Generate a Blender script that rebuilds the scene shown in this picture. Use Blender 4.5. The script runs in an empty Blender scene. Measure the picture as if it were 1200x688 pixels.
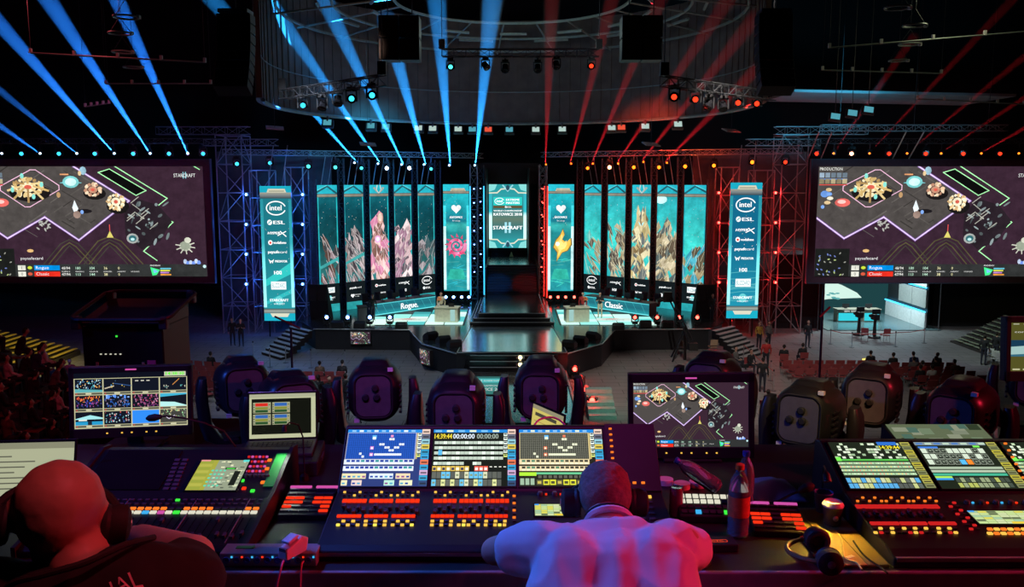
import bpy, bmesh, math, random
from mathutils import Vector, Matrix, Euler, noise
PI = math.pi
RND = random.Random(11)
scene = bpy.context.scene
col = scene.collection
V = Vector

# ------------------------------------------------------------------ camera
FPX = 1000.0                      # focal length in pixels of the 1200 x 688 frame
CZ = 10.3                         # camera height over the arena floor
PITCH = math.atan(132 / FPX)
cam_d = bpy.data.cameras.new('camera')
cam_d.sensor_width = 36.0
cam_d.lens = 36.0 * FPX / 1200.0
cam_d.clip_start = 0.05
cam_d.clip_end = 500
cam = bpy.data.objects.new('camera', cam_d)
col.objects.link(cam)
cam.location = (0, 0, CZ)
cam.rotation_euler = (PI / 2 - PITCH, 0, 0)
scene.camera = cam

# ------------------------------------------------------------------ world, exposure
world = bpy.data.worlds.new('world')
scene.world = world
world.use_nodes = True
wb = world.node_tree.nodes['Background']
wb.inputs[0].default_value = (0.25, 0.35, 0.8, 1)
wb.inputs[1].default_value = 0.0012
vs = scene.view_settings
vs.view_transform = 'Standard'
vs.look = 'None'
vs.exposure = 0.0
vs.gamma = 1.0
vs.use_curve_mapping = False
try:
    scene.cycles.use_light_tree = True
    scene.cycles.sample_clamp_indirect = 3.0
    scene.cycles.max_bounces = 6
    scene.cycles.diffuse_bounces = 2
    scene.cycles.glossy_bounces = 4
    scene.cycles.transparent_max_bounces = 12
    scene.cycles.volume_bounces = 0
    scene.cycles.caustics_reflective = False
    scene.cycles.caustics_refractive = False
except Exception:
    pass


def lamp(kind, name, loc, color, power, target=None, size=0.1, angle=None, blend=0.3, sx=None, sy=None):
    d = bpy.data.lights.new(name, kind)
    d.color = color
    d.energy = power
    if kind == 'AREA':
        d.shape = 'RECTANGLE'
        d.size = sx or size
        d.size_y = sy or size
    else:
        d.shadow_soft_size = size
    if kind == 'SPOT':
        d.spot_size = angle
        d.spot_blend = blend
    o = bpy.data.objects.new(name, d)
    col.objects.link(o)
    o.location = loc
    if target is not None:
        o.rotation_euler = (V(target) - V(loc)).to_track_quat('-Z', 'Y').to_euler()
    return o


# house and show lamps hung in the roof over the mixing platform and the arena, besides added shelf fills
lamp('SPOT', 'wash_lamp_red_platform', (6.5, 2.6, 11.4), (1.0, 0.015, 0.03), 900, (0.75, 2.7, 9.2), 0.15, math.radians(26), 0.6)
lamp('SPOT', 'wash_lamp_red_shelf', (8.0, 3.0, 12.0), (1.0, 0.02, 0.06), 750, (0.8, 5.0, 8.9), 0.15, math.radians(46), 0.7)
lamp('SPOT', 'wash_lamp_blue_shelf', (-7.0, 3.4, 12.5), (0.04, 0.14, 1.0), 620, (0.6, 5.0, 8.9), 0.15, math.radians(46), 0.7)
lamp('SPOT', 'wash_lamp_pink_platform', (1.6, -2.2, 14.0), (1.0, 0.04, 0.46), 250, (0.5, 2.4, 9.2), 0.15, math.radians(11), 0.8)
lamp('SPOT', 'wash_lamp_blue_platform', (-3.0, 4.8, 12.5), (0.05, 0.17, 1.0), 900, (0.05, 2.55, 9.15), 0.15, math.radians(22), 0.6)
for sx, colr, pw, tx, an in ((-2.5, (0.30, 0.16, 1.0), 800, -1.2, 24), (0.0, (0.85, 0.10, 0.75), 620, 0.1, 22), (2.0, (1.0, 0.72, 0.30), 1500, 1.68, 8), (3.0, (1.0, 0.10, 0.16), 900, 2.45, 14)):  # unseen spots added to brighten the rear plates of the moving heads
    lamp('SPOT', 'shelf_front_fill', (sx, -0.5, 15.5), colr, pw, (tx, 4.8, 9.0), 0.15, math.radians(an), 0.7)
lamp('SPOT', 'wash_lamp_red_crowd', (0.8, 1.4, 13.2), (1.0, 0.10, 0.14), 210, (-1.0, 1.9, 9.5), 0.15, math.radians(24), 0.7)
lamp('SPOT', 'wash_lamp_floor_white', (-9, 30, 17.5), (0.75, 0.84, 1.0), 6500, (-9, 44, 0), 0.3, math.radians(58), 0.9)
lamp('SPOT', 'wash_lamp_floor_warm', (9, 30, 17.5), (1.0, 0.88, 0.78), 8000, (10, 42, 0), 0.3, math.radians(62), 0.9)
lamp('SPOT', 'wash_lamp_floor_studio', (20, 42, 12.5), (0.75, 0.85, 1.0), 3600, (24, 52, 0), 0.3, math.radians(60), 0.9)


# ------------------------------------------------------------------ picture geometry
CP, SP = math.cos(PITCH), math.sin(PITCH)


def ray(px, py):
    dx, dy = px - 600.0, 344.0 - py
    return V((dx, FPX * CP + dy * SP, -FPX * SP + dy * CP))


def W(px, py, y):                 # the point at depth y seen at a pixel
    r = ray(px, py)
    t = y / r.y
    return V((r.x * t, y, CZ + r.z * t))


def G(px, py, z):                 # the point at height z seen at a pixel
    r = ray(px, py)
    t = (z - CZ) / r.z
    return V((r.x * t, r.y * t, z))


# ------------------------------------------------------------------ materials
MATS = {}


def srgb(r, g, b):
    def f(c):
        c /= 255.0
        return c / 12.92 if c <= 0.04045 else ((c + 0.055) / 1.055) ** 2.4
    return (f(r), f(g), f(b))


def mat(name, color=(0.5, 0.5, 0.5), rough=0.5, metal=0.0, var=0.25, scale=6.0, bump=0.0, emit=None, es=0.0, alpha=None, trans=0.0, spec=None):
    if name in MATS:
        return MATS[name]
    m = bpy.data.materials.new(name)
    m.use_nodes = True
    nt = m.node_tree
    b = nt.nodes['Principled BSDF']
    b.inputs['Roughness'].default_value = rough
    b.inputs['Metallic'].default_value = metal
    if spec is not None:
        b.inputs['Specular IOR Level'].default_value = spec
    tc = nt.nodes.new('ShaderNodeTexCoord')
    nz = nt.nodes.new('ShaderNodeTexNoise')
    nz.inputs['Scale'].default_value = scale
    nz.inputs['Detail'].default_value = 3
    nt.links.new(tc.outputs['Object'], nz.inputs['Vector'])
    mx = nt.nodes.new('ShaderNodeMix')
    mx.data_type = 'RGBA'
    mx.inputs[6].default_value = tuple(c * (1 - var) for c in color) + (1,)
    mx.inputs[7].default_value = tuple(min(1, c * (1 + var)) for c in color) + (1,)
    nt.links.new(nz.outputs['Fac'], mx.inputs[0])
    nt.links.new(mx.outputs[2], b.inputs['Base Color'])
    if bump:
        bp = nt.nodes.new('ShaderNodeBump')
        bp.inputs['Strength'].default_value = bump
        bp.inputs['Distance'].default_value = 0.02
        nt.links.new(nz.outputs['Fac'], bp.inputs['Height'])
        nt.links.new(bp.outputs[0], b.inputs['Normal'])
    if emit is not None:
        b.inputs['Emission Color'].default_value = tuple(emit) + (1,)
        b.inputs['Emission Strength'].default_value = es
    if trans:
        b.inputs['Transmission Weight'].default_value = trans
    if alpha is not None:
        b.inputs['Alpha'].default_value = alpha
    MATS[name] = m
    return m


def glow(name, color, strength, sample=True):
    if name in MATS:
        return MATS[name]
    m = bpy.data.materials.new(name)
    m.use_nodes = True
    nt = m.node_tree
    nt.nodes.clear()
    out = nt.nodes.new('ShaderNodeOutputMaterial')
    e = nt.nodes.new('ShaderNodeEmission')
    e.inputs[0].default_value = tuple(color) + (1,)
    e.inputs[1].default_value = strength
    nt.links.new(e.outputs[0], out.inputs[0])
    if not sample:
        m.cycles.emission_sampling = 'NONE'
    MATS[name] = m
    return m


def screen_mat(name, strength, noise_amt=0.0, scale=3.0, sample=True):
    """a lit display: the colour attribute of its picture, with the slight unevenness of LED modules"""
    if name in MATS:
        return MATS[name]
    m = bpy.data.materials.new(name)
    m.use_nodes = True
    nt = m.node_tree
    nt.nodes.clear()
    out = nt.nodes.new('ShaderNodeOutputMaterial')
    e = nt.nodes.new('ShaderNodeEmission')
    at = nt.nodes.new('ShaderNodeAttribute')
    at.attribute_name = 'Col'
    e.inputs[1].default_value = strength
    src = at.outputs['Color']
    if noise_amt:
        tc = nt.nodes.new('ShaderNodeTexCoord')
        nz = nt.nodes.new('ShaderNodeTexNoise')
        nz.inputs['Scale'].default_value = scale
        nz.inputs['Detail'].default_value = 6
        nz.inputs['Roughness'].default_value = 0.65
        nt.links.new(tc.outputs['Object'], nz.inputs['Vector'])
        mr = nt.nodes.new('ShaderNodeMapRange')
        mr.inputs[1].default_value = 0.3
        mr.inputs[2].default_value = 0.7
        mr.inputs[3].default_value = 1 - noise_amt
        mr.inputs[4].default_value = 1 + noise_amt
        nt.links.new(nz.outputs['Fac'], mr.inputs[0])
        vm = nt.nodes.new('ShaderNodeVectorMath')
        vm.operation = 'SCALE'
        nt.links.new(src, vm.inputs[0])
        nt.links.new(mr.outputs[0], vm.inputs['Scale'])
        src = vm.outputs[0]
    nt.links.new(src, e.inputs[0])
    nt.links.new(e.outputs[0], out.inputs[0])
    if not sample:
        m.cycles.emission_sampling = 'NONE'
    MATS[name] = m
    return m


BLACK = mat('black_paint', (0.012, 0.012, 0.014), 0.5)
BLACKG = mat('black_gloss', (0.012, 0.012, 0.015), 0.22)
RUBBER = mat('black_rubber', (0.014, 0.014, 0.015), 0.75)
STEEL = mat('truss_aluminium', (0.42, 0.44, 0.46), 0.38, 0.6)
DSTEEL = mat('dark_steel', (0.10, 0.105, 0.115), 0.42, 0.6)
CURTAIN = mat('black_curtain', (0.010, 0.010, 0.012), 0.95, scale=1.5)
GREYP = mat('grey_plastic', (0.11, 0.11, 0.12), 0.45)
WHITEP = mat('white_plastic', (0.75, 0.75, 0.74), 0.4)
CHROME = mat('chrome', (0.8, 0.8, 0.8), 0.12, 1.0)
SCR = screen_mat('led_picture', 1.25)
SCRN = screen_mat('led_picture_grained', 1.25, 0.35, 1.2)
SCRD = screen_mat('display_picture', 1.15)
SCRS = screen_mat('small_display_picture', 1.1)
SCRL = screen_mat('laptop_picture', 0.85)


# ------------------------------------------------------------------ mesh helpers
def rotm(rx=0, ry=0, rz=0):
    return Euler((rx, ry, rz)).to_matrix()


class MB:
    def __init__(s):
        s.v, s.f, s.m = [], [], []

    def add(s, vs_, fs_, mi=0):
        n = len(s.v)
        s.v += [V(p) for p in vs_]
        s.f += [tuple(i + n for i in f) for f in fs_]
        s.m += [mi] * len(fs_)
        return s

    def box(s, c, sz, rot=None, mi=0):
        x, y, z = (k / 2 for k in sz)
        vs_ = [V((a, b, d)) for a in (-x, x) for b in (-y, y) for d in (-z, z)]
        if rot is not None:
            vs_ = [rot @ p for p in vs_]
        c = V(c)
        return s.add([p + c for p in vs_], [(0, 1, 3, 2), (4, 6, 7, 5), (0, 4, 5, 1), (2, 3, 7, 6), (0, 2, 6, 4), (1, 5, 7, 3)], mi)

    def hexa(s, p8, mi=0):        # bottom four, top four, both counter-clockwise
        return s.add(p8, [(3, 2, 1, 0), (4, 5, 6, 7), (0, 1, 5, 4), (1, 2, 6, 5), (2, 3, 7, 6), (3, 0, 4, 7)], mi)

    def loft(s, rings, cap=True, mi=0, close=True):
        n = len(rings[0])
        vs_ = [p for r in rings for p in r]
        fs_ = []
        for k in range(len(rings) - 1):
            for i in range(n if close else n - 1):
                j = (i + 1) % n
                fs_.append((k * n + i, k * n + j, (k + 1) * n + j, (k + 1) * n + i))
        if cap:
            fs_.append(tuple(range(n - 1, -1, -1)))
            fs_.append(tuple((len(rings) - 1) * n + i for i in range(n)))
        return s.add(vs_, fs_, mi)

    def tube(s, pts, r, n=8, mi=0, cap=True):
        pts = [V(p) for p in pts]
        if not isinstance(r, (list, tuple)):
            r = [r] * len(pts)
        rings = []
        up = None
        for i, p in enumerate(pts):
            d = (pts[min(i + 1, len(pts) - 1)] - pts[max(i - 1, 0)])
            d = d.normalized() if d.length > 1e-9 else V((0, 0, 1))
            if up is None:
                up = V((0, 0, 1)) if abs(d.z) < 0.9 else V((1, 0, 0))
            a = d.cross(up)
            a = a.normalized() if a.length > 1e-6 else d.orthogonal().normalized()
            b = a.cross(d).normalized()
            up = b
            rings.append([p + (a * math.cos(2 * PI * k / n) + b * math.sin(2 * PI * k / n)) * r[i] for k in range(n)])
        return s.loft(rings, cap, mi)

    def bar(s, a, b, r, n=6, r2=None, mi=0):
        return s.tube([a, b], [r, r if r2 is None else r2], n, mi)

    def lathe(s, prof, n=16, c=(0, 0, 0), rot=None, mi=0, cap=True):   # profile of (radius, height) about z
        c = V(c)
        rings = []
        for r, h in prof:
            ring = [V((r * math.cos(2 * PI * k / n), r * math.sin(2 * PI * k / n), h)) for k in range(n)]
            if rot is not None:
                ring = [rot @ p for p in ring]
            rings.append([p + c for p in ring])
        return s.loft(rings, cap, mi)

    def ball(s, c, r, n=12, m=8, rot=None, mi=0):
        if not isinstance(r, (list, tuple)):
            r = (r, r, r)
        rings = []
        for k in range(1, m):
            t = PI * k / m
            ring = [V((r[0] * math.sin(t) * math.cos(2 * PI * i / n), r[1] * math.sin(t) * math.sin(2 * PI * i / n), -r[2] * math.cos(t))) for i in range(n)]
            if rot is not None:
                ring = [rot @ p for p in ring]
            rings.append([p + V(c) for p in ring])
        return s.loft(rings, True, mi)

    def prism(s, poly, x0, x1, mi=0):    # polygon of (y, z) pulled along x
        a = [V((x0, p[0], p[1])) for p in poly]
        b = [V((x1, p[0], p[1])) for p in poly]
        return s.loft([a, b], True, mi)

    def slab(s, poly, z0, z1, mi=0):     # polygon of (x, y) pulled along z
        return s.loft([[V((p[0], p[1], z0)) for p in poly], [V((p[0], p[1], z1)) for p in poly]], True, mi)

    def torus(s, c, R_, r, n=32, m=6, rot=None, mi=0, sc=(1, 1)):
        vs_, fs_ = [], []
        for i in range(n):
            a = 2 * PI * i / n
            for j in range(m):
                b = 2 * PI * j / m
                p = V(((R_ + r * math.cos(b)) * math.cos(a) * sc[0], (R_ + r * math.cos(b)) * math.sin(a) * sc[1], r * math.sin(b)))
                if rot is not None:
                    p = rot @ p
                vs_.append(p + V(c))
                fs_.append((i * m + j, ((i + 1) % n) * m + j, ((i + 1) % n) * m + (j + 1) % m, i * m + (j + 1) % m))
        return s.add(vs_, fs_, mi)

    def mesh(s, name, mats, smooth=False):
        me = bpy.data.meshes.new(name)
        me.from_pydata(s.v, [], s.f)
        if not isinstance(mats, (list, tuple)):
            mats = [mats]
        for m in mats:
            me.materials.append(m)
        if len(mats) > 1:
            me.polygons.foreach_set('material_index', s.m)
        bm = bmesh.new()
        bm.from_mesh(me)
        bmesh.ops.recalc_face_normals(bm, faces=bm.faces)
        bm.to_mesh(me)
        bm.free()
        if smooth:
            me.polygons.foreach_set('use_smooth', [True] * len(me.polygons))
            try:
                me.set_sharp_from_angle(angle=math.radians(38))
            except Exception:
                pass
        me.update()
        return me

    def build(s, name, mats, parent=None, smooth=False, world=False, bevel=0.0, loc=None, rot=None):
        return put(name, s.mesh(name, mats, smooth), parent, world, bevel, loc, rot)


def wm(o):
    m = o.matrix_basis.copy()
    if o.parent:
        m = wm(o.parent) @ o.matrix_parent_inverse @ m
    return m


def put(name, me, parent=None, world=False, bevel=0.0, loc=None, rot=None, matrix=None):
    o = bpy.data.objects.new(name, me)
    col.objects.link(o)
    if matrix is not None:
        o.matrix_basis = matrix
    if loc is not None:
        o.location = loc
    if rot is not None:
        o.rotation_euler = rot
    if parent is not None:
        o.parent = parent
        if world:
            o.matrix_parent_inverse = wm(parent).inverted()
    if bevel:
        b = o.modifiers.new('bevel', 'BEVEL')
        b.width = bevel
        b.segments = 2
        b.limit_method = 'ANGLE'
    return o


def tag(o, label=None, cat=None, group=None, kind=None):
    if label:
        o['label'] = label
    if cat:
        o['category'] = cat
    if group:
        o['group'] = group
    if kind:
        o['kind'] = kind
    return o


def thing(name, label, cat, loc=(0, 0, 0), rz=0.0, group=None):
    o = bpy.data.objects.new(name, None)
    col.objects.link(o)
    o.location = loc
    o.rotation_euler = (0, 0, rz)
    o.empty_display_size = 0.1
    return tag(o, label, cat, group)


def struct(o):
    o['kind'] = 'structure'
    return o


CHILD = {}


def copy_tree(o, parent=None, swap=None):
    c = o.copy()
    col.objects.link(c)
    c.parent = parent
    if swap and c.type == 'MESH':
        for i, sl in enumerate(c.material_slots):
            if sl.material and sl.material.name in swap:
                sl.link = 'OBJECT'
                c.material_slots[i].material = swap[o.data.materials[i].name]
    for ch in [k for k in o.children]:
        copy_tree(ch, c, swap)
    return c


ORD = ['first', 'second', 'third', 'fourth', 'fifth', 'sixth', 'seventh', 'eighth', 'ninth', 'tenth', 'eleventh', 'twelfth',
       'thirteenth', 'fourteenth', 'fifteenth', 'sixteenth']


# ------------------------------------------------------------------ drawings for lit displays
TXT = {}


def text_geo(t):
    if t in TXT:
        return TXT[t]
    cu = bpy.data.curves.new('lettering', 'FONT')
    cu.body = t
    cu.size = 1.0
    cu.resolution_u = 2
    o = bpy.data.objects.new('lettering', cu)
    col.objects.link(o)
    bpy.context.view_layer.update()
    ev = o.evaluated_get(bpy.context.evaluated_depsgraph_get())
    me = ev.to_mesh()
    vs_ = [(v.co.x, v.co.y) for v in me.vertices]
    fs_ = [tuple(p.vertices) for p in me.polygons]
    ev.to_mesh_clear()
    bpy.data.objects.remove(o)
    bpy.data.curves.remove(cu)
    x0, x1 = min(v[0] for v in vs_), max(v[0] for v in vs_)
    TXT[t] = ([(x - x0, y) for x, y in vs_], fs_, x1 - x0)
    return TXT[t]


class Canvas:
    """flat picture of a display, drawn with filled shapes; x to the right, y up"""

    def __init__(s, w, h, eps=0.0006):
        s.w, s.h, s.eps, s.k = w, h, eps, 0
        s.v, s.f, s.c = [], [], []

    def _clip(s, pts):
        for ax, lim, sg in ((0, 0.0, 1), (0, s.w, -1), (1, 0.0, 1), (1, s.h, -1)):
            res = []
            for i, p in enumerate(pts):
                q = pts[i - 1]
                ip, iq = (p[ax] - lim) * sg >= 0, (q[ax] - lim) * sg >= 0
                if ip != iq:
                    t = (lim - q[ax]) / (p[ax] - q[ax])
                    res.append((q[0] + (p[0] - q[0]) * t, q[1] + (p[1] - q[1]) * t))
                if ip:
                    res.append(p)
            pts = res
            if len(pts) < 3:
                return []
        return pts

    def poly(s, pts, c, step=True, clip=True):
        if clip:
            pts = s._clip([(p[0], p[1]) for p in pts])
        if len(pts) < 3:
            return
        if step:
            s.k += 1
        n = len(s.v)
        z = s.k * s.eps
        s.v += [(p[0], p[1], z) for p in pts]
        s.c += [c] * len(pts)
        s.f.append(tuple(range(n, n + len(pts))))

    def rect(s, x0, y0, x1, y1, c, step=True):
        s.poly([(x0, y0), (x1, y0), (x1, y1), (x0, y1)], c, step)

    def grad(s, x0, y0, x1, y1, stops):      # stops of (t, colour), bottom to top
        s.k += 1
        z = s.k * s.eps
        for (ta, ca), (tb, cb) in zip(stops, stops[1:]):
            n = len(s.v)
            ya, yb = y0 + (y1 - y0) * ta, y0 + (y1 - y0) * tb
            s.v += [(x0, ya, z), (x1, ya, z), (x1, yb, z), (x0, yb, z)]
            s.c += [ca, ca, cb, cb]
            s.f.append((n, n + 1, n + 2, n + 3))

    def line(s, pts, w, c, closed=False):
        s.k += 1
        if closed:
            pts = list(pts) + [pts[0]]
        for a, b in zip(pts, pts[1:]):
            dx, dy = b[0] - a[0], b[1] - a[1]
            L = math.hypot(dx, dy) or 1
            nx, ny = -dy / L * w / 2, dx / L * w / 2
            ex, ey = dx / L * w / 2, dy / L * w / 2
            s.poly([(a[0] + nx - ex, a[1] + ny - ey), (a[0] - nx - ex, a[1] - ny - ey), (b[0] - nx + ex, b[1] - ny + ey), (b[0] + nx + ex, b[1] + ny + ey)], c, False)

    def disc(s, x, y, rx, ry, c, n=14, rot=0.0):
        cr, sr = math.cos(rot), math.sin(rot)
        s.poly([(x + rx * math.cos(2 * PI * i / n) * cr - ry * math.sin(2 * PI * i / n) * sr, y + rx * math.cos(2 * PI * i / n) * sr + ry * math.sin(2 * PI * i / n) * cr) for i in range(n)], c)

    def text(s, t, x, y, h, c, align='l', w=None, slant=0.0, bold=0.0):
        vs_, fs_, tw = text_geo(t)
        k = h / 0.72
        kx = (w / tw) if w else k
        x0 = x - (tw * kx / 2 if align == 'c' else tw * kx if align == 'r' else 0)
        for ox in ((0,) if not bold else (-bold, bold)):
            s.k += 1
            n = len(s.v)
            z = s.k * s.eps
            s.v += [(x0 + a * kx + slant * b * k + ox, y + b * k, z) for a, b in vs_]
            s.c += [c] * len(vs_)
            s.f += [tuple(i + n for i in f) for f in fs_]

    def mesh(s, name, m):
        me = bpy.data.meshes.new(name)
        me.from_pydata(s.v, [], s.f)
        ca = me.color_attributes.new('Col', 'FLOAT_COLOR', 'POINT')
        flat = []
        for c in s.c:
            flat += [c[0], c[1], c[2], 1.0]
        ca.data.foreach_set('color', flat)
        me.materials.append(m)
        me.update()
        return me


def frame_mat(o, right, up, scale=1.0):
    x = V(right).normalized()
    z = x.cross(V(up)).normalized()
    y = z.cross(x).normalized()
    m = Matrix((x, y, z)).transposed().to_4x4()
    m.translation = V(o)
    return m @ Matrix.Diagonal((scale, scale, scale, 1))


def lerp(a, b, t):
    return tuple(x + (y - x) * t for x, y in zip(a, b))


# ================================================================== THE HALL
def floor_mat():
    m = mat('arena_concrete', (0.24, 0.235, 0.23), 0.55, var=0.18, scale=0.6)
    nt = m.node_tree
    b = nt.nodes['Principled BSDF']
    src = b.inputs['Base Color'].links[0].from_socket
    tc = nt.nodes.new('ShaderNodeTexCoord')
    br = nt.nodes.new('ShaderNodeTexBrick')
    br.inputs['Scale'].default_value = 0.32
    br.inputs['Mortar Size'].default_value = 0.006
    br.inputs['Color1'].default_value = (1, 1, 1, 1)
    br.inputs['Color2'].default_value = (0.88, 0.88, 0.88, 1)
    br.inputs['Mortar'].default_value = (0.25, 0.25, 0.25, 1)
    nt.links.new(tc.outputs['Object'], br.inputs['Vector'])
    mx = nt.nodes.new('ShaderNodeMix')
    mx.data_type = 'RGBA'
    mx.blend_type = 'MULTIPLY'
    mx.inputs[0].default_value = 1
    nt.links.new(src, mx.inputs[6])
    nt.links.new(br.outputs['Color'], mx.inputs[7])
    nt.links.new(mx.outputs[2], b.inputs['Base Color'])
    return m


HALL = mat('hall_black', (0.012, 0.012, 0.014), 0.9, scale=0.3)
struct(MB().box((0, 44, -0.1), (130, 96, 0.2)).build('floor', floor_mat()))
struct(MB().box((0, 84, 14), (130, 0.4, 28.4)).build('wall_back', HALL))
struct(MB().box((-60, 44, 14), (0.4, 80, 28.4)).build('wall_left', HALL))
struct(MB().box((60, 44, 14), (0.4, 80, 28.4)).build('wall_right', HALL))
struct(MB().box((0, 44, 28.4), (130, 96, 0.4)).build('ceiling', HALL))

# the round drum in the middle of the roof, clad with upright ribs
DC, DRX, DRY, DZ0, DZ1 = (0, 48), 13.2, 14.2, 14.35, 21.5
DRUM = mat('drum_cladding', (0.17, 0.14, 0.12), 0.8, var=0.4, scale=1.2)
dm = MB()
N = 220
for k in range(N):
    a0, a1 = 2 * PI * k / N, 2 * PI * (k + 1) / N
    if math.sin((a0 + a1) / 2) < -0.35:
        continue
    off = 0.05 if k % 2 else 0.0
    q = []
    for a in (a0, a1):
        for rr in (off, 0.25):
            q.append((DC[0] + (DRX + rr) * math.cos(a), DC[1] + (DRY + rr) * math.sin(a)))
    p = [q[0], q[2], q[3], q[1]]
    dm.hexa([V((x, y, DZ0)) for x, y in p] + [V((x, y, DZ1)) for x, y in p])
o = struct(dm.build('ceiling_drum', DRUM))
o['label'] = 'round ribbed drum in the middle of the roof'


def ring_pts(rx, ry, z, a0, a1, n):
    return [V((DC[0] + rx * math.cos(a0 + (a1 - a0) * k / n), DC[1] + ry * math.sin(a0 + (a1 - a0) * k / n), z)) for k in range(n + 1)]


RIB = mat('roof_steel', (0.30, 0.36, 0.33), 0.5, 0.3)
o = MB().tube(ring_pts(DRX - 0.1, DRY - 0.1, DZ0, -0.3, PI + 0.3, 60), 0.11, 6).build('trim_1', RIB)
struct(o)
struct(MB().tube(ring_pts(DRX - 0.06, DRY - 0.06, DZ0 + 2.2, -0.3, PI + 0.3, 60), 0.04, 5).build('trim_2', RIB))
rt = thing('roof_ring', 'grey steel ring girder with spokes hung inside the roof drum', 'roof girder', (DC[0], DC[1], 21.0))
for rr, zz in ((12.4, 19.2), (9.6, 19.6), (6.4, 20.0)):
    MB().tube(ring_pts(rr, rr * 1.05, zz, 0, 2 * PI, 64), 0.085, 5).build('ring_beam', RIB, rt, world=True)
for k in range(20):
    a = 2 * PI * k / 20 + 0.08
    MB().bar((DC[0] + 6.4 * math.cos(a), DC[1] + 6.7 * math.sin(a), 20.0), (DC[0] + 12.8 * math.cos(a), DC[1] + 13.4 * math.sin(a), 19.1), 0.06, 5).build('spoke', RIB, rt, world=True)
for k in range(26):
    a = 2 * PI * k / 26
    r0 = (7.6, 10.4)[k % 2]
    MB().bar((DC[0] + r0 * math.cos(a), DC[1] + r0 * math.sin(a), 19.5), (DC[0] + r0 * math.cos(a + 0.22), DC[1] + r0 * math.sin(a + 0.22), 19.5), 0.09, 5).build('catwalk_rail', RIB, rt, world=True)
lamp('POINT', 'roof_ring_fill', (0, 50, 18.6), (0.72, 0.95, 0.85), 150, size=0.3)  # unseen point light put in to light the ring girder
lamp('SPOT', 'drum_wash_lamp', (-6, 34, 15.5), (1.0, 0.6, 0.45), 520, (-5, 60, 17.5), 0.2, math.radians(55), 0.9)
lamp('SPOT', 'drum_wash_lamp', (7, 34, 15.5), (0.7, 0.85, 0.9), 520, (6, 60, 17.5), 0.2, math.radians(55), 0.9)


# ---- trusses
def truss(name, label, pts, size=0.34, bays=None, parent=None, m=STEEL, r=0.024, cat='truss', group=None, tri=False):
    """a box truss along a polyline: four chords and the bracing between them"""
    pts = [V(p) for p in pts]
    root = thing(name, label, cat, pts[0], 0, group)
    offs = [(-1, -1), (1, -1), (1, 1), (-1, 1)]
    chords = [[] for _ in offs]
    for i, p in enumerate(pts):
        d = (pts[min(i + 1, len(pts) - 1)] - pts[max(i - 1, 0)]).normalized()
        up = V((0, 0, 1)) if abs(d.z) < 0.9 else V((0, 1, 0))
        a = d.cross(up).normalized()
        b = a.cross(d).normalized()
        for k, (u, w) in enumerate(offs):
            chords[k].append(p + (a * u + b * w) * size / 2)
    for c in chords:
        MB().tube(c, r, 5).build('chord', m, root, world=True)
    br = MB()
    for s in range(len(pts) - 1):
        L = (pts[s + 1] - pts[s]).length
        n = bays or max(2, int(L / (size * 1.5)))
        for k in range(n):
            t0, t1 = k / n, (k + 1) / n
            for q in range(4):
                c0, c1 = chords[q], chords[(q + 1) % 4]
                A0, A1 = c0[s].lerp(c0[s + 1], t0), c0[s].lerp(c0[s + 1], t1)
                B0, B1 = c1[s].lerp(c1[s + 1], t0), c1[s].lerp(c1[s + 1], t1)
                br.bar(A0, B0, r * 0.6, 4)
                br.bar(*((A0, B1) if k % 2 else (B0, A1)), r * 0.6, 4)
    br.build('bracing', m, root, world=True)
    return root


# ---- moving lights: one model, copied
LENS_OFF = mat('lens_off', (0.02, 0.022, 0.03), 0.1)


def make_light(name='moving_light'):
    t = thing(name, '', 'stage light')
    MB().box((0, 0, 0.33), (0.30, 0.24, 0.12)).box((0, 0, 0.41), (0.06, 0.1, 0.08)).build('base', BLACK, t)
    y = MB()
    for s in (-1, 1):
        y.box((s * 0.19, 0, 0.08), (0.045, 0.12, 0.42))
    y.box((0, 0, 0.26), (0.42, 0.12, 0.05))
    y.build('yoke', BLACK, t)
    h = MB().lathe([(0.09, -0.19), (0.145, -0.16), (0.15, 0.0), (0.165, 0.1), (0.175, 0.17), (0.15, 0.172)], 14).build('head', BLACKG, t, smooth=True)
    MB().lathe([(0.0005, 0.176), (0.148, 0.17), (0.148, 0.16), (0.0005, 0.16)], 14).build('lens', LENS_OFF, h)
    return t


LIGHT0 = make_light()
LIGHT0_USED = [False]


def stage_light(loc, aim, lens, label, group=None, scale=1.0, hang=True, hook=None, hookw=0.36):
    o = copy_tree(LIGHT0, None, {'lens_off': lens} if lens else None)
    o.location = loc
    o.scale = (scale,) * 3
    if not hang:
        o.rotation_euler = (PI, 0, 0)
    d = V(aim).normalized()
    if not hang:
        d = V((d.x, -d.y, -d.z))
    for ch in o.children:
        if ch.name.startswith('head'):
            ch.rotation_euler = d.to_track_quat('Z', 'Y').to_euler()
    if hook is not None and hang:
        z0, z1 = 0.44, (hook - loc[2]) / scale
        MB().box((0, 0, (z0 + z1) / 2 - 0.01), (0.07, 0.07, max(0.02, z1 - z0))).box((0, 0, z1 - 0.015), (0.09 / scale, hookw / scale, 0.03)).build('clamp', DSTEEL, o)
    tag(o, label, 'stage light', group)
    return o


def to_cam(p, drop=0.0):
    return V((0, 0, CZ - drop)) - V(p)


HAZE = {}


def haze_mat(name, density):
    if name in MATS:
        return MATS[name]
    m = bpy.data.materials.new(name)
    m.use_nodes = True
    nt = m.node_tree
    nt.nodes.clear()
    out = nt.nodes.new('ShaderNodeOutputMaterial')
    vsn = nt.nodes.new('ShaderNodeVolumeScatter')
    vsn.inputs['Color'].default_value = (1, 1, 1, 1)
    vsn.inputs['Density'].default_value = density
    vsn.inputs['Anisotropy'].default_value = 0.0
    nt.links.new(vsn.outputs[0], out.inputs['Volume'])
    m.cycles.homogeneous_volume = True
    MATS[name] = m
    return m


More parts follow.
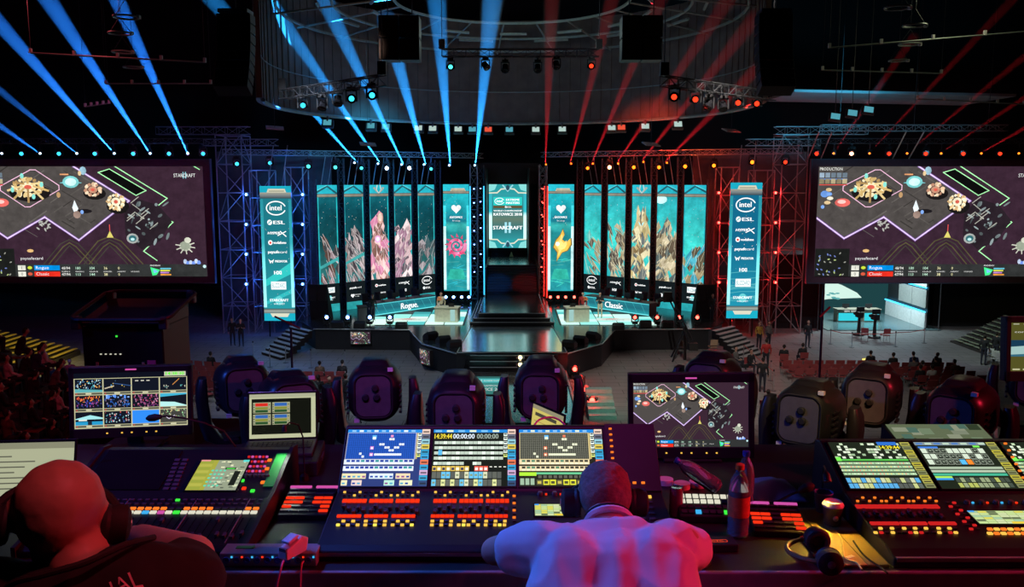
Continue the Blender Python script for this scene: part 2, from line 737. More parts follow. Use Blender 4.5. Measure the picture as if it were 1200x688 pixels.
def beam(p0, p1, half_deg, color, power, label, group, r0=0.07, ext=1.0):
    """stage haze lit by a narrow spot lamp"""
    p0, p1 = V(p0), V(p1)
    d = (p1 - p0).normalized()
    L = (p1 - p0).length
    ha = math.radians(half_deg)
    p1 = p0 + (p1 - p0) * ext
    L *= ext
    m = MB().tube([p0, p1], [r0, r0 + L * math.tan(ha)], 20)
    for i in range(len(m.v)):
        m.v[i] = m.v[i] - p0
    o = m.build('light_beam', haze_mat('stage_haze', 0.035), smooth=True)
    o.location = p0
    tag(o, label, 'light beam', group)
    apex = p0 - d * (r0 / math.tan(ha)) * 0.0
    lamp('SPOT', 'beam_lamp', p0 + d * 0.02, color, power, p1, 0.02, ha * 2.0, 0.35)
    return o


# ================================================================== GAME PICTURE (generic strategy game)
def game_picture():
    w, h = 264.0, 129.0
    c = Canvas(w, h, 0.02)

    def q(x, y):                # from the pixels of the picture in the photo
        return (x + 21, 324 - y)
    rr = random.Random(5)
    c.rect(0, 0, w, h, (0.040, 0.018, 0.032))  # purple cast of the red wash light put into this ground colour
    c.poly([q(-21, 195), q(94, 195), q(156, 235), q(95, 281), q(57, 254), q(12, 279), q(-21, 257)], (0.075, 0.066, 0.062))
    for k in range(46):
        x, y = rr.uniform(-15, 140), rr.uniform(197, 272)
        L = rr.uniform(6, 22)
        d = 0.62 if rr.random() < 0.6 else -0.66
        if y + abs(L * d) > 195 + (281 - 195) and not 60 < x < 130:
            continue
        if x > 100 and y < 232 or (x > 120) or (x < 20 and y > 255) or (40 < x < 75 and y > 248):
            continue
        g = rr.uniform(0.03, 0.13)
        c.line([q(x, y), q(x + L, y + L * d)], rr.uniform(0.5, 1.5), (g, g * 0.9, g * 0.82))
    c.line([q(94, 195), q(156, 235), q(95, 281), q(57, 254), q(12, 279), q(-21, 255)], 2.6, (0.26, 0.12, 0.42))
    c.line([q(94, 195), q(156, 235), q(95, 281), q(57, 254), q(12, 279), q(-21, 255)], 1.2, (0.85, 0.70, 1.0))
    c.line([q(44, 199), q(50, 199), q(76, 217), q(76, 222), q(41, 242), q(35, 242), q(8, 223), q(8, 218)], 0.9, (0.95, 0.55, 0.75), True)
    gold = [(0.62, 0.42, 0.16), (0.80, 0.60, 0.28), (0.42, 0.26, 0.10), (0.95, 0.80, 0.50)]

    def blob(x, y, rx, ry, n, cols, s0, s1):
        c.disc(*q(x + 2, y + ry * 0.5), rx * 1.1, ry * 0.8, (0.012, 0.010, 0.010))
        for k in range(n):
            a = 2 * PI * k / n + rr.uniform(-0.2, 0.2)
            c.disc(*q(x + rx * 0.7 * math.cos(a), y + ry * 0.7 * math.sin(a)), rr.uniform(s0, s1), rr.uniform(s0, s1) * 0.62, cols[k % len(cols)], 9, rr.uniform(0, 3))
        c.disc(*q(x, y), rx * 0.45, ry * 0.45, cols[-1])
        c.disc(*q(x, y), rx * 0.2, ry * 0.2, (0.7, 0.12, 0.08))
    blob(40, 219, 22, 13, 30, gold, 1.6, 5.4)
    for k in range(8):
        a = k * 0.79
        c.line([q(40 + 7 * math.cos(a), 218 + 4 * math.sin(a)), q(40 + 23 * math.cos(a), 220 + 13 * math.sin(a) + 3)], 2.4, gold[k % 3])
    for x, y in ((22, 222), (46, 230), (56, 216), (34, 206)):
        c.disc(*q(x, y), 2.2, 3.2, (0.25, 0.75, 0.65), 8)
    c.disc(*q(90, 214), 13, 1.0, (0.2, 0.6, 0.65))
    c.disc(*q(90, 213), 9.5, 7.0, (0.20, 0.62, 0.62), 16)
    c.disc(*q(90, 213), 6.5, 4.6, (0.62, 0.95, 0.92), 16)
    c.rect(*q(78, 205), *q(88, 203.5), (0.8, 0.35, 0.15))
    blob(115, 222, 12, 9, 16, [(0.80, 0.55, 0.35), (0.95, 0.72, 0.50), (0.55, 0.28, 0.18)], 1.6, 4.0)
    blob(141, 236, 12, 11, 24, [(0.85, 0.62, 0.32), (0.65, 0.42, 0.20), (0.95, 0.86, 0.62)], 1.4, 4.2)
    c.disc(*q(105, 200), 4, 5, (0.30, 0.50, 0.60), 8)
    c.disc(*q(101, 203), 2, 3, (0.75, 0.55, 0.3), 8)
    c.disc(*q(75, 228), 2.4, 3.4, (0.50, 0.30, 0.14), 8)
    c.disc(*q(104, 247), 9, 2.6, (0.012, 0.01, 0.012), 10)
    c.poly([q(93, 234), q(97, 244), q(93, 251), q(90, 243)], (0.85, 0.95, 1.0))
    c.disc(*q(95, 251), 4.5, 4.5, (0.32, 0.22, 0.18), 9)
    c.disc(*q(101, 248), 2.0, 2.4, (0.25, 0.45, 0.95), 9)
    c.disc(*q(-13, 227), 5, 4, (0.15, 0.32, 0.75), 9)
    c.disc(*q(8, 237), 9, 5, (0.75, 0.14, 0.12), 14)
    c.disc(*q(7, 236), 5, 2.4, (0.95, 0.55, 0.5), 10)
    for k in range(14):
        c.disc(*q(56 + rr.uniform(-9, 9), 264 + rr.uniform(-6, 6)), 2.4, 1.0, (0.5, 0.5, 0.46), 6, rr.uniform(0, 3))
    # green outlines
    gl = (0.42, 0.95, 0.45)
    c.poly([q(122, 202), q(135, 198), q(177, 223), q(165, 229)], (0.004, 0.004, 0.004))
    c.line([q(122.6, 202), q(135.7, 198), q(176.7, 223), q(164.7, 228.6)], 1.0, gl, True)
    c.line([q(139, 193), q(200.7, 232), q(186.5, 243)], 1.1, gl)
    c.line([q(195, 253), q(206, 260), q(170, 294), q(185, 305)], 1.1, gl)
    c.line([q(232, 194), q(239.5, 198.5)], 1.1, gl)
    # dark machine on the slope
    c.poly([q(150, 250), q(165, 232), q(190, 240), q(205, 258), q(190, 282), q(168, 292), q(150, 275)], (0.022, 0.014, 0.02))
    for k in range(26):
        a = rr.uniform(0.06, 0.42)
        c.disc(*q(rr.uniform(152, 200), rr.uniform(238, 285)), rr.uniform(1.4, 5), rr.uniform(0.7, 2.0), (a * 0.8, a, a * 1.02), 8, rr.choice((0.6, -0.6, 1.2)))
    for k in range(9):
        x, y = rr.uniform(150, 195), rr.uniform(236, 282)
        c.line([q(x, y), q(x + 9, y + 7 * rr.choice((-1, 1)))], 0.9, (0.45, 0.44, 0.38))
    c.disc(*q(158, 279), 7, 6, (0.35, 0.38, 0.36), 12)
    c.disc(*q(158, 279), 4.6, 3.8, (0.03, 0.14, 0.16), 12)
    c.disc(*q(158, 280), 2.4, 1.8, (0.45, 0.75, 0.75), 10)
    # ribbed mounds along the bottom
    for cx, n in ((84, 3), (131, 4)):
        for k in range(n):
            d = 9 + 6 * k
            c.line([q(cx - d - 12, 311), q(cx - d * 0.5, 297 - d * 0.55), q(cx, 293 - d * 0.6), q(cx + d * 0.5, 297 - d * 0.55), q(cx + d + 12, 311)], 1.3, (0.05 + 0.04 * (k % 2), 0.045 + 0.035 * (k % 2), 0.035))
    # red marker, crab-like unit
    c.line([q(132, 263), q(132, 270)], 0.9, (0.9, 0.1, 0.1))
    c.poly([q(132, 270), q(136, 278), q(128, 278)], (0.70, 0.62, 0.15))
    c.disc(*q(219, 288), 7, 6, (0.30, 0.34, 0.26), 10)
    c.disc(*q(222, 281), 4, 3.4, (0.62, 0.64, 0.52), 10)
    for k in range(7):
        a = -0.4 + k * 0.62
        c.line([q(219 + 6 * math.cos(a), 288 + 5 * math.sin(a)), q(219 + 11 * math.cos(a), 288 + 9 * math.sin(a))], 1.2, (0.62, 0.62, 0.52))
    for k in range(6):
        c.disc(*q(218 + k * 3.2, 307 + rr.uniform(-2, 2)), 2.2, 3, (0.18, 0.32, 0.85) if k % 2 else (0.55, 0.65, 0.85), 7)
    # lettering of the broadcast overlay
    c.text('II', *q(222, 209), 8.0, (0.25, 0.55, 0.62), 'c')
    c.text('STARCRAFT', *q(222, 207.4), 4.2, (0.80, 0.82, 0.80), 'c', w=25)
    c.text('PRODUCTION', *q(-20, 199.6), 3.4, (0.85, 0.86, 0.8), 'l', w=26)
    for r_ in range(2):
        for k in range(5):
            a = rr.uniform(0.2, 0.6)
            c.rect(*q(-20 + k * 6.6, 208 + r_ * 7), *q(-14.6 + k * 6.6, 202.4 + r_ * 7), (a, a * 0.85, a * 0.5) if r_ else (a * 0.6, a * 0.8, a))
        c.rect(*q(-20, 210.2 + r_ * 6.6), *q(12, 209.2 + r_ * 6.6), (0.1, 0.3, 0.8) if r_ == 0 else (0.8, 0.08, 0.06))
    for k in range(5):
        c.disc(*q(-16 + rr.uniform(0, 10), 222 + k * 5), rr.uniform(2, 4), 2.2, [(0.75, 0.55, 0.3), (0.2, 0.4, 0.9), (0.8, 0.75, 0.6)][k % 3], 8)
    c.rect(0, 0, w, 14.6, (0.030, 0.032, 0.032))
    c.rect(*q(-21, 324), *q(19, 291), (0.012, 0.013, 0.012))
    for k in range(26):
        c.disc(*q(rr.uniform(-18, 16), rr.uniform(294, 322)), 1.6, 0.8, rr.choice([(0.3, 0.3, 0.26), (0.15, 0.2, 0.5), (0.4, 0.5, 0.2)]), 6, rr.uniform(0, 3))
    c.text('paysafecard', *q(26, 304), 3.4, (0.85, 0.85, 0.85), 'l', w=26)
    c.disc(*q(38, 293.5), 4, 2, (0.8, 0.5, 0.2), 8)
    for yy, bc, num, nm, row in ((316.6, (0.0, 0.27, 0.75), '1', 'Rogue', ('48/94', '180', '104', '36', '0')), (324.0, (0.85, 0.03, 0.015), '0', 'Classic', ('47/94', '113', '144', '38', '0'))):
        c.rect(*q(22, yy), *q(31, yy - 5.8), (0.82, 0.82, 0.72))
        c.text(num, *q(26.5, yy - 1.2), 3.6, (0.05, 0.05, 0.05), 'c')
        c.disc(*q(36, yy - 3), 2.8, 1.9, (0.65, 0.8, 0.05) if num == '1' else (0.7, 0.1, 0.05), 9)
        c.rect(*q(41, yy), *q(71, yy - 5.8), bc)
        c.text(nm, *q(43, yy - 1.4), 3.6, (0.9, 0.9, 0.9), 'l', w=15)
        for k, t in enumerate(row):
            c.text(t, *q(73 + k * 16.5, yy - 1.0), 3.2, (0.85, 0.85, 0.80) if k == 0 else (0.55, 0.85, 0.65) if k < 3 else (0.85, 0.80, 0.45), 'l')
    for k, t in enumerate(('SUPPLY', 'MINERALS', 'GAS', 'WORKERS', 'ARMY', 'UPGRADES')):
        c.text(t, *q(73 + k * 16.2, 318.8), 1.4, (0.8, 0.8, 0.78), 'l', w=10)
    c.poly([q(177, 313), q(188, 316), q(184, 322), q(179, 323)], (0.05, 0.80, 0.25))
    c.poly([q(180, 315), q(186, 318), q(181, 320)], (0.2, 0.5, 0.95))
    c.text('PHOENIX', *q(177, 311.8), 1.8, (0.9, 0.9, 0.9), 'l', w=12)
    for k, cc in enumerate(((0.15, 0.6, 0.75), (0.75, 0.8, 0.1), (0.6, 0.25, 0.7), (0.9, 0.35, 0.05))):
        c.rect(*q(188.5, 315.4 + k * 2.4), *q(201 - 1.2 * (k % 3), 313.8 + k * 2.4), cc)
    c.disc(*q(240.5, 312), 2, 2, (0.6, 0.9, 0.95), 9)
    return c


GAME = game_picture()
GAME_BIG = GAME.mesh('game_picture', screen_mat('video_wall_picture', 1.15, 0.25, 0.09))
GAME_SMALL = GAME.mesh('game_picture_small', SCRD)


def video_wall(name, label, pl, pr, y):
    """big projection screen: frame, lit picture, hanging bars"""
    a, b = W(pl, 324, y), W(pr, 324, y)
    sc = (b.x - a.x) / 264.0
    top = W(600, 195, y).z
    sy = (top - a.z) / 129.0
    t = thing(name, label, 'video screen', ((a.x + b.x) / 2, y, a.z - 0.4))
    fm = mat('screen_surround', (0.10, 0.045, 0.075), 0.6)
    d = 0.42
    MB().box(((a.x + b.x) / 2, y + 0.2, (a.z + top) / 2), (b.x - a.x + 2 * d, 0.3, top - a.z + 2 * d)).build('surround', fm, t, world=True, bevel=0.02)
    m = frame_mat((a.x, y + 0.04, a.z), (1, 0, 0), (0, 0, 1)) @ Matrix.Diagonal((sc, sy, sc * 0.2, 1))
    put('picture', GAME_BIG, t, True, matrix=m)
    edge = mat('screen_edge', (0.06, 0.08, 0.12), 0.4)
    for s, zz in ((1, top + d + 0.03), (-1, a.z - d - 0.03)):
        MB().box(((a.x + b.x) / 2, y + 0.2, zz), (b.x - a.x + 2 * d, 0.34, 0.06)).build('frame_rail', edge, t, world=True)
    for s in (-1, 1):
        MB().box(((a.x + b.x) / 2 + s * ((b.x - a.x) / 2 + d + 0.03), y + 0.2, (a.z + top) / 2), (0.06, 0.34, top - a.z + 2 * d + 0.12)).build('frame_rail', edge, t, world=True)
    return t, a, b, top


YS = 55.0
video_wall('video_screen', 'huge video screen with a strategy game picture on the blue side of the hall', -21, 243, YS)
video_wall('video_screen', 'huge video screen with a strategy game picture on the red side, above the studio', 954, 1218, YS)

# ---- lamps and beams on top of the two video screens
CYAN = glow('lens_cyan', (0.03, 0.55, 0.85), 2.6, False)
BLUEW = glow('lens_blue_white', (0.45, 0.70, 1.0), 9.0, False)
WHITEL = glow('lens_white', (0.75, 0.85, 1.0), 12.0, False)
REDL = glow('lens_red', (1.0, 0.035, 0.01), 2.4, False)
ORANGEL = glow('lens_orange', (1.0, 0.20, 0.01), 3.4, False)
ORANGEW = glow('lens_orange_white', (1.0, 0.42, 0.18), 10.0, False)
TEALL = glow('lens_teal', (0.06, 0.85, 0.75), 2.6, False)

for side, xs, lab in ((0, (2, 25, 47, 69, 90, 111, 134, 156, 176, 198, 220, 238), 'blue'), (1, (957, 977, 998, 1019, 1042, 1063, 1085, 1103, 1129, 1150, 1172, 1194), 'red')):
    za = W(600, 180, 54.4).z
    xa, xb = W(xs[0] - 30, 180, 54.4).x, W(xs[-1] + 20, 180, 54.4).x
    truss('lighting_truss', 'dark truss carrying a row of lamps above the %s-side video screen' % lab, [(xa, 54.4, za + 0.78), (xb, 54.4, za + 0.78)], 0.3, m=DSTEEL)
    for k, x in enumerate(xs):
        p = W(x, 180, 54.4)
        small = (k % 2 == 0) if side == 0 else (k % 2 == 1)
        if side == 0:
            lens = BLUEW if small else CYAN
        else:
            lens = ORANGEW if x == 998 else (ORANGEL if small else REDL)
        n = ORD[(11 - k) if side == 0 else k]
        stage_light(p, to_cam(p, 3) if not small else to_cam(p, -6), lens, '%s lamp above the %s-side video screen, %s from the stage' % ('lit white-blue' if side == 0 and small else 'round cyan' if side == 0 else 'small orange' if small else 'round red', lab, n), 'lamps above the %s-side screen' % lab, 0.62 if small else 1.15, hook=za + 0.78 - 0.15 - 0.024)

BP = 480000.0
BLUEB = (0.02, 0.22, 1.0)
REDB = (1.0, 0.015, 0.03)
for k, (x0, y0, x1, y1, hd, pw) in enumerate(((47, 180, -8, 142, 1.5, 0.4), (90, 180, -10, 98, 1.7, 0.4), (134, 180, -12, 15, 2.6, 1.0), (176, 180, 40, -25, 2.8, 1.0), (220, 180, 126, -25, 2.6, 1.0))):
    a, b = W(x0, y0, 54.2), W(x1, y1, 47)
    beam(a, b, hd, BLUEB, BP * pw * 0.75, 'slanting blue light beam from above the blue-side video screen, %s from the stage' % ORD[4 - k], 'blue beams above the video screen')
for k, (x0, y0, x1, y1, ye) in enumerate(((419, 191, 232, -20, 48), (446, 192, 300, -20, 48), (473, 193, 371, -20, 48), (499, 193, 452, 20, 48), (528, 194, 510, -20, 48), (557, 194, 579, -20, 48))):
    a, b = W(x0, y0, 58.5 + k), W(x1, y1, ye)
    beam(a, b, 2.1, (0.02, 0.34, 1.0), BP, 'bright blue light beam fanning up from the blue-side stage truss, %s from the central portal' % ORD[5 - k], 'blue beams over the stage')
for k, (x0, y0, x1, y1, ye) in enumerate(((639, 193, 646, 20, 48), (668, 192, 712, 20, 48), (693, 192, 757, 40, 48), (722, 192, 812, 60, 48), (751, 190, 830, 90, 48), (778, 191, 850, 118, 48))):
    a, b = W(x0, y0, 63.5 - k), W(x1, y1, ye)
    beam(a, b, 1.35, REDB, BP * 0.16, 'red light beam fanning up from the red-side stage truss, %s from the central portal' % ORD[k], 'red beams over the stage', ext=1.5)
for k, (x0, y0, x1, y1) in enumerate(((977, 179, 1035, 95), (1019, 179, 1130, 60), (1063, 179, 1190, 75), (1103, 179, 1215, 105), (1150, 179, 1215, 142))):
    a, b = W(x0, y0, 54.2), W(x1, y1, 47)
    beam(a, b, 1.2, REDB, BP * 0.06, 'faint red light beam from above the red-side video screen, %s from the stage' % ORD[k], 'faint red beams above the video screen', ext=1.5)


# ================================================================== THE STAGE
ZD = 1.3                                    # deck height
GLOSS = mat('stage_gloss', (0.05, 0.055, 0.06), 0.16, 0.55, var=0.3, scale=0.8)
BRUSH = mat('stage_mirror_floor', (0.72, 0.76, 0.74), 0.17, 0.9, var=0.2, scale=0.7)
FASCIA = mat('stage_fascia', (0.012, 0.013, 0.018), 0.6)
EDGE = mat('stage_edge', (0.55, 0.58, 0.6), 0.35, 0.5)


def mir(pts):
    return pts + [(-x, y) for x, y in reversed(pts)]


half = [(-13.75, 71.0), (-13.75, 54.6), (-12.2, 51.7), (-6.3, 51.4), (-5.05, 46.9), (-2.95, 44.2)]
st = thing('stage', 'black glossy main stage with angled wings and a projecting centre', 'stage', (0, 50, 0))
deck = mir(half)
MB().slab(deck, ZD - 0.12, ZD).build('deck', GLOSS, st, world=True)
inner = [(x * 0.992, y + 0.06) for x, y in deck]
MB().slab(inner, 0, ZD - 0.12).build('fascia', FASCIA, st, world=True)
e = MB()
for (ax, ay), (bx, by) in zip(half[2:], half[3:]):
    for s in (1, -1):
        MB().bar((s * ax, ay - 0.02, ZD - 0.02), (s * bx, by - 0.02, ZD - 0.02), 0.035, 5).build('edge_trim', EDGE, st, world=True)
# mirror floor of the projecting centre
MB().slab([(-2.85, 44.4), (2.85, 44.4), (2.55, 52.4), (-2.55, 52.4)], ZD + 0.001, ZD + 0.03).build('mirror_floor', BRUSH, st, world=True)
for s in (-1, 1):
    MB().bar((s * 2.9, 44.3, ZD + 0.03), (s * 2.5, 52.6, ZD + 0.03), 0.03, 4).build('edge_trim', EDGE, st, world=True)
MB().box((0, 44.27, ZD - 0.01), (5.8, 0.05, 0.05)).build('edge_trim', EDGE, st, world=True)

# lower front stage in front of the projecting centre
lo = thing('front_stage', 'low front stage with teal glass floor below the main stage', 'stage', (0, 40, 0))
MB().slab([(-2.9, 34.0), (2.9, 34.0), (2.9, 44.0), (-2.9, 44.0)], 0.0, 0.38).build('deck', FASCIA, lo, world=True)
MB().slab([(-2.7, 34.2), (2.7, 34.2), (2.7, 43.7), (-2.7, 43.7)], 0.381, 0.41).build('mirror_floor', BRUSH, lo, world=True)
for s in (-1, 1):
    MB().box((s * 2.8, 39, 0.42), (0.1, 9.8, 0.05)).build('edge_trim', EDGE, lo, world=True)
fs = thing('stage_steps', 'three black steps with pale nosings between front stage and main stage', 'steps', (0, 43.8, 0.4))
for k in range(3):
    stp = MB().box((0, 43.88 + 0.08 * k, 0.41 + 0.14 + 0.28 * k), (5.0 - 0.1 * k, 0.5 - 0.16 * k, 0.28)).build('step', BLACKG, fs, world=True)
    MB().box((0, 43.615 + 0.16 * k, 0.66 + 0.28 * k), (4.4, 0.03, 0.035)).build('nosing', EDGE, stp, world=True)
# floor display of the front stage
c = Canvas(1.9, 1.5, 0.0006)
c.grad(0, 0, 1.9, 1.5, [(0, (0.05, 0.22, 0.20)), (0.5, (0.06, 0.34, 0.32)), (1, (0.04, 0.16, 0.15))])
c.rect(0.1, 0.95, 1.8, 1.3, (0.10, 0.62, 0.62))
c.text('intel', 0.25, 1.04, 0.2, (0.9, 0.95, 0.95))
c.text('EXTREME MASTERS', 0.8, 1.06, 0.12, (0.9, 0.95, 0.95), w=0.9)
c.text('WORLD CHAMPIONSHIP', 0.95, 0.62, 0.14, (0.8, 0.85, 0.82), 'c', w=1.7)
c.text('KATOWICE 2018', 0.95, 0.28, 0.24, (0.9, 0.95, 0.92), 'c', w=1.75)
t = thing('floor_display', 'floor display with pale event lettering set into the front stage', 'display', (-1.2, 40.5, 0.41))
MB().box((-1.25, 40.65, 0.425), (2.1, 4.0, 0.03)).build('frame', BLACK, t, world=True)
put('picture', c.mesh('picture', screen_mat('floor_display_picture', 0.8)), t, True, matrix=frame_mat((-2.2, 38.8, 0.4405), (1, 0, 0), (0, 1, 0)) @ Matrix.Diagonal((1, 2.45, 0.2, 1)))

# central platform with three nested ledges
cp_ = thing('centre_platform', 'raised black mirror platform with pale stepped ledges at the stage centre', 'platform', (0, 58, ZD))
for k, (ex, z0, z1) in enumerate(((0.55, 0.0, 0.22), (0.3, 0.22, 0.44), (0.0, 0.44, 0.7))):
    lg = MB().slab([(-2.1 - ex, 53.3 - ex), (2.1 + ex, 53.3 - ex), (1.95 + ex, 62.6), (-1.95 - ex, 62.6)], ZD + 0.03 + z0, ZD + 0.03 + z1).build('ledge', GLOSS, cp_, world=True)
    zz = ZD + 0.03 + z1
    MB().box((0, 53.28 - ex, zz - 0.03), (4.2 + 2 * ex, 0.05, 0.05)).build('edge_trim', EDGE, lg, world=True)
    for s in (-1, 1):
        MB().bar((s * (2.1 + ex), 53.3 - ex, zz - 0.02), (s * (1.95 + ex), 62.4, zz - 0.02), 0.035, 4).build('edge_trim', EDGE, lg, world=True)
ZP = ZD + 0.73
# stairs up to the portal
sr = thing('portal_stairs', 'wide black mirror stairs climbing to the central portal screen', 'stairs', (0, 63, ZP))
NS = 11
for k in range(NS):
    z1 = ZP + (3.85 - ZP) * (k + 1) / NS
    y0 = 62.6 + 3.4 * k / NS
    s_ = MB().box((0, (y0 + 66.2) / 2, (z1 + ZP - 0.3) / 2 if k == 0 else z1 - (3.85 - ZP) / NS / 2), (3.7, 66.2 - y0, (z1 - ZP + 0.3) if k == 0 else (3.85 - ZP) / NS)).build('step', mat('stair_gloss', (0.10, 0.10, 0.11), 0.3, 0.5), sr, world=True)
    MB().box((0, y0 + 0.01, z1 - 0.012), (3.6, 0.04, 0.024)).build('nosing', DSTEEL, s_, world=True)
MB().box((0, 69.8, 3.75), (3.76, 7.3, 0.2)).build('landing', BRUSH, sr, world=True)
for s in (-1, 1):
    MB().box((s * 1.95, 67.1, 2.9), (0.12, 8.8, 2.1)).build('stringer', BLACK, sr, world=True)

# ------------------------------------------------------------------ sponsor lettering and emblems
WT = (0.92, 0.95, 0.95)


def logo(c, kind, x, y, w, col_=WT):
    """lettering of a sponsor, centred on x, y, about w wide"""
    if kind == 'intel':
        c.text('intel', x - w * 0.02, y - w * 0.10, w * 0.26, col_, 'c', w=w * 0.62, bold=w * 0.008)
        n = 26
        ang = [0.35 + (2 * PI - 0.75) * k / n for k in range(n + 1)]
        c.line([(x + w * 0.5 * math.cos(a), y + w * 0.32 * math.sin(a)) for a in ang], w * 0.055, col_)
    elif kind == 'esl':
        c.disc(x - w * 0.36, y, w * 0.13, w * 0.13, col_)
        c.line([(x - w * 0.43, y - w * 0.05), (x - w * 0.3, y + w * 0.06)], w * 0.05, (0.05, 0.35, 0.35))
        c.text('ESL', x - w * 0.16, y - w * 0.085, w * 0.17, col_, w=w * 0.6, bold=w * 0.014)
    elif kind == 'hyperx':
        c.text('HYPER', x - w * 0.5, y - w * 0.06, w * 0.13, col_, w=w * 0.68, slant=0.2, bold=w * 0.01)
        c.line([(x + w * 0.2, y + w * 0.08), (x + w * 0.5, y - w * 0.16)], w * 0.05, col_)
        c.line([(x + w * 0.5, y + w * 0.08), (x + w * 0.06, y - w * 0.12)], w * 0.045, col_)
    elif kind == 'vodafone':
        c.disc(x - w * 0.36, y, w * 0.12, w * 0.12, col_)
        c.disc(x - w * 0.36, y - w * 0.01, w * 0.06, w * 0.06, (0.85, 0.03, 0.02))
        c.text('vodafone', x - w * 0.2, y - w * 0.06, w * 0.13, col_, w=w * 0.68, bold=w * 0.01)
    elif kind == 'paysafe':
        c.text('paysafe', x - w * 0.5, y - w * 0.05, w * 0.14, col_, w=w * 0.6, bold=w * 0.01)
        c.text('card', x + w * 0.13, y - w * 0.05, w * 0.13, col_, w=w * 0.37)
    elif kind == 'predator':
        c.poly([(x - w * 0.5, y + w * 0.12), (x - w * 0.4, y - w * 0.12), (x - w * 0.34, y), (x - w * 0.28, y - w * 0.12), (x - w * 0.2, y + w * 0.12), (x - w * 0.3, y + w * 0.03), (x - w * 0.4, y + w * 0.03)], col_)
        c.text('PREDATOR', x - w * 0.14, y - w * 0.05, w * 0.11, col_, w=w * 0.64, bold=w * 0.01)
    elif kind == 'hx':
        c.text('HX', x - w * 0.3, y - w * 0.12, w * 0.26, col_, w=w * 0.5, bold=w * 0.02)
        c.rect(x + w * 0.2, y - w * 0.12, x + w * 0.26, y + w * 0.12, col_)
    elif kind == 'blizzard':
        c.rect(x - w * 0.42, y - w * 0.2, x + w * 0.42, y + w * 0.2, col_)
        c.text('BLIZZARD', x, y - w * 0.10, w * 0.22, (0.05, 0.32, 0.36), 'c', w=w * 0.74)
    elif kind == 'starcraft':
        c.disc(x, y, w * 0.22, w * 0.22, (0.12, 0.55, 0.58))
        c.text('STARCRAFT', x, y - w * 0.04, w * 0.13, col_, 'c', w=w, bold=w * 0.008)
        c.text('WAR CHEST', x, y - w * 0.2, w * 0.08, col_, 'c', w=w * 0.6)
    elif kind == 'heart':
        pts = []
        for k in range(28):
            a = 2 * PI * k / 28
            pts.append((x + w * 0.5 * math.sin(a) ** 3, y + w * 0.031 * (13 * math.cos(a) - 5 * math.cos(2 * a) - 2 * math.cos(3 * a) - math.cos(4 * a))))
        c.poly(pts, col_)
    elif kind == 'katowice':
        logo(c, 'heart', x - w * 0.3, y, w * 0.36, col_)
        c.text('KATOWICE', x - w * 0.06, y + w * 0.02, w * 0.1, col_, w=w * 0.56)
        c.text('for a change', x - w * 0.06, y - w * 0.12, w * 0.08, col_, w=w * 0.4)


TEAL = (0.02, 0.36, 0.40)
DTEAL = (0.006, 0.075, 0.095)
LTEAL = (0.05, 0.62, 0.66)


def stars(c, n, rr, y0=0.0):
    for k in range(n):
        a = rr.uniform(0.15, 0.8)
        d = rr.uniform(0.012, 0.03)
        c.disc(rr.uniform(0, c.w), rr.uniform(y0, c.h), d, d, (a, a, a * 0.9), 5)


def top_trim(c, rr, k, warm=True):
    w, h = c.w, c.h
    c.rect(0, h - 0.62, w, h, (0.02, 0.42, 0.52))
    if k == 2:
        for s in (-1, 1):
            c.poly([(w / 2 + s * 0.1, h - 0.6), (w / 2 + s * 0.5, h - 0.2), (w / 2 + s * 0.3, h - 0.15), (w / 2 + s * 0.18, h - 0.45)], (0.35, 0.36, 0.30))
            c.line([(w / 2 + s * 0.12, h), (w / 2 + s * 0.2, h - 0.35), (w / 2, h - 0.6)], 0.07, (0.55, 0.6, 0.55))
    else:
        d = 1 if k < 2 else -1
        c.line([(w / 2 - d * w * 0.6, h - 0.55), (w / 2, h - 0.08), (w / 2 + d * w * 0.5, h - 0.6)], 0.13, (0.015, 0.10, 0.13))
        c.line([(w / 2 - d * w * 0.6, h - 0.42), (w / 2, h - 0.02)], 0.05, (0.10, 0.62, 0.68))
    c.grad(0, h - 0.82, w, h - 0.6, [(0, (0.10, 0.09, 0.06)), (0.5, (0.30, 0.28, 0.22)), (1, (0.06, 0.07, 0.07))])


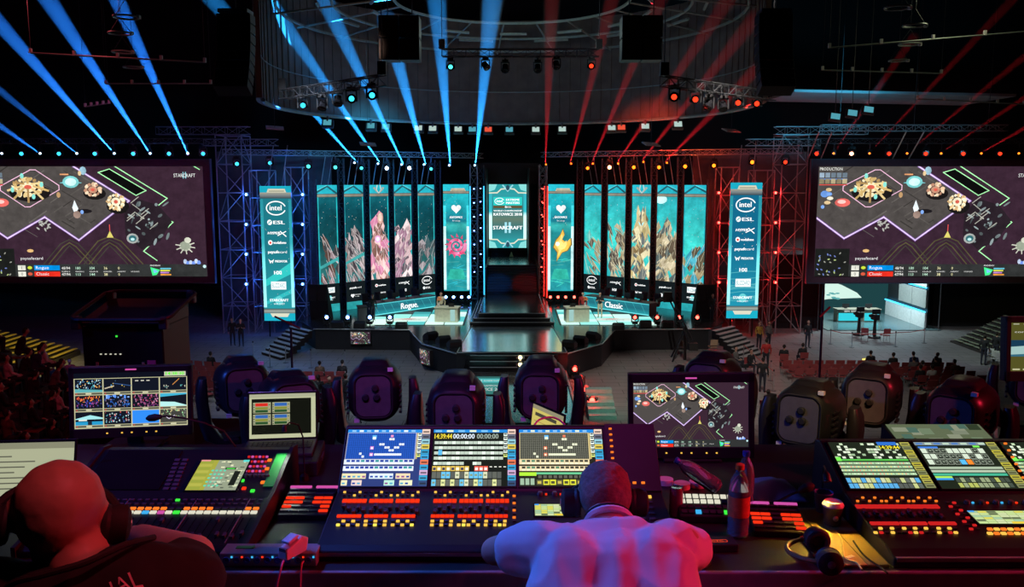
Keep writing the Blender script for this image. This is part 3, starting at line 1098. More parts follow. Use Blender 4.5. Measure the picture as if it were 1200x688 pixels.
def panel_art(i, side, w, h, strip, logos):
    """generic lit artwork: shards and haze over teal, no figure"""
    rr = random.Random(40 + i + side * 10)
    c = Canvas(w, h, 0.0008)
    if side == 0:
        c.grad(0, 0, w, h, [(0, (0.02, 0.30, 0.32)), (0.22, (0.03, 0.20, 0.21)), (0.36, (0.022, 0.12, 0.12)), (0.55, (0.006, 0.055, 0.065)), (0.8, (0.004, 0.06, 0.08)), (1, (0.008, 0.16, 0.2))])
    else:
        c.grad(0, 0, w, h, [(0, (0.02, 0.32, 0.36)), (0.25, (0.03, 0.40, 0.40)), (0.5, (0.05, 0.62, 0.56)), (0.8, (0.03, 0.42, 0.44)), (1, (0.02, 0.30, 0.36))])
    c.rect(0, strip, 0.09, h - 0.8, (0.02, 0.38, 0.42))
    c.rect(w - 0.09, strip, w, h - 0.8, (0.02, 0.42, 0.46))
    stars(c, 26, rr, h * 0.55)
    pal = ([(0.10, 0.055, 0.045), (0.045, 0.05, 0.055), (0.16, 0.14, 0.14), (0.30, 0.22, 0.24)],
           [(0.24, 0.20, 0.20), (0.06, 0.05, 0.06), (0.42, 0.34, 0.36), (0.10, 0.08, 0.09)],
           [(0.42, 0.20, 0.18), (0.62, 0.22, 0.36), (0.22, 0.11, 0.09), (0.80, 0.52, 0.50)],
           [(0.55, 0.38, 0.40), (0.80, 0.66, 0.66), (0.12, 0.09, 0.11), (0.34, 0.18, 0.26)],
           [(0.16, 0.14, 0.15), (0.07, 0.08, 0.09), (0.34, 0.30, 0.32), (0.05, 0.10, 0.11)])[i] if side == 0 else (
           [(0.30, 0.26, 0.16), (0.06, 0.22, 0.22), (0.10, 0.09, 0.07), (0.10, 0.45, 0.42)],
           [(0.26, 0.20, 0.11), (0.07, 0.06, 0.05), (0.46, 0.40, 0.26), (0.12, 0.10, 0.08)],
           [(0.50, 0.40, 0.18), (0.22, 0.15, 0.07), (0.70, 0.62, 0.38), (0.12, 0.14, 0.14)],
           [(0.36, 0.30, 0.18), (0.12, 0.09, 0.06), (0.56, 0.48, 0.32), (0.09, 0.12, 0.12)],
           [(0.30, 0.24, 0.13), (0.04, 0.30, 0.40), (0.10, 0.08, 0.05), (0.08, 0.42, 0.52)])[i]
    dens = (22, 54, 70, 60, 24)[i]
    top = (0.66, 0.74, 0.80, 0.74, 0.66)[i] if side == 0 else (0.66, 0.74, 0.86, 0.78, 0.6)[i]
    for k in range(dens):
        t = k / dens
        y = strip + (h * top - strip) * (1 - t) ** 0.9 * rr.uniform(0.75, 1.0)
        x = rr.uniform(-0.1, w + 0.1)
        if i == 2:
            x = w / 2 + rr.uniform(-0.5, 0.5) * w * (0.35 + 0.9 * t)
        L = rr.uniform(0.5, 1.7)
        d = rr.uniform(-0.7, 0.7) + (0.5 if i < 2 else -0.5 if i > 2 else 0)
        b = rr.uniform(0.10, 0.36)
        cc = rr.choice(pal)
        c.poly([(x, y), (x + b, y - L * 0.35), (x + d * 0.7 + b * 0.4, y - L), (x - b + d * 0.4, y - L * 0.45)], cc)
        c.line([(x, y), (x + d * 0.7 + b * 0.4, y - L)], 0.03, lerp(cc, (0.9, 0.85, 0.85) if side == 0 else (0.9, 0.85, 0.6), 0.5))
    if side == 0 and i == 2:
        c.disc(w * 0.4, strip + 2.9, 0.26, 0.26, (0.75, 0.35, 0.62))
        c.disc(w * 0.4, strip + 2.9, 0.15, 0.15, (1.0, 0.80, 0.95))
        c.disc(w * 0.55, strip + 4.4, 0.26, 0.42, (0.62, 0.36, 0.30))
        c.disc(w * 0.55, strip + 4.45, 0.17, 0.30, (0.85, 0.62, 0.52))
    if side == 1 and i == 2:
        for s in (-1, 1):
            c.poly([(w / 2, strip + 3.2), (w / 2 + s * 0.42, strip + 4.1), (w / 2 + s * 0.36, strip + 5.3), (w / 2 + s * 0.1, strip + 4.2)], (0.55, 0.46, 0.24))
            c.poly([(w / 2 + s * 0.06, strip + 3.8), (w / 2 + s * 0.26, strip + 4.15), (w / 2 + s * 0.08, strip + 4.0)], (0.3, 0.85, 1.0))
    if side == 1 and i == 3:
        c.disc(0.3, h - 1.0, 0.5, 0.32, (0.55, 0.95, 0.95))
    if side == 0:
        c.poly([(0, strip + 1.0 + 0.2 * i), (w, strip + 1.6 + 0.2 * i), (w, strip + 1.85 + 0.2 * i), (0, strip + 1.2 + 0.2 * i)], (0.05, 0.34, 0.34)) if i in (0, 1) else None
    top_trim(c, rr, i)
    z = strip - 1.42
    c.rect(0, z, w, strip, (0.006, 0.010, 0.012))
    logo(c, logos[0], w / 2, strip - 0.45, w * 0.6)
    logo(c, logos[1], w / 2, strip - 1.0, w * 0.52)
    return c


def panel(name, label, pa, pb, z0, z1, c, m, depth=0.16, group=None):
    """upright LED panel from plan point pa to pb: cabinet and lit picture"""
    pa, pb = V((*pa, z0)), V((*pb, z0))
    d = (pb - pa).normalized()
    nrm = d.cross(V((0, 0, 1)))
    t = thing(name, label, 'LED panel', (pa + pb) / 2, 0, group)
    q = [pa - nrm * 0.01, pb - nrm * 0.01, pb - nrm * depth, pa - nrm * depth]
    MB().hexa([p - d * 0 for p in q] + [p + V((0, 0, z1 - z0)) for p in q]).build('cabinet', BLACK, t, world=True)
    put('picture', c.mesh('picture', m), t, True, matrix=frame_mat(pa, d, (0, 0, 1)) @ Matrix.Diagonal(((pb - pa).length / c.w, (z1 - z0) / c.h, 0.1, 1)))
    return t


def isect(px, A, B):            # where the sight line of a column of pixels crosses a line in plan
    k = (px - 600) / (FPX * CP)
    # x = k*y ; A + s*(B-A)
    s = (k * A[1] - A[0]) / ((B[0] - A[0]) - k * (B[1] - A[1]))
    return (A[0] + s * (B[0] - A[0]), A[1] + s * (B[1] - A[1]))


PZ0, PZ1 = 1.303, 10.02
LA, LB = (-13.1, 58.0), (-5.9, 65.0)
RA, RB = (13.1, 58.0), (5.55, 65.0)
LP = ((375, 398), (405.5, 428), (435, 457), (463.5, 483.5), (491, 510))
RP = ((684, 703), (711, 731), (739, 761), (768, 791), (799, 824))
LL = (('blizzard', 'starcraft'), ('paysafe', 'katowice'), ('vodafone', 'predator'), ('hyperx', 'hx'), ('intel', 'esl'))
RL = (('intel', 'esl'), ('hyperx', 'hx'), ('vodafone', 'predator'), ('paysafe', 'katowice'), ('blizzard', 'starcraft'))
desc0 = ('dark horn-like shards', 'grey and brown shards', 'rose shards around a pink glow', 'pale pink shards', 'sparse grey shards')
desc1 = ('faint bronze shards', 'dark bronze shards', 'golden shards with blue glints', 'bronze shards under a bright flare', 'bronze and blue shards')
for i, (x0, x1) in enumerate(LP):
    a, b = isect(x0, LA, LB), isect(x1, LA, LB)
    w = math.dist(a, b)
    c = panel_art(i, 0, w, PZ1 - PZ0, 1.95, LL[i])
    panel('led_panel', 'tall teal LED panel with %s, on the blue wing' % desc0[i], a, b, PZ0, PZ1, c, SCRN, group='LED panels on the blue wing')
for i, (x0, x1) in enumerate(RP):
    a, b = isect(x0, RA, RB), isect(x1, RA, RB)
    w = math.dist(a, b)
    c = panel_art(i, 1, w, PZ1 - PZ0, 1.95, RL[i])
    panel('led_panel', 'tall teal LED panel with %s, on the red wing' % desc1[i], a, b, PZ0, PZ1, c, SCRN, group='LED panels on the red wing')


# ---- panels with a heart and a big ornament beside the portal
def heart_panel(side):
    w, h = 2.0, 8.2
    rr = random.Random(3 + side)
    c = Canvas(w, h, 0.0008)
    c.grad(0, 0, w, h, [(0, (0.02, 0.30, 0.34)), (0.3, (0.015, 0.24, 0.26)), (0.55, (0.015, 0.22, 0.24)), (0.62, (0.04, 0.42, 0.40)), (0.66, (0.01, 0.16, 0.22)), (0.75, (0.012, 0.30, 0.36)), (1, (0.015, 0.46, 0.52))])
    for k in range(16):
        y = rr.uniform(0.3, 2.4)
        c.line([(rr.uniform(0.1, 1.2), y), (rr.uniform(0.9, 1.9), y + rr.uniform(-0.25, 0.25))], 0.05, rr.choice([(0.05, 0.55, 0.45), (0.03, 0.42, 0.5), (0.06, 0.32, 0.3)]))
    c.poly([(0.25, 0.9), (1.7, 0.9), (1.5, 1.7), (0.5, 1.7)], (0.03, 0.42, 0.33))
    for s0 in (0, 1):
        x0 = 0 if s0 == 0 else w - 0.2
        c.rect(x0, 0.1, x0 + 0.2, 5.0, (0.60, 0.95, 0.95))
        c.rect(x0, 5.0, x0 + 0.2, 6.6, (0.05, 0.6, 0.66))
    stars(c, 26, rr, 5)
    c.rect(0, h - 0.55, w, h, (0.02, 0.45, 0.55))
    c.grad(0, h - 0.72, w, h - 0.5, [(0, (0.05, 0.06, 0.06)), (0.5, (0.28, 0.26, 0.20)), (1, (0.10, 0.10, 0.08))])
    c.poly([(0.55, h - 0.52), (1.75, h - 0.52), (1.65, h - 0.3), (0.65, h - 0.3)], (0.55, 0.50, 0.36))
    c.line([(0.68, h - 0.46), (1.66, h - 0.46)], 0.05, (0.2, 0.18, 0.12))
    logo(c, 'heart', w * 0.5, 6.35, 0.75)
    c.text('KATOWICE', w * 0.5, 5.62, 0.16, WT, 'c', w=0.95, bold=0.01)
    c.text('for a change', w * 0.5, 5.38, 0.12, WT, 'c', w=0.6)
    if side == 0:               # plain rose spiral ring
        cx, cy = w * 0.5, 3.5
        n = 60
        for k in range(n):
            a = k / n * 4.1 * PI
            r0 = 0.10 + 0.60 * k / n
            c.disc(cx + r0 * math.cos(a), cy + r0 * math.sin(a), 0.05 + 0.11 * k / n, 0.05 + 0.11 * k / n, lerp((0.70, 0.05, 0.16), (0.80, 0.30, 0.52), (k % 6) / 6), 8)
        for k in range(11):
            a = 0.3 + k * 0.5
            c.poly([(cx + 0.68 * math.cos(a), cy + 0.68 * math.sin(a)), (cx + 0.98 * math.cos(a + 0.25), cy + 0.98 * math.sin(a + 0.25)), (cx + 0.68 * math.cos(a + 0.3), cy + 0.68 * math.sin(a + 0.3))], (0.62, 0.06, 0.16))
    else:                       # plain golden leaf shape
        cx, cy = w * 0.5, 3.6
        out = [(0.15, 1.15), (0.28, 0.75), (0.10, 0.40), (0.42, 0.15), (0.75, 0.48), (0.80, 0.0), (0.50, -0.45), (0.10, -0.60), (-0.30, -1.25), (-0.25, -0.6), (-0.55, -0.2), (-0.35, 0.35), (-0.05, 0.7)]
        c.poly([(cx + x * 1.12, cy + y * 1.08) for x, y in out], (0.20, 0.11, 0.02))
        c.poly([(cx + x, cy + y) for x, y in out], (0.80, 0.50, 0.08))
        c.poly([(cx + x * 0.6, cy + y * 0.7) for x, y in out], (0.95, 0.72, 0.22))
        c.disc(cx - 0.25, cy + 0.05, 0.16, 0.16, (0.7, 0.9, 0.9))
    return c


for side, (x0, x1) in enumerate(((520, 550), (642, 672))):
    y = 64.5
    a, b = W(x0, 300, y), W(x1, 300, y)
    panel('led_panel', 'wide teal LED panel with white heart above a %s' % ('rose spiral emblem' if side == 0 else 'golden leaf emblem'), (a.x, y), (b.x, y), W(600, 341, y).z, W(600, 216, y).z, heart_panel(side), SCRN)

# ---- portal screen
w, h = 3.2, 5.3
c = Canvas(w, h, 0.0008)
c.grad(0, 0, w, h, [(0, (0.03, 0.32, 0.36)), (0.3, (0.02, 0.14, 0.15)), (0.45, (0.10, 0.16, 0.12)), (0.6, (0.02, 0.16, 0.17)), (1, (0.03, 0.34, 0.38))])
for s in (0, 1):
    x0 = 0.0 if s == 0 else w - 0.26
    c.grad(x0, 0.7, x0 + 0.26, h - 0.7, [(0, (0.55, 0.95, 0.9)), (0.5, (0.6, 0.95, 0.92)), (0.6, (0.03, 0.42, 0.48)), (1, (0.03, 0.36, 0.42))])
rr = random.Random(8)
for yb, sg in ((0.0, 1), (h, -1)):
    c.rect(0, min(yb, yb + sg * 0.75), w, max(yb, yb + sg * 0.75), (0.02, 0.26, 0.28))
    for s in (-1, 1):
        c.poly([(w / 2 + s * 1.6, yb), (w / 2 + s * 0.9, yb), (w / 2 + s * 1.1, yb + sg * 0.45), (w / 2 + s * 1.6, yb + sg * 0.62)], (0.20, 0.58, 0.56))
        c.line([(w / 2 + s * 1.6, yb + sg * 0.72), (w / 2 + s * 0.9, yb + sg * 0.70), (w / 2 + s * 0.55, yb + sg * 0.4), (w / 2 + s * 0.15, yb + sg * 0.36)], 0.10, (0.62, 0.62, 0.48))
        c.line([(w / 2 + s * 0.4, yb + sg * 0.1), (w / 2, yb + sg * 0.55)], 0.12, (0.25, 0.55, 0.62))
    c.disc(w / 2, yb + sg * 0.28, 0.16, 0.24, (0.02, 0.06, 0.09), 8)
c.rect(0.38, 3.55, w - 0.38, 4.25, (0.02, 0.50, 0.46))
c.text('intel', 0.9, 3.8, 0.26, WT, 'c', w=0.5, bold=0.008)
n = 24
c.line([(0.9 + 0.40 * math.cos(0.4 + 5.5 * k / n), 3.9 + 0.26 * math.sin(0.4 + 5.5 * k / n)) for k in range(n + 1)], 0.045, WT)
c.text('EXTREME', 1.46, 3.94, 0.17, WT, w=1.15, bold=0.012)
c.text('MASTERS', 1.46, 3.68, 0.17, WT, w=1.15, bold=0.012)
c.rect(0.38, 3.32, w - 0.38, 3.53, (0.10, 0.07, 0.03))
logo(c, 'esl', w / 2 + 0.06, 3.42, 0.62)
c.text('WORLD CHAMPIONSHIP', w / 2, 3.04, 0.14, WT, 'c', w=2.4, bold=0.006)
c.text('KATOWICE 2018', w / 2, 2.70, 0.24, WT, 'c', w=2.4, bold=0.012)
c.text('II', w / 2, 1.25, 0.95, (0.30, 0.62, 0.70), 'c', bold=0.03)
c.text('STARCRAFT', w / 2, 1.55, 0.30, WT, 'c', w=2.5, bold=0.014)
yp = 73.0
a, b = W(573, 250, yp), W(617, 250, yp)
panel('portal_screen', 'portal screen with event name lettering above the central stairs', (a.x, yp), (b.x, yp), W(600, 290.5, yp).z, W(600, 216, yp).z, c, screen_mat('portal_picture', 1.35))
pw = thing('stage_portal', 'black portal box around the central screen above the stairs', 'portal', (0, 73.4, 3.85))
zb, zt = W(600, 290.5, yp).z, W(600, 216, yp).z
MB().box(((a.x + b.x) / 2, 73.35, (3.85 + zb) / 2), (4.2, 0.3, zb - 3.85)).build('lower_panel', BLACKG, pw, world=True)
MB().box(((a.x + b.x) / 2, 73.35, zt + 0.9), (5.2, 0.3, 1.8)).build('upper_panel', BLACK, pw, world=True)
for s in (-1, 1):
    MB().box(((a.x + b.x) / 2 + s * 1.74, 70.6, 7.6), (0.12, 5.6, 7.4)).build('side_panel', BLACK, pw, world=True)
t = thing('warning_cone', 'small pale cone standing on the landing under the portal screen', 'cone', (-0.05, 72.6, 3.86))
MB().lathe([(0.17, 0.03), (0.02, 0.42)], 10).build('cone', mat('pale_yellow', (0.8, 0.7, 0.35), 0.6), t)
MB().box((0, 0, 0.015), (0.4, 0.4, 0.03)).build('foot', RUBBER, t)


# ---- tall sponsor banners at the outer ends
def banner(side):
    w, h = 2.25, 8.85
    rr = random.Random(20 + side)
    c = Canvas(w, h, 0.0008)
    a, b = ((0.012, 0.16, 0.20), (0.02, 0.30, 0.34)) if side == 0 else ((0.006, 0.12, 0.22), (0.015, 0.28, 0.40))
    c.grad(0, 0, w, h, [(0, b), (0.3, lerp(a, b, 0.5)), (0.55, a), (1, a)])
    if side == 0:
        c.poly([(0, 2.6), (w, 4.0), (w, 3.2), (0, 2.2)], (0.03, 0.50, 0.48))
        c.poly([(0, 1.2), (w, 2.2), (w, 1.9), (0, 1.0)], (0.03, 0.44, 0.46))
    else:
        for k in range(14):
            y = rr.uniform(0.9, 3.0)
            c.line([(0.2, y), (rr.uniform(0.8, 1.6), y + rr.uniform(-0.15, 0.15)), (2.1, y + 0.1)], 0.04, (0.08, 0.40, 0.44))
    for s0 in (0, 1):
        x0 = 0 if s0 == 0 else w - 0.22
        c.grad(x0, 0.9, x0 + 0.22, h - 0.85, [(0, (0.40, 0.92, 0.95)), (0.42, (0.18, 0.78, 0.82)), (0.6, (0.03, 0.36, 0.42)), (1, (0.02, 0.24, 0.30))])
    stars(c, 40, rr, 1.0)
    c.rect(0, h - 0.5, w, h, (0.01, 0.34, 0.46))
    c.grad(0, h - 0.8, w, h - 0.42, [(0, (0.03, 0.05, 0.06)), (0.5, (0.16, 0.19, 0.20)), (1, (0.30, 0.30, 0.24))])
    c.poly([(0.5, h - 0.42), (1.9, h - 0.42), (1.8, h - 0.18), (0.6, h - 0.18)], (0.55, 0.54, 0.40))
    c.line([(0.68, h - 0.33), (1.72, h - 0.33)], 0.05, (0.16, 0.16, 0.12))
    c.rect(0, 0, w, 0.5, (0.01, 0.36, 0.48))
    c.grad(0, 0.5, w, 0.82, [(0, (0.10, 0.16, 0.16)), (0.5, (0.30, 0.34, 0.30)), (1, (0.02, 0.05, 0.06))])
    c.poly([(0.6, 0.26), (1.7, 0.26), (1.85, 0.5), (0.45, 0.5)], (0.62, 0.62, 0.48))
    for k, (lg, wd) in enumerate((('intel', 1.36), ('esl', 1.35), ('hyperx', 1.3), ('vodafone', 1.35), ('paysafe', 1.35), ('predator', 1.35), ('hx', 0.95), ('blizzard', 1.3), ('starcraft', 1.35))):
        y = (7.42, 6.5, 5.8, 5.18, 4.55, 3.95, 3.2, 2.35, 1.35)[k]
        logo(c, lg, w / 2, y, wd)
    return c


for side, (x0, x1, yt, yb) in enumerate(((307, 343.5, 218, 376), (853.5, 890.5, 214, 373))):
    y = 56.0
    a, b = W(x0, 297, y), W(x1, 297, y)
    bt = panel('sponsor_banner', 'tall lit sponsor banner with a column of white logos, %s' % ('teal, on blue scaffolding' if side == 0 else 'blue, on red scaffolding'), (a.x, y), (b.x, y), W(600, yb, y).z, W(600, yt, y).z, banner(side), screen_mat('banner_picture', 1.25))
    for q in (0.15, 0.85):
        MB().box((a.x + (b.x - a.x) * q, y + 0.1, W(600, yb, y).z / 2), (0.08, 0.08, W(600, yb, y).z)).build('foot_post', BLACK, bt, world=True)
    for q in (0.25, 0.7):
        xx = a.x + (b.x - a.x) * q
        MB().bar((xx, y + 0.1, W(600, yt, y).z - 0.1), (xx + 0.3, 56.70, 12.62), 0.03, 5).build('hanger', STEEL, bt, world=True)


# ================================================================== RIGGING
PZT = 10.02


def hook_of(z, size=0.34, r=0.024):
    return z - size / 2 - r


# overhead stage trusses with their rows of lamps
def lamp_row(pts, ends, names, wing, lift=0.62, cam_lamps=True):
    """pts: (px, py, lens, size, word, aim_up); ends: two plan points"""
    A, B = ends
    zs = []
    plan = []
    for px, py, *_ in pts:
        p = isect(px, A, B)
        plan.append(p)
        zs.append(W(px, py, p[1]).z)
    zt = max(zs) + lift
    ex = V((B[0] - A[0], B[1] - A[1], 0)).normalized()
    truss('lighting_truss', names, [(A[0], A[1], zt), (B[0], B[1], zt)], 0.34)
    for k, ((px, py, lens, sc, word, up), (x, y), z) in enumerate(zip(pts, plan, zs)):
        p = V((x, y, z))
        aim = to_cam(p, -8 if up else 1.5)
        stage_light(p, aim, lens, '%s lamp hung on the %s stage truss, %s from the outer end' % (word, wing, ORD[k]), 'lamps on the %s stage truss' % wing, sc, hook=hook_of(zt), hookw=0.42)
    return zt


left_row = [(284, 192, CYAN, 1.2, 'oval cyan', 0), (322, 191, CYAN, 1.2, 'oval cyan', 0), (366, 195, TEALL, 1.25, 'round teal', 0), (397, 196, TEALL, 1.2, 'round teal', 0), (419, 191, BLUEW, 0.6, 'small beam blue', 1),
            (427, 197, TEALL, 1.1, 'round teal', 0), (446, 192, BLUEW, 0.6, 'small beam blue', 1), (456, 197, WHITEL, 1.2, 'glaring white', 0), (473, 193, BLUEW, 0.6, 'small beam blue', 1), (482, 197, WHITEL, 1.2, 'glaring white', 0),
            (499, 193, BLUEW, 0.6, 'small beam blue', 1), (507, 198, TEALL, 1.1, 'round teal', 0), (528, 194, BLUEW, 0.6, 'small beam blue', 1), (557, 194, BLUEW, 0.6, 'small beam blue', 1)]
right_row = [(914, 190, REDL, 1.2, 'oval red', 0), (876, 190, ORANGEL, 1.25, 'oval orange', 0), (832, 194, ORANGEL, 1.2, 'oval orange', 0), (799, 195, ORANGEL, 1.25, 'round orange', 0), (778, 191, ORANGEL, 0.6, 'small beam orange', 1),
             (769, 196, ORANGEL, 1.2, 'round orange', 0), (751, 190, ORANGEL, 0.6, 'small beam orange', 1), (740, 196, ORANGEL, 1.2, 'round orange', 0), (722, 192, ORANGEL, 0.6, 'small beam orange', 1), (712, 196, ORANGEW, 1.3, 'glaring orange-white', 0),
             (693, 192, ORANGEL, 0.6, 'small beam orange', 1), (687, 197, ORANGEL, 1.15, 'round orange', 0), (668, 192, ORANGEL, 0.6, 'small beam orange', 1), (639, 193, ORANGEL, 0.6, 'small beam orange', 1)]
RIGL = ((-18.6, 55.6), (-2.2, 64.2))
RIGR = ((18.6, 55.6), (2.2, 64.2))
ztl = lamp_row(left_row, RIGL, 'long aluminium truss with blue lamps over the blue wing of the stage', 'blue')
ztr = lamp_row(right_row, RIGR, 'long aluminium truss with red lamps over the red wing of the stage', 'red')


# upright truss columns between the panels, resting on the deck
def column(px, line, label, size=0.36, m=DSTEEL, ztop=11.2, back=0.0, z0=ZD):
    x, y = isect(px, *line)
    return truss('truss_column', label, [(x, y + back, z0), (x, y + back, ztop)], size, m=m, r=0.03, group='truss columns between the LED panels')


for k, px in enumerate((369, 402, 431.5, 460, 487.5, 514)):
    column(px, (LA, LB), 'dark upright truss column beside the blue-wing LED panels, %s from the outer end' % ORD[k], 0.40, ztop=ztl - 0.3 if k else 10.4, back=0.32)
for k, px in enumerate((830, 795, 764.5, 735, 707, 678.5)):
    column(px, (RA, RB), 'dark upright truss column beside the red-wing LED panels, %s from the outer end' % ORD[k], 0.40, ztop=ztr - 0.3 if k else 10.4, back=0.32)

# slanting stay rods over each panel
for side, (row, line, zt) in enumerate(((LP, (LA, LB), ztl), (RP, (RA, RB), ztr))):
    for k, (x0, x1) in enumerate(row):
        for q, t in enumerate((0.2, 0.55) if side == 0 else (0.45, 0.8)):
            x, y = isect(x0 + (x1 - x0) * t, *line)
            xe, ye = isect(x0 + (x1 - x0) * t + (5 if side == 0 else -5), *line)
            s_ = MB().bar((x, y + 0.1, PZT + 0.03), (xe, ye + 0.3, zt - 0.22), 0.028, 5)
            for i in range(len(s_.v)):
                s_.v[i] = s_.v[i] - V((x, y, PZT))
            o = s_.build('stay_rod', STEEL)
            o.location = (x, y, PZT)
            tag(o, '%s slanting stay rod holding the %s %s-wing LED panel counted from the %s' % (('outer', 'inner')[q] if side == 0 else ('inner', 'outer')[q], ORD[k], ('blue', 'red')[side], ('scaffold', 'portal')[side]), 'stay rod', 'stay rods above the LED panels')


# scaffold towers left and right of the stage
def scaffold(label, x0, x1, y0, y1, z1, lifts, z0=0.0, m=STEEL):
    t = thing('scaffold_tower', label, 'scaffold', ((x0 + x1) / 2, (y0 + y1) / 2, z0))
    cs = [(x0, y0), (x1, y0), (x1, y1), (x0, y1)]
    for x, y in cs:
        MB().bar((x, y, z0), (x, y, z1), 0.045, 6).build('post', m, t, world=True)
    for k in range(1, lifts + 1):
        z = z0 + (z1 - z0) * k / lifts
        zp = z0 + (z1 - z0) * (k - 1) / lifts
        for i in range(4):
            a, b = cs[i], cs[(i + 1) % 4]
            MB().bar((*a, z), (*b, z), 0.035, 5).build('ledger', m, t, world=True)
            if i in (0, 2) or k % 2:
                p, q = (a, b) if (k + i) % 2 else (b, a)
                MB().bar((*p, zp), (*q, z), 0.03, 5).build('brace', m, t, world=True)
    return t


for s, nm in ((-1, 'blue'), (1, 'red')):
    scaffold('tall lattice scaffold tower next to the %s-side video screen' % nm, s * 19.6, s * 17.9, 57.2, 59.2, 13.3, 7)
    scaffold('slim scaffold tower behind the %s sponsor banner' % ('teal' if s < 0 else 'blue'), s * 17.5, s * 16.2, 57.4, 59.0, 11.0, 6)
    scaffold('lattice scaffold tower between sponsor banner and the %s wing of the stage' % nm, s * 15.15, s * 13.95, 57.4, 59.0, 11.2, 6)
    # upper truss arms on the towers
    truss('lighting_truss', 'short upper truss on top of the %s scaffold tower' % nm, [(s * 23.5, 57.45, 13.6), (s * 17.4, 57.45, 13.6)], 0.5, m=STEEL)
    truss('lighting_truss', 'short lower truss across the %s scaffold towers' % nm, [(s * 20.2, 56.9, 12.8), (s * 15.4, 56.9, 12.8)], 0.42, m=STEEL)
    # cloth backing behind the towers
    struct(MB().box((s * 17.2, 62.5, 6.2), (8.2, 0.2, 12.4)).build('wall_backdrop_%s' % ('left' if s < 0 else 'right'), mat('backing_cloth', (0.10, 0.10, 0.11), 0.9, scale=2)))

# bright spot lamps on the towers
BLUES = glow('lens_deep_blue', (0.16, 0.32, 1.0), 14.0, False)
REDS = glow('lens_deep_red', (1.0, 0.06, 0.04), 10.0, False)
for s, lens, colr, nm, xs, ys in ((-1, BLUES, (0.03, 0.16, 1.0), 'blue', (288.5, 354.5), (228, 263, 298, 333)), (1, REDS, (1.0, 0.02, 0.02), 'red', (842.5, 909), (226, 261, 296, 331))):
    for i, px in enumerate(xs):
        for k, py in enumerate(ys):
            yy = 57.05 if (i == 0) == (s < 0) else 57.2
            p = W(px, py, yy)
            outer = (i == 0) == (s < 0)
            xp = s * (17.9 if outer else 15.15)
            t = thing('flood_lamp', 'small %s flood lamp on the %s side of the banner, %s from the top' % (nm, 'outer' if outer else 'inner', ORD[k]), 'stage light', p, 0, '%s flood lamps on the scaffolding' % nm)
            MB().box((0, 0.06, 0), (0.3, 0.14, 0.22)).build('housing', BLACK, t)
            MB().lathe([(0.0005, 0.02), (0.075, 0.012), (0.08, 0.0), (0.0005, 0.0)], 12, (0, -0.01, 0), rotm(PI / 2)).build('lens', lens, t)
            a = xp - p.x
            if abs(a) > 0.05:
                MB().bar((0, 0.1, 0), (a, 0.14, 0), 0.02, 5).build('bracket', DSTEEL, t)
            lamp('POINT', 'flood_lamp_light', p + V((0, -0.25, 0)), colr, 60, size=0.08)
# wash lamps that colour the towers and the wings
for s, colr in ((-1, (0.03, 0.22, 1.0)), (1, (1.0, 0.02, 0.015))):
    lamp('SPOT', 'tower_wash_lamp', (s * 13, 48, 14.5), colr, 5000, (s * 17.2, 59, 8.5), 0.2, math.radians(36), 0.6)
    lamp('SPOT', 'column_wash_lamp', (s * 3, 50, 15.0), colr, 4200, (s * 8, 62, 8), 0.2, math.radians(55), 0.8)
    lamp('SPOT', 'screen_wash_lamp', (s * 13, 34, 11.5), (0.9, 0.12, 0.5) if s < 0 else (0.8, 0.1, 0.18), 1500 if s < 0 else 900, (s * 22, 55, 8), 0.2, math.radians(70), 0.9)
    lamp('SPOT', 'truss_wash_lamp', (s * 6, 53, 13.5), (0.05, 0.5, 1.0) if s < 0 else (1.0, 0.08, 0.02), 2500, (s * 11, 60, 11.5), 0.2, math.radians(75), 0.8)

# portal side towers with light tubes
for s, nm, tube in ((-1, 'blue', glow('tube_cyan', (0.04, 0.45, 0.85), 2.2)), (1, 'red', glow('tube_red', (1.0, 0.03, 0.02), 2.0))):
    for k, (px, y) in enumerate(((556, 65.2), (563.5, 69.0)) if s < 0 else ((636, 65.2), (634.5, 69.0))):
        x = (px - 600) / (FPX * CP) * y
        truss('truss_column', '%s-lit %s truss column flanking the central portal' % (nm, ('front', 'rear')[k]), [(x, y, ZD), (x, y, ztl - 0.6)], 0.55, m=STEEL, r=0.035, group='portal truss columns')
        for q in range(7):
            z = 3.4 + q * 1.05
            t = thing('rack_lamp', 'tiny %s indicator lamp on the %s portal column, %s from the floor' % (nm, ('front', 'rear')[k], ORD[q]), 'lamp', (x + s * -0.02, y - 0.33, z), 0, '%s indicator lamps on the portal columns' % nm)
            MB().box((0, 0.02, 0), (0.2, 0.06, 0.12)).build('housing', BLACK, t)
            MB().box((0, -0.02, 0), (0.11, 0.02, 0.06)).build('lens', BLUES if s < 0 else REDS, t)
    for k, px in enumerate((551.6, 567.5) if s < 0 else (637.5, 641)):
        y = (64.6, 66.5)[k] if s < 0 else (65.6, 64.7)[k]
        x = (px - 600) / (FPX * CP) * y
        t = thing('light_tube', 'upright glowing %s tube, %s of two beside the portal' % (nm, ORD[k]), 'light tube', (x, y, ZD + 0.003))
        MB().box((0, 0, 0.06), (0.2, 0.2, 0.12)).build('foot', BLACK, t)
        MB().bar((0, 0, 0.1), (0, 0, 8.6), 0.045, 8).build('tube', tube, t)

# curved trusses under the drum, each with hung heads
def arc(cx, cy, r, a0, a1, z, n=10):
    return [V((cx + r * math.cos(a0 + (a1 - a0) * k / n), cy + r * math.sin(a0 + (a1 - a0) * k / n), z)) for k in range(n + 1)]


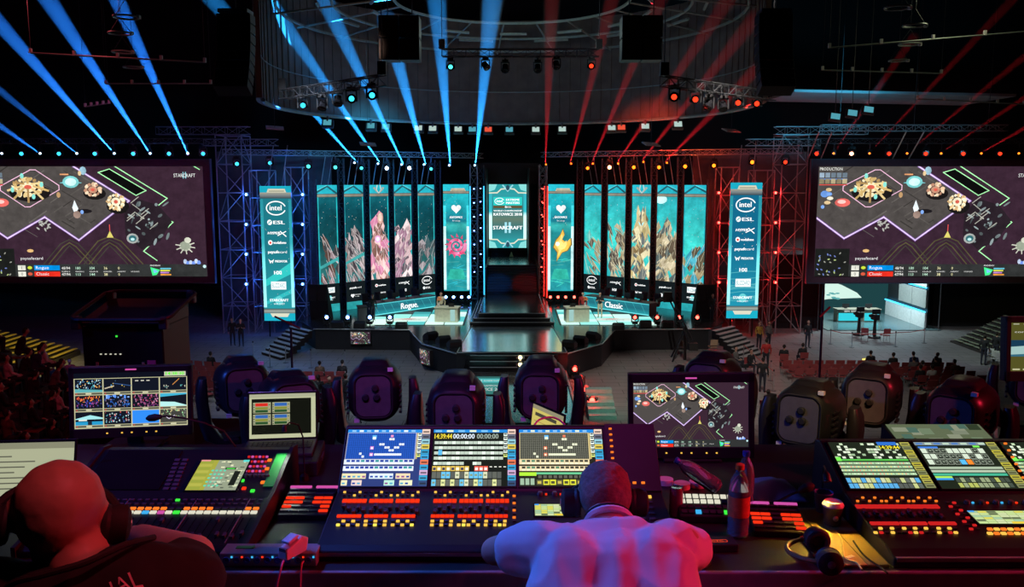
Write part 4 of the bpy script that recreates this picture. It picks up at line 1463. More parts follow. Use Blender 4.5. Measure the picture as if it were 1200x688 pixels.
YT = 40.0
tl = [G(x, y, 13.9) for x, y in ((332, 111), (390, 102.5), (448, 94))]
tc = [W(x, 62, 43.5) for x in (518, 560, 600, 650, 702)]
tr = [G(x, y, 13.9) for x, y in ((778, 95), (841, 104), (905, 113))]
ztop = {}
for nm, pts in (('blue-side', tl), ('middle', tc), ('red-side', tr)):
    zavg = sum(p.z for p in pts) / len(pts)
    pts = [V((p.x, p.y, zavg)) for p in pts]
    truss('lighting_truss', 'hanging truss under the roof drum, %s one of three' % nm, pts, 0.36, m=DSTEEL)
    ztop[nm] = zavg
    for k in (0, len(pts) - 1):
        t = thing('chain_hoist', 'black chain hoist carrying the %s roof truss, %s end' % (nm, ('outer', 'inner')[k == 0] if nm != 'middle' else ('blue', 'red')[k > 0]), 'chain hoist', pts[k])
        MB().box((0, 0, 0.42), (0.3, 0.3, 0.46)).box((0, 0, 0.2), (0.1, 0.42, 0.06)).build('motor', BLACK, t)
        MB().bar((0, 0, 0.6), (0, 0, 28.18 - pts[k].z), 0.02, 5).build('chain', DSTEEL, t)
heads = (('blue-side', 355, 123, CYAN, 'lit cyan'), ('blue-side', 378, 123, None, 'dark'), ('blue-side', 396, 118, None, 'dark tilted'), ('blue-side', 412, 115, CYAN, 'lit pale cyan'), ('blue-side', 436, 111, CYAN, 'lit bright cyan'),
         ('middle', 528, 78, TEALL, 'lit teal'), ('middle', 569, 77, None, 'dark'), ('middle', 592, 80, None, 'dark chrome'), ('middle', 630, 80, None, 'dark chrome'), ('middle', 652, 76, None, 'dark'), ('middle', 693, 77, REDL, 'lit red'),
         ('red-side', 790, 113, REDL, 'lit red'), ('red-side', 815, 116, REDL, 'lit red'), ('red-side', 830, 123, None, 'dark'), ('red-side', 847, 124, None, 'dark tilted'), ('red-side', 865, 120, REDL, 'lit red'), ('red-side', 887, 121, REDL, 'lit red'))
for k, (nm, px, py, lens, word) in enumerate(heads):
    line = {'blue-side': (tl[0], tl[-1]), 'middle': (tc[0], tc[-1]), 'red-side': (tr[0], tr[-1])}[nm]
    x, y = isect(px, (line[0].x, line[0].y), (line[1].x, line[1].y))
    p = W(px, py, y)
    stage_light(p, to_cam(p, 4) if lens else V((RND.uniform(-0.6, 0.6), -0.5, -0.8)), lens, '%s moving head under the %s roof truss, %s along it' % (word, nm, ORD[k - (0, 5, 11)[('blue-side', 'middle', 'red-side').index(nm)]]), 'moving heads under the roof trusses', 1.05, hook=hook_of(ztop[nm], 0.36) - 0.004, hookw=0.5)

# square flood lamps along the lower rim of the drum
FL_W = glow('flood_face_pale', (0.55, 0.75, 0.68), 0.8, False)
FL_C = glow('flood_face_cyan', (0.10, 0.42, 0.52), 0.8, False)
FL_R = glow('flood_face_red', (0.9, 0.10, 0.05), 0.9, False)


def rim_pt(px):                 # far rim of the drum at a pixel column
    k = (px - 600) / (FPX * CP)
    A = k * k / DRX ** 2 + 1 / DRY ** 2
    B = -2 * DC[1] / DRY ** 2
    C_ = DC[1] ** 2 / DRY ** 2 - 1
    y = (-B + math.sqrt(max(0, B * B - 4 * A * C_))) / (2 * A)
    return k * y, y


for k, (px, m, w) in enumerate(((391, FL_C, 'dim cyan'), (440, FL_C, 'dim cyan'), (457, FL_C, 'cyan'), (494, FL_W, 'pale'), (510, FL_W, 'bright pale'), (539, FL_W, 'bright pale'), (555, FL_C, 'dim cyan'), (573, FL_R, 'dim red'), (597, FL_C, 'dim cyan'), (627, FL_W, 'pale'), (657, FL_W, 'pale'), (713, FL_W, 'pale'), (724, FL_R, 'red'), (751, FL_W, 'pale'), (788, FL_W, 'small pale'))):
    x, y = rim_pt(px)
    y -= 0.45
    t = thing('square_floodlight', '%s square floodlight on the drum rim, %s from the blue side' % (w, ORD[k]), 'floodlight', (x, y, DZ0 - 0.5), 0, 'floodlights on the drum rim')
    r = rotm(-0.45)
    MB().box((0, 0.12, 0), (0.72, 0.3, 0.56), r).build('housing', BLACK, t, bevel=0.03)
    MB().box((0, -0.055, 0.08), (0.5, 0.03, 0.36), r).build('face', m, t)
    MB().box((0, 0.2, 0.3), (0.1, 0.46, 0.36)).build('bracket', DSTEEL, t)
# hanging loudspeaker clusters
for s, px, w in ((-1, 469, 'blue'), (1, 751, 'red')):
    y = 36.0
    p = W(px, 46, y)
    t = thing('speaker_cluster', 'black loudspeaker cluster hung in front of the drum, %s side' % w, 'loudspeaker', (p.x, y, p.z))
    for i, (dx, dz) in enumerate(((-0.42, 0.45), (0.42, 0.45), (-0.42, -0.45), (0.42, -0.45))):
        b_ = MB().box((dx, 0, dz), (0.8, 0.9, 0.86)).build('cabinet', BLACK, t, bevel=0.03)
        MB().box((dx, -0.46, dz), (0.7, 0.03, 0.76)).build('grille', RUBBER, b_)
    for dx in (-0.5, 0.5):
        MB().bar((dx, 0, 0.85), (dx, 0, 28.18 - p.z), 0.025, 5).build('cable', DSTEEL, t)
    p = W(278 if s < 0 else 905, 62, 30)
    t = thing('line_array', 'curved black line array hung high beside the %s beams' % w, 'loudspeaker', (p.x, 30, p.z))
    for k in range(8):
        MB().box((0, -0.15 * (k / 7.0) ** 2 * 4, 1.1 - k * 0.33), (1.15, 0.6, 0.31), rotm(-0.07 * k)).build('cabinet', BLACK, t, bevel=0.02)
    MB().box((0, 0, 1.35), (1.0, 0.7, 0.12)).bar((0, 0, 1.35), (0, 0, 28.18 - p.z), 0.03, 5).build('rigging_frame', DSTEEL, t)

# little tilted panels that hang below the drum
for k, (px, py, y, c_, w) in enumerate(((431, 169, 52, 'blue', 'cyan'), (763, 169, 52, 'red', 'red'), (857, 153, 52, 'red', 'dull red'), (322, 150, 48, 'blue', 'grey'))):
    p = W(px, py, y)
    t = thing('hung_panel', '%s tilted acoustic panel hung over the %s wing' % (w, c_), 'panel', p)
    MB().box((0, 0, 0), (0.95, 0.7, 0.06), rotm(0.3, 0.05, 0.3)).build('board', mat('pale_panel', (0.5, 0.5, 0.5), 0.6), t)
    MB().bar((0, 0, 0), (0.1, 0, 28.18 - p.z), 0.012, 4).build('wire', DSTEEL, t)

# long roof bars with small lamps over the side stands, ring lamps between them
for s, w, bars in ((-1, 'blue', (((36, 62), (240, 73), 34), ((124, 98), (247, 98), 40), ((100, 125), (128, 121), 44))), (1, 'red', (((972, 56), (1215, 36), 34), ((964, 82), (1103, 86), 40), ((1075, 116), (1200, 122), 44)))):
    for k, (a, b, y) in enumerate(bars):
        A, B = W(*a, y), W(*b, y)
        z = (A.z + B.z) / 2
        t = thing('roof_bar', 'long thin lamp bar under the roof on the %s side, %s from the platform' % (w, ORD[k]), 'lamp bar', ((A.x + B.x) / 2, y, z))
        MB().bar(A, B, 0.035, 6).build('bar', RIB, t, world=True)
        n = 5
        for q in range(n):
            P = A.lerp(B, q / (n - 1))
            MB().box(P + V((0, 0, 0.08)), (0.10, 0.10, 0.18)).build('lamp_socket', WHITEP, t, world=True)
            if q in (0, n - 1):
                MB().bar(P, (P.x, P.y, 28.18), 0.012, 4).build('wire', DSTEEL, t, world=True)
    for k, (px, py, y) in enumerate(((148, 20, 30), (141, 39, 33), (144, 61, 36), (156, 79, 40)) if s < 0 else ((1052, 9, 30), (1072, 30, 33), (1066, 52, 36), (1053, 71, 40))):
        p = W(px, py, y)
        t = thing('ring_lamp', 'unlit ring chandelier under the roof on the %s side, %s from the platform' % (w, ORD[k]), 'chandelier', p)
        MB().torus((0, 0, 0), 0.42, 0.035, 28, 6).build('ring', RIB, t)
        MB().bar((0.42, 0, 0), (0, 0, 0.6), 0.012, 4).bar((-0.42, 0, 0), (0, 0, 0.6), 0.012, 4).bar((0, 0, 0.6), (0, 0, 28.18 - p.z), 0.012, 4).build('wire', DSTEEL, t)
        MB().box((0.42, 0, 0.0), (0.1, 0.16, 0.12)).build('lamp_socket', WHITEP, t)
    lamp('POINT', 'roof_bar_light', (s * 17, 33, 17.5), (1.0, 0.12, 0.15) if s < 0 else (0.8, 0.8, 0.5), 120, size=0.2)

# three floodlights on poles before a blue-lit patch of roof
for k, (px, py) in enumerate(((979, 137), (999, 133), (1018, 129))):
    p = W(px, py, 44)
    t = thing('square_floodlight', 'cyan square floodlight hung over the red-side screen, %s from the stage' % ORD[k], 'floodlight', p, -0.2, 'floodlights above the red-side screen')
    r = rotm(-0.4, 0.15, 0)
    MB().box((0, 0.1, 0), (0.62, 0.25, 0.46), r).build('housing', BLACK, t, bevel=0.03)
    MB().box((0, -0.05, 0.03), (0.44, 0.03, 0.3), r).build('face', FL_C, t)
    MB().bar((0, 0.1, 0.2), (0, 0.1, 28.18 - p.z), 0.02, 5).build('pole', DSTEEL, t)
    lamp('SPOT', 'floodlight_light', p + V((0.5, 1.0, 0.6)), (0.06, 0.5, 0.8), 1500, p + V((2.0, 9, 2.6)), 0.2, math.radians(65), 0.9)
struct(MB().box((23, 54, 15.4), (13, 6, 0.15), rotm(0.0, 0.02, 0)).build('ceiling_panel', mat('roof_panel', (0.25, 0.25, 0.26), 0.8, scale=1)))
tA, tB = W(962, 157, 50), W(1180, 143, 50)
tt = truss('lighting_truss', 'long pale truss above the red-side screen lamps', [(tA.x, 50, (tA.z + tB.z) / 2), (tB.x, 50, (tA.z + tB.z) / 2)], 0.34)
for q in (0.1, 0.5, 0.9):
    MB().bar((tA.x + (tB.x - tA.x) * q, 50, (tA.z + tB.z) / 2 + 0.17), (tA.x + (tB.x - tA.x) * q, 50, 28.18), 0.015, 4).build('cable', DSTEEL, tt, world=True)
lamp('SPOT', 'truss_cyan_lamp', (22, 44, 11.8), (0.1, 0.6, 0.9), 500, (23, 50, (tA.z + tB.z) / 2), 0.2, math.radians(70), 0.9)
for k, (a, b) in enumerate((((960, 153), (947, 186)), ((975, 156), (962, 186)), ((1062, 154), (1046, 186)), ((1083, 153), (1065, 186)))):
    A, B = W(*a, 50.17), W(*b, 54.9)
    A.z = (tA.z + tB.z) / 2 - 0.2
    o = MB().bar(A, B, 0.04, 5).build('hanger_strut', STEEL)
    tag(o, 'slanting cyan-lit strut between pale truss and red-side screen, %s from the stage' % ORD[k], 'strut', 'struts over the red-side screen')


# ================================================================== PEOPLE (one continuous mesh per pose)
SKIN = mat('skin', (0.50, 0.30, 0.22), 0.55, var=0.12, scale=20)
HAIRD = mat('hair_dark', (0.02, 0.015, 0.012), 0.8)
SHIRTB = mat('cloth_black', (0.018, 0.018, 0.022), 0.9)
TROUS = mat('cloth_dark_blue', (0.025, 0.028, 0.045), 0.9)
SHOE = mat('shoe_black', (0.015, 0.015, 0.015), 0.6)
CLOTHS = {'black': SHIRTB, 'grey': mat('cloth_grey', (0.16, 0.16, 0.16), 0.9), 'white': mat('cloth_white', (0.7, 0.7, 0.7), 0.85), 'red': mat('cloth_red', (0.42, 0.03, 0.03), 0.9), 'yellow': mat('cloth_ochre', (0.45, 0.28, 0.05), 0.9),
          'blue': mat('cloth_navy', (0.03, 0.05, 0.14), 0.9), 'brown': mat('cloth_brown', (0.14, 0.09, 0.06), 0.9), 'cream': mat('cloth_cream', (0.62, 0.52, 0.36), 0.9)}


def union(caps, voxel, name, mats, smooth_it=4, bias=None):
    """melt capsules (a, b, ra, rb, tag) into one skin and colour each face by the capsule it came from"""
    mb = MB()
    for a, b, ra, rb, tg in caps:
        a, b = V(a), V(b)
        d = b - a
        L = d.length
        d = d.normalized() if L > 1e-6 else V((0, 0, 1))
        pts, rs = [], []
        for k in range(4):
            t = PI / 2 * (1 - k / 4)
            pts.append(a - d * ra * math.sin(t) * 0.98)
            rs.append(max(ra * math.cos(t), ra * 0.08))
        pts.append(a); rs.append(ra)
        if L > 1e-6:
            pts.append(b); rs.append(rb)
        for k in range(1, 5):
            t = PI / 2 * k / 4
            pts.append(b + d * rb * math.sin(t) * 0.98)
            rs.append(max(rb * math.cos(t), rb * 0.08))
        mb.tube(pts, rs, 12)
    me = mb.mesh(name + '_raw', mats[0])
    o = bpy.data.objects.new('raw', me)
    col.objects.link(o)
    r = o.modifiers.new('r', 'REMESH')
    r.mode = 'VOXEL'
    r.voxel_size = voxel
    sm = o.modifiers.new('s', 'SMOOTH')
    sm.iterations = smooth_it
    sm.factor = 0.5
    bpy.context.view_layer.update()
    dg = bpy.context.evaluated_depsgraph_get()
    res = bpy.data.meshes.new_from_object(o.evaluated_get(dg))
    bpy.data.objects.remove(o)
    bpy.data.meshes.remove(me)
    res.name = name
    res.materials.clear()
    for m in mats:
        res.materials.append(m)
    if len(mats) == 1:
        res.polygons.foreach_set('use_smooth', [True] * len(res.polygons))
        return res
    for p in res.polygons:
        c = p.center
        best, bi = 1e9, 0
        for a, b, ra, rb, tg in caps:
            a, b = V(a), V(b)
            ab = b - a
            t = 0 if ab.length_squared < 1e-9 else max(0, min(1, (c - a).dot(ab) / ab.length_squared))
            dd = (c - (a + ab * t)).length - (ra + (rb - ra) * t)
            if dd < best:
                best, bi = dd, tg
        p.material_index = bi
        p.use_smooth = True
    res.update()
    return res


# material slots: 0 skin, 1 shirt, 2 trousers, 3 hair, 4 shoes ; figures face -y
def body_caps(pose):
    S, T, P_, H, B = 0, 1, 2, 3, 4
    L = []
    sit = pose.startswith('sit')
    zo = -0.43 if sit else 0.0
    lean = {'sit_lean': -0.20, 'sit': -0.02, 'stand': 0.0, 'stand_hold': -0.03, 'sit_back': 0.05}.get(pose, 0)

    def up(x, y, z):
        k = max(0, z - 0.95)
        return (x, y + lean * k / 0.5, z + zo)
    for s in (-1, 1):
        if sit:
            L += [((s * 0.09, 0.0, 0.53), (s * 0.13, -0.42, 0.52), 0.088, 0.062, P_), ((s * 0.13, -0.42, 0.52), (s * 0.12, -0.40, 0.10), 0.058, 0.042, P_), ((s * 0.12, -0.40, 0.05), (s * 0.13, -0.57, 0.04), 0.045, 0.036, B)]
        else:
            L += [((s * 0.09, 0, 0.93), (s * 0.105, -0.01, 0.5), 0.09, 0.062, P_), ((s * 0.105, -0.01, 0.5), (s * 0.11, 0.02, 0.1), 0.058, 0.042, P_), ((s * 0.11, 0.0, 0.05), (s * 0.13, -0.17, 0.04), 0.045, 0.036, B)]
        sh, = [up(s * 0.185, 0.0, 1.40)]
        if pose == 'stand':
            el, wr, ha = up(s * 0.25, 0.03, 1.12), up(s * 0.25, -0.07, 0.88), up(s * 0.245, -0.1, 0.80)
        elif pose == 'stand_hold':
            el, wr, ha = up(s * 0.25, 0.02, 1.14), up(s * 0.12, -0.25, 1.20), up(s * 0.06, -0.30, 1.25)
        else:
            el, wr, ha = up(s * 0.24, -0.06, 1.14), up(s * 0.14, -0.28, 1.04), up(s * 0.09, -0.33, 1.03)
        L += [(sh, el, 0.056, 0.043, T), (el, wr, 0.041, 0.03, T if pose != 'stand_hold' else S), (wr, ha, 0.031, 0.034, S)]
        for f in range(3):
            d = V(ha) - V(wr)
            L.append((ha, V(ha) + d.normalized() * 0.05 + V(((f - 1) * 0.018, 0, -0.012)), 0.012, 0.010, S))
    L += [((-0.07, 0, 0.95 + zo), (0.07, 0, 0.95 + zo), 0.115, 0.115, P_ if True else T), (up(0, 0, 1.02), up(0, 0, 1.25), 0.13, 0.145, T), (up(-0.08, 0, 1.31), up(0.08, 0, 1.31), 0.125, 0.125, T), (up(-0.15, 0, 1.405), up(0.15, 0, 1.405), 0.062, 0.062, T),
          (up(0, 0.0, 1.43), up(0, -0.015, 1.56), 0.056, 0.052, S), (up(0, -0.03, 1.60), up(0, -0.005, 1.66), 0.078, 0.09, S), (up(0, -0.115, 1.62), up(0, -0.12, 1.605), 0.014, 0.018, S),
          (up(-0.088, 0, 1.625), up(0.088, 0, 1.625), 0.018, 0.018, S), (up(0, 0.018, 1.68), up(0, 0.03, 1.665), 0.088, 0.09, H), (up(0, 0.045, 1.62), up(0, 0.045, 1.63), 0.07, 0.075, H)]
    return L


POSE = {p: union(body_caps(p), 0.026, 'person_' + p, [SKIN, SHIRTB, TROUS, HAIRD, SHOE], 2) for p in ('stand', 'stand_hold', 'sit', 'sit_lean', 'sit_back')}


def person(pose, loc, rz, shirt, label, group=None, scale=1.0, trousers=None):
    o = put('person', POSE[pose], loc=loc, rot=(0, 0, rz))
    o.scale = (scale,) * 3
    for i, m in ((1, CLOTHS[shirt]), (2, CLOTHS[trousers] if trousers else None)):
        if m:
            o.material_slots[i].link = 'OBJECT'
            o.material_slots[i].material = m
    return tag(o, label, 'person', group)


# ================================================================== ON THE STAGE
# lit floor tiles in front of the two player counters
TILE_COLS = ((0.55, 0.90, 0.80), (0.30, 0.78, 0.70), (0.10, 0.52, 0.52), (0.65, 0.92, 0.80), (0.05, 0.34, 0.36))
for s, nm in ((-1, 'blue'), (1, 'red')):
    t = thing('led_floor', 'bright teal LED floor of tiles before the %s-wing counter' % nm, 'LED floor', (s * 6.2, 55.5, ZD))
    MB().slab([(s * x, y) for x, y in ((3.0, 53.0), (8.6, 52.8), (9.6, 56.3), (5.6, 60.2), (3.0, 60.2))][::s], ZD + 0.001, ZD + 0.02).build('tray', BLACK, t, world=True)
    rr = random.Random(30 + s)
    cells = {}
    for i in range(5):
        for j in range(7):
            x0, y0 = 3.1 + i * 1.22, 53.0 + j * 1.02
            if y0 + 1.0 > 60.1 or x0 + 1.2 > 9.3:
                continue
            if (x0 + 1.2) > 9.4 - max(0, (y0 + 1.0 - 56.3)) * 1.0:
                continue
            v = 1.0 if (j < 3 and 0 < i) else 0.55
            cc = rr.choice(TILE_COLS[:4] if j < 4 else TILE_COLS[1:])
            mm = glow('tile_%d' % TILE_COLS.index(cc), cc, 1.25)
            MB().box((s * (x0 + 0.59), y0 + 0.49, ZD + 0.04), (1.14, 0.94, 0.04)).build('tile', mm, t, world=True)
    c = Canvas(2.2, 1.0, 0.0006)
    c.rect(0, 0, 2.2, 1.0, (0.80, 0.95, 0.88))
    c.poly([(0.25, 0.62), (0.9, 0.82), (1.5, 0.72), (1.1, 0.52)], (0.75, 0.05, 0.03))
    c.text('EXTREME', 0.6, 0.22, 0.2, (0.05, 0.35, 0.38), w=1.2)
    put('floor_emblem', c.mesh('floor_emblem', screen_mat('floor_emblem_picture', 0.9)), t, True, matrix=frame_mat((s * 6.6 - 1.1, 54.3, ZD + 0.065), (1, 0, 0), (0, 1, 0)))

# player counters with name lettering
for s, nm, word, A, B in ((-1, 'blue', 'Rogue.', (-9.25, 56.6), (-5.5, 60.7)), (1, 'red', 'Classic', (5.3, 60.7), (9.2, 56.6))):
    A3, B3 = V((*A, ZD + 0.003)), V((*B, ZD + 0.003))
    d = (B3 - A3).normalized()
    n = d.cross(V((0, 0, 1)))
    L = (B3 - A3).length
    t = thing('player_counter', 'long teal-lit counter with a player name on the %s wing' % nm, 'counter', (A3 + B3) / 2)
    q = [A3, B3, B3 - n * 0.8, A3 - n * 0.8]
    MB().hexa(q + [p + V((0, 0, 0.82)) for p in q]).build('body', BLACK, t, world=True)
    q = [A3 + n * 0.06 - d * 0.06, B3 + n * 0.06 + d * 0.06, B3 - n * 0.86 + d * 0.06, A3 - n * 0.86 - d * 0.06]
    MB().hexa([p + V((0, 0, 0.82)) for p in q] + [p + V((0, 0, 0.87)) for p in q]).build('worktop', GREYP, t, world=True)
    c = Canvas(L, 0.78, 0.0006)
    c.grad(0, 0, L, 0.78, [(0, (0.02, 0.30, 0.34)), (0.5, (0.015, 0.13, 0.17)), (1, (0.015, 0.18, 0.22))])
    for k in range(9):
        x = k * L / 8
        c.line([(x, 0.76), (x + 0.4, 0.1)], 0.02, (0.05, 0.45, 0.48))
    c.rect(0, 0, L, 0.06, (0.15, 0.75, 0.78))
    c.rect(0, 0.72, L, 0.78, (0.08, 0.50, 0.55))
    c.text(word, L * (0.56 if s < 0 else 0.46), 0.19, 0.42, (0.9, 0.95, 0.95), 'c', bold=0.02)
    put('front_display', c.mesh('front_display', SCR), t, True, matrix=frame_mat(A3 + n * 0.012 + V((0, 0, 0.02)), d, (0, 0, 1)))
    # gaming chairs behind the counter
    for k in range(5):
        p = A3.lerp(B3, 0.1 + 0.2 * k) - n * 1.35
        ch = thing('gaming_chair', 'black high-backed gaming chair behind the %s-wing counter, %s from the outer end' % (nm, ORD[k if s < 0 else 4 - k]), 'chair', p, math.atan2(d.y, d.x), 'gaming chairs behind the counters')
        MB().box((0, 0, 0.5), (0.52, 0.5, 0.12)).build('seat', RUBBER, ch, bevel=0.03)
        MB().prism([(0.2, 0.55), (0.3, 0.52), (0.42, 1.32), (0.32, 1.34)], -0.26, 0.26).build('backrest', RUBBER, ch, bevel=0.03)
        MB().box((0, 0.33, 1.22), (0.3, 0.1, 0.16)).build('headrest', BLACK, ch, bevel=0.03)
        for sx in (-1, 1):
            MB().box((sx * 0.3, 0.02, 0.72), (0.07, 0.3, 0.05)).box((sx * 0.3, 0.05, 0.58), (0.04, 0.06, 0.26)).build('armrest', BLACK, ch)
        b_ = MB().bar((0, 0, 0.06), (0, 0, 0.46), 0.035, 8)
        for q_ in range(5):
            a = 2 * PI * q_ / 5
            b_.bar((0, 0, 0.09), (0.3 * math.cos(a), 0.3 * math.sin(a), 0.03), 0.025, 5)
        b_.build('base', BLACK, ch)
    # monitors on the counter
    for k in range(4):
        p = A3.lerp(B3, 0.2 + 0.2 * k) - n * 0.45 + V((0, 0, 0.87))
        mo = thing('counter_monitor', 'slim black monitor seen from behind on the %s-wing counter, %s from the outer end' % (nm, ORD[k if s < 0 else 3 - k]), 'monitor', p, math.atan2(d.y, d.x), 'monitors on the counters')
        MB().box((0, 0, 0.3), (0.56, 0.04, 0.34)).build('screen_shell', BLACK, mo, bevel=0.01)
        MB().box((0, 0.03, 0.1), (0.06, 0.04, 0.18)).box((0, 0.02, 0.01), (0.24, 0.18, 0.02)).build('stand', BLACK, mo)

# caster booths: cream desks with a person and a laptop each
CREAM = mat('cream_panel', (0.62, 0.60, 0.46), 0.5)
for s, nm, shirt in ((-1, 'blue', 'cream'), (1, 'red', 'red')):
    p = V((s * 4.15, 54.0, ZD + 0.065))
    t = thing('caster_desk', 'cream boxed desk on the bright %s-wing floor beside the centre platform' % nm, 'desk', p, s * 0.12)
    MB().box((0, 0.1, 0.45), (1.5, 0.9, 0.9)).build('body', CREAM, t, bevel=0.02)
    MB().box((0, 0.08, 0.93), (1.6, 1.0, 0.06)).build('top', CREAM, t, bevel=0.01)
    MB().box((-s * 0.42, -0.36, 0.45), (0.3, 0.03, 0.74)).build('front_panel', glow('caster_panel', (0.5, 0.85, 0.8), 0.7), t)
    lp = thing('laptop', 'open dark laptop on the cream %s-wing desk' % nm, 'laptop', p + V((-s * 0.3, 0.0, 0.96)), s * 0.2)
    MB().box((0, 0, 0.012), (0.36, 0.25, 0.02)).build('keyboard_half', BLACK, lp)
    MB().box((0, -0.13, 0.13), (0.36, 0.015, 0.23), rotm(0.2)).build('screen_half', BLACK, lp)
    pp = person('stand', (s * 4.62, 55.1, ZD + 0.065), -0.1 * s, shirt, 'person in a %s top behind the cream desk on the %s wing' % (shirt, nm))
    fl = thing('flower_vase', 'small vase of orange flowers on the cream %s-wing desk' % nm, 'vase', p + V((s * 0.55, 0.3, 0.96)))
    MB().lathe([(0.05, 0), (0.07, 0.1), (0.035, 0.2), (0.05, 0.24)], 10).build('vase', WHITEP, fl, smooth=True)
    rr = random.Random(4)
    f_ = MB()
    for k in range(9):
        a = rr.uniform(0, 6.28)
        e_ = V((0.18 * math.cos(a) * rr.uniform(0.3, 1), 0.18 * math.sin(a) * rr.uniform(0.3, 1), rr.uniform(0.38, 0.55)))
        f_.bar((0, 0, 0.2), e_, 0.008, 4)
        MB().ball(e_, 0.055, 6, 5).build('flower', mat('flower_orange', (0.8, 0.25, 0.08), 0.7), fl)
    f_.build('stems', mat('stem_green', (0.05, 0.2, 0.06), 0.7), fl)

# presenter with a lectern, and a person opposite
G1 = G(437, 376, ZD)
person('stand', (G1.x, 54.6, ZD + 0.003), 0.4, 'black', 'person in black standing beside the dark lectern on the blue wing')
t = thing('lectern', 'plain dark lectern at the outer end of the blue-wing counter', 'lectern', (-9.6, 54.0, ZD + 0.003), 0.4)
MB().box((0, 0, 0.5), (0.55, 0.4, 1.0)).build('body', GREYP, t, bevel=0.02)
MB().box((0, 0, 1.03), (0.62, 0.5, 0.06), rotm(0.2)).build('top', BLACK, t)
G2 = G(703, 373, ZD)
person('stand_hold', (G2.x, G2.y, ZD), -0.3, 'black', 'person in dark jacket and pale trousers crossing the red-wing deck', trousers='cream')

# light totems at the outer corners of the wings
for s, nm in ((-1, 'blue'), (1, 'red')):
    t = thing('sign_totem', 'slanted black totem with two white lit sign boards, %s wing' % nm, 'sign', (s * 12.6, 55.6, ZD + 0.003), s * 0.2)
    MB().prism([(-0.2, 0), (0.5, 0), (0.1, 1.3), (-0.3, 2.3), (-0.42, 2.3)], -0.65, 0.65).build('body', BLACK, t)
    for k in (-1, 1):
        c = Canvas(0.5, 1.0, 0.0006)
        c.rect(0, 0, 0.5, 1.0, (0.80, 0.88, 0.82))
        for q_ in range(5):
            c.text(('INTEL', 'ESL', 'HX', 'IEM', '2018')[q_], 0.06, 0.80 - 0.17 * q_, 0.09, (0.05, 0.12, 0.12), w=0.36)
        put('sign_board', c.mesh('sign_board', screen_mat('totem_picture', 0.9)), t, matrix=frame_mat((k * 0.32 - 0.25, -0.47, 1.25), (1, 0, 0), (0, 0.16, 1)))
        MB().box((k * 0.32, -0.36, 1.76), (0.54, 0.16, 1.06), rotm(-0.16)).build('board_backing', BLACK, t)

# moving heads along the stage edges
for s, nm, xs, lens in ((-1, 'blue', (383, 407.5, 433.5, 457), BLUES), (1, 'red', (744, 770, 796, 817), REDS)):
    for k, px in enumerate(xs):
        z = ZD + 0.5
        p = W(px, 379, 52.9)
        p.z = ZD + 0.51
        stage_light(p, to_cam(p, 1) , lens, 'lit %s moving head on the %s-wing deck edge, %s from the stairs' % (nm, nm, ORD[k if s < 0 else 3 - k]), 'moving heads on the deck edge', 1.1, hang=False)
        p.z = ZD + 0.45 * 1.1
        lamp('SPOT', 'deck_lamp_light', p + V((0, -0.3, 0.1)), (0.08, 0.3, 1.0) if s < 0 else (1, 0.04, 0.02), 90, p + V((0, 3, 3)), 0.05, math.radians(60), 0.8)
    for k, px in enumerate((522.5, 531.5, 541, 549.5) if s < 0 else (645, 654, 663, 673)):
        p = W(px, 344, 62.6)
        p.z = ZD + 0.45 * 1.05
        stage_light(p, to_cam(p, 1), lens, 'lit %s moving head below the emblem panel, %s from the portal' % (nm, ORD[3 - k if s < 0 else k]), 'moving heads below the emblem panels', 1.05, hang=False)
for k, (px, py, y) in enumerate(((673.7, 421, 43.8), (680, 436, 41.6), (686.6, 452, 39.4), (694, 470, 37.4))):
    p = W(px, py, y)
    p.x = max(p.x, 3.2)
    p.z = 0.45 * 1.15
    stage_light(p, to_cam(p, 0), REDS, 'lit red moving head beside the front stage, %s from the main stage' % ORD[k], 'red moving heads beside the front stage', 1.15, hang=False)
    lamp('POINT', 'edge_lamp_light', p + V((0, -0.35, 0.25)), (1, 0.03, 0.02), 30, size=0.08)
for k, (px, py, y) in enumerate(((534, 422, 43.8), (531, 436, 41.6))):
    p = W(px, py, y)
    p.x = min(p.x, -3.2)
    p.z = 0.45 * 0.9
    stage_light(p, to_cam(p, 0), BLUES, 'small lit blue moving head beside the front stage, %s from the main stage' % ORD[k], 'blue moving heads beside the front stage', 0.9, hang=False)

# wedge loudspeakers on the deck edge
for k, (px, py, rz) in enumerate(((395, 384, 0), (421, 385, 0), (470, 386, 0), (504, 398, 0.7), (519, 403, 0.5), (532, 408, 0.4), (668, 408, -0.4), (681, 403, -0.5), (696, 398, -0.7), (725, 387, 0), (757, 384, 0), (783, 384, 0))):
    p = G(px, py, ZD + 0.003)
    p.y += 0.3
    t = thing('stage_wedge', 'low black stage monitor wedge on the deck edge, %s counted from the blue stairs' % ORD[k], 'loudspeaker', p, rz, 'stage monitor wedges')
    MB().prism([(-0.3, 0), (0.3, 0), (0.3, 0.18), (-0.12, 0.42), (-0.3, 0.3)], -0.36, 0.36).build('cabinet', BLACK, t, bevel=0.02)
    MB().box((0, 0.1, 0.315), (0.6, 0.42, 0.03), rotm(-0.52)).build('grille', RUBBER, t)

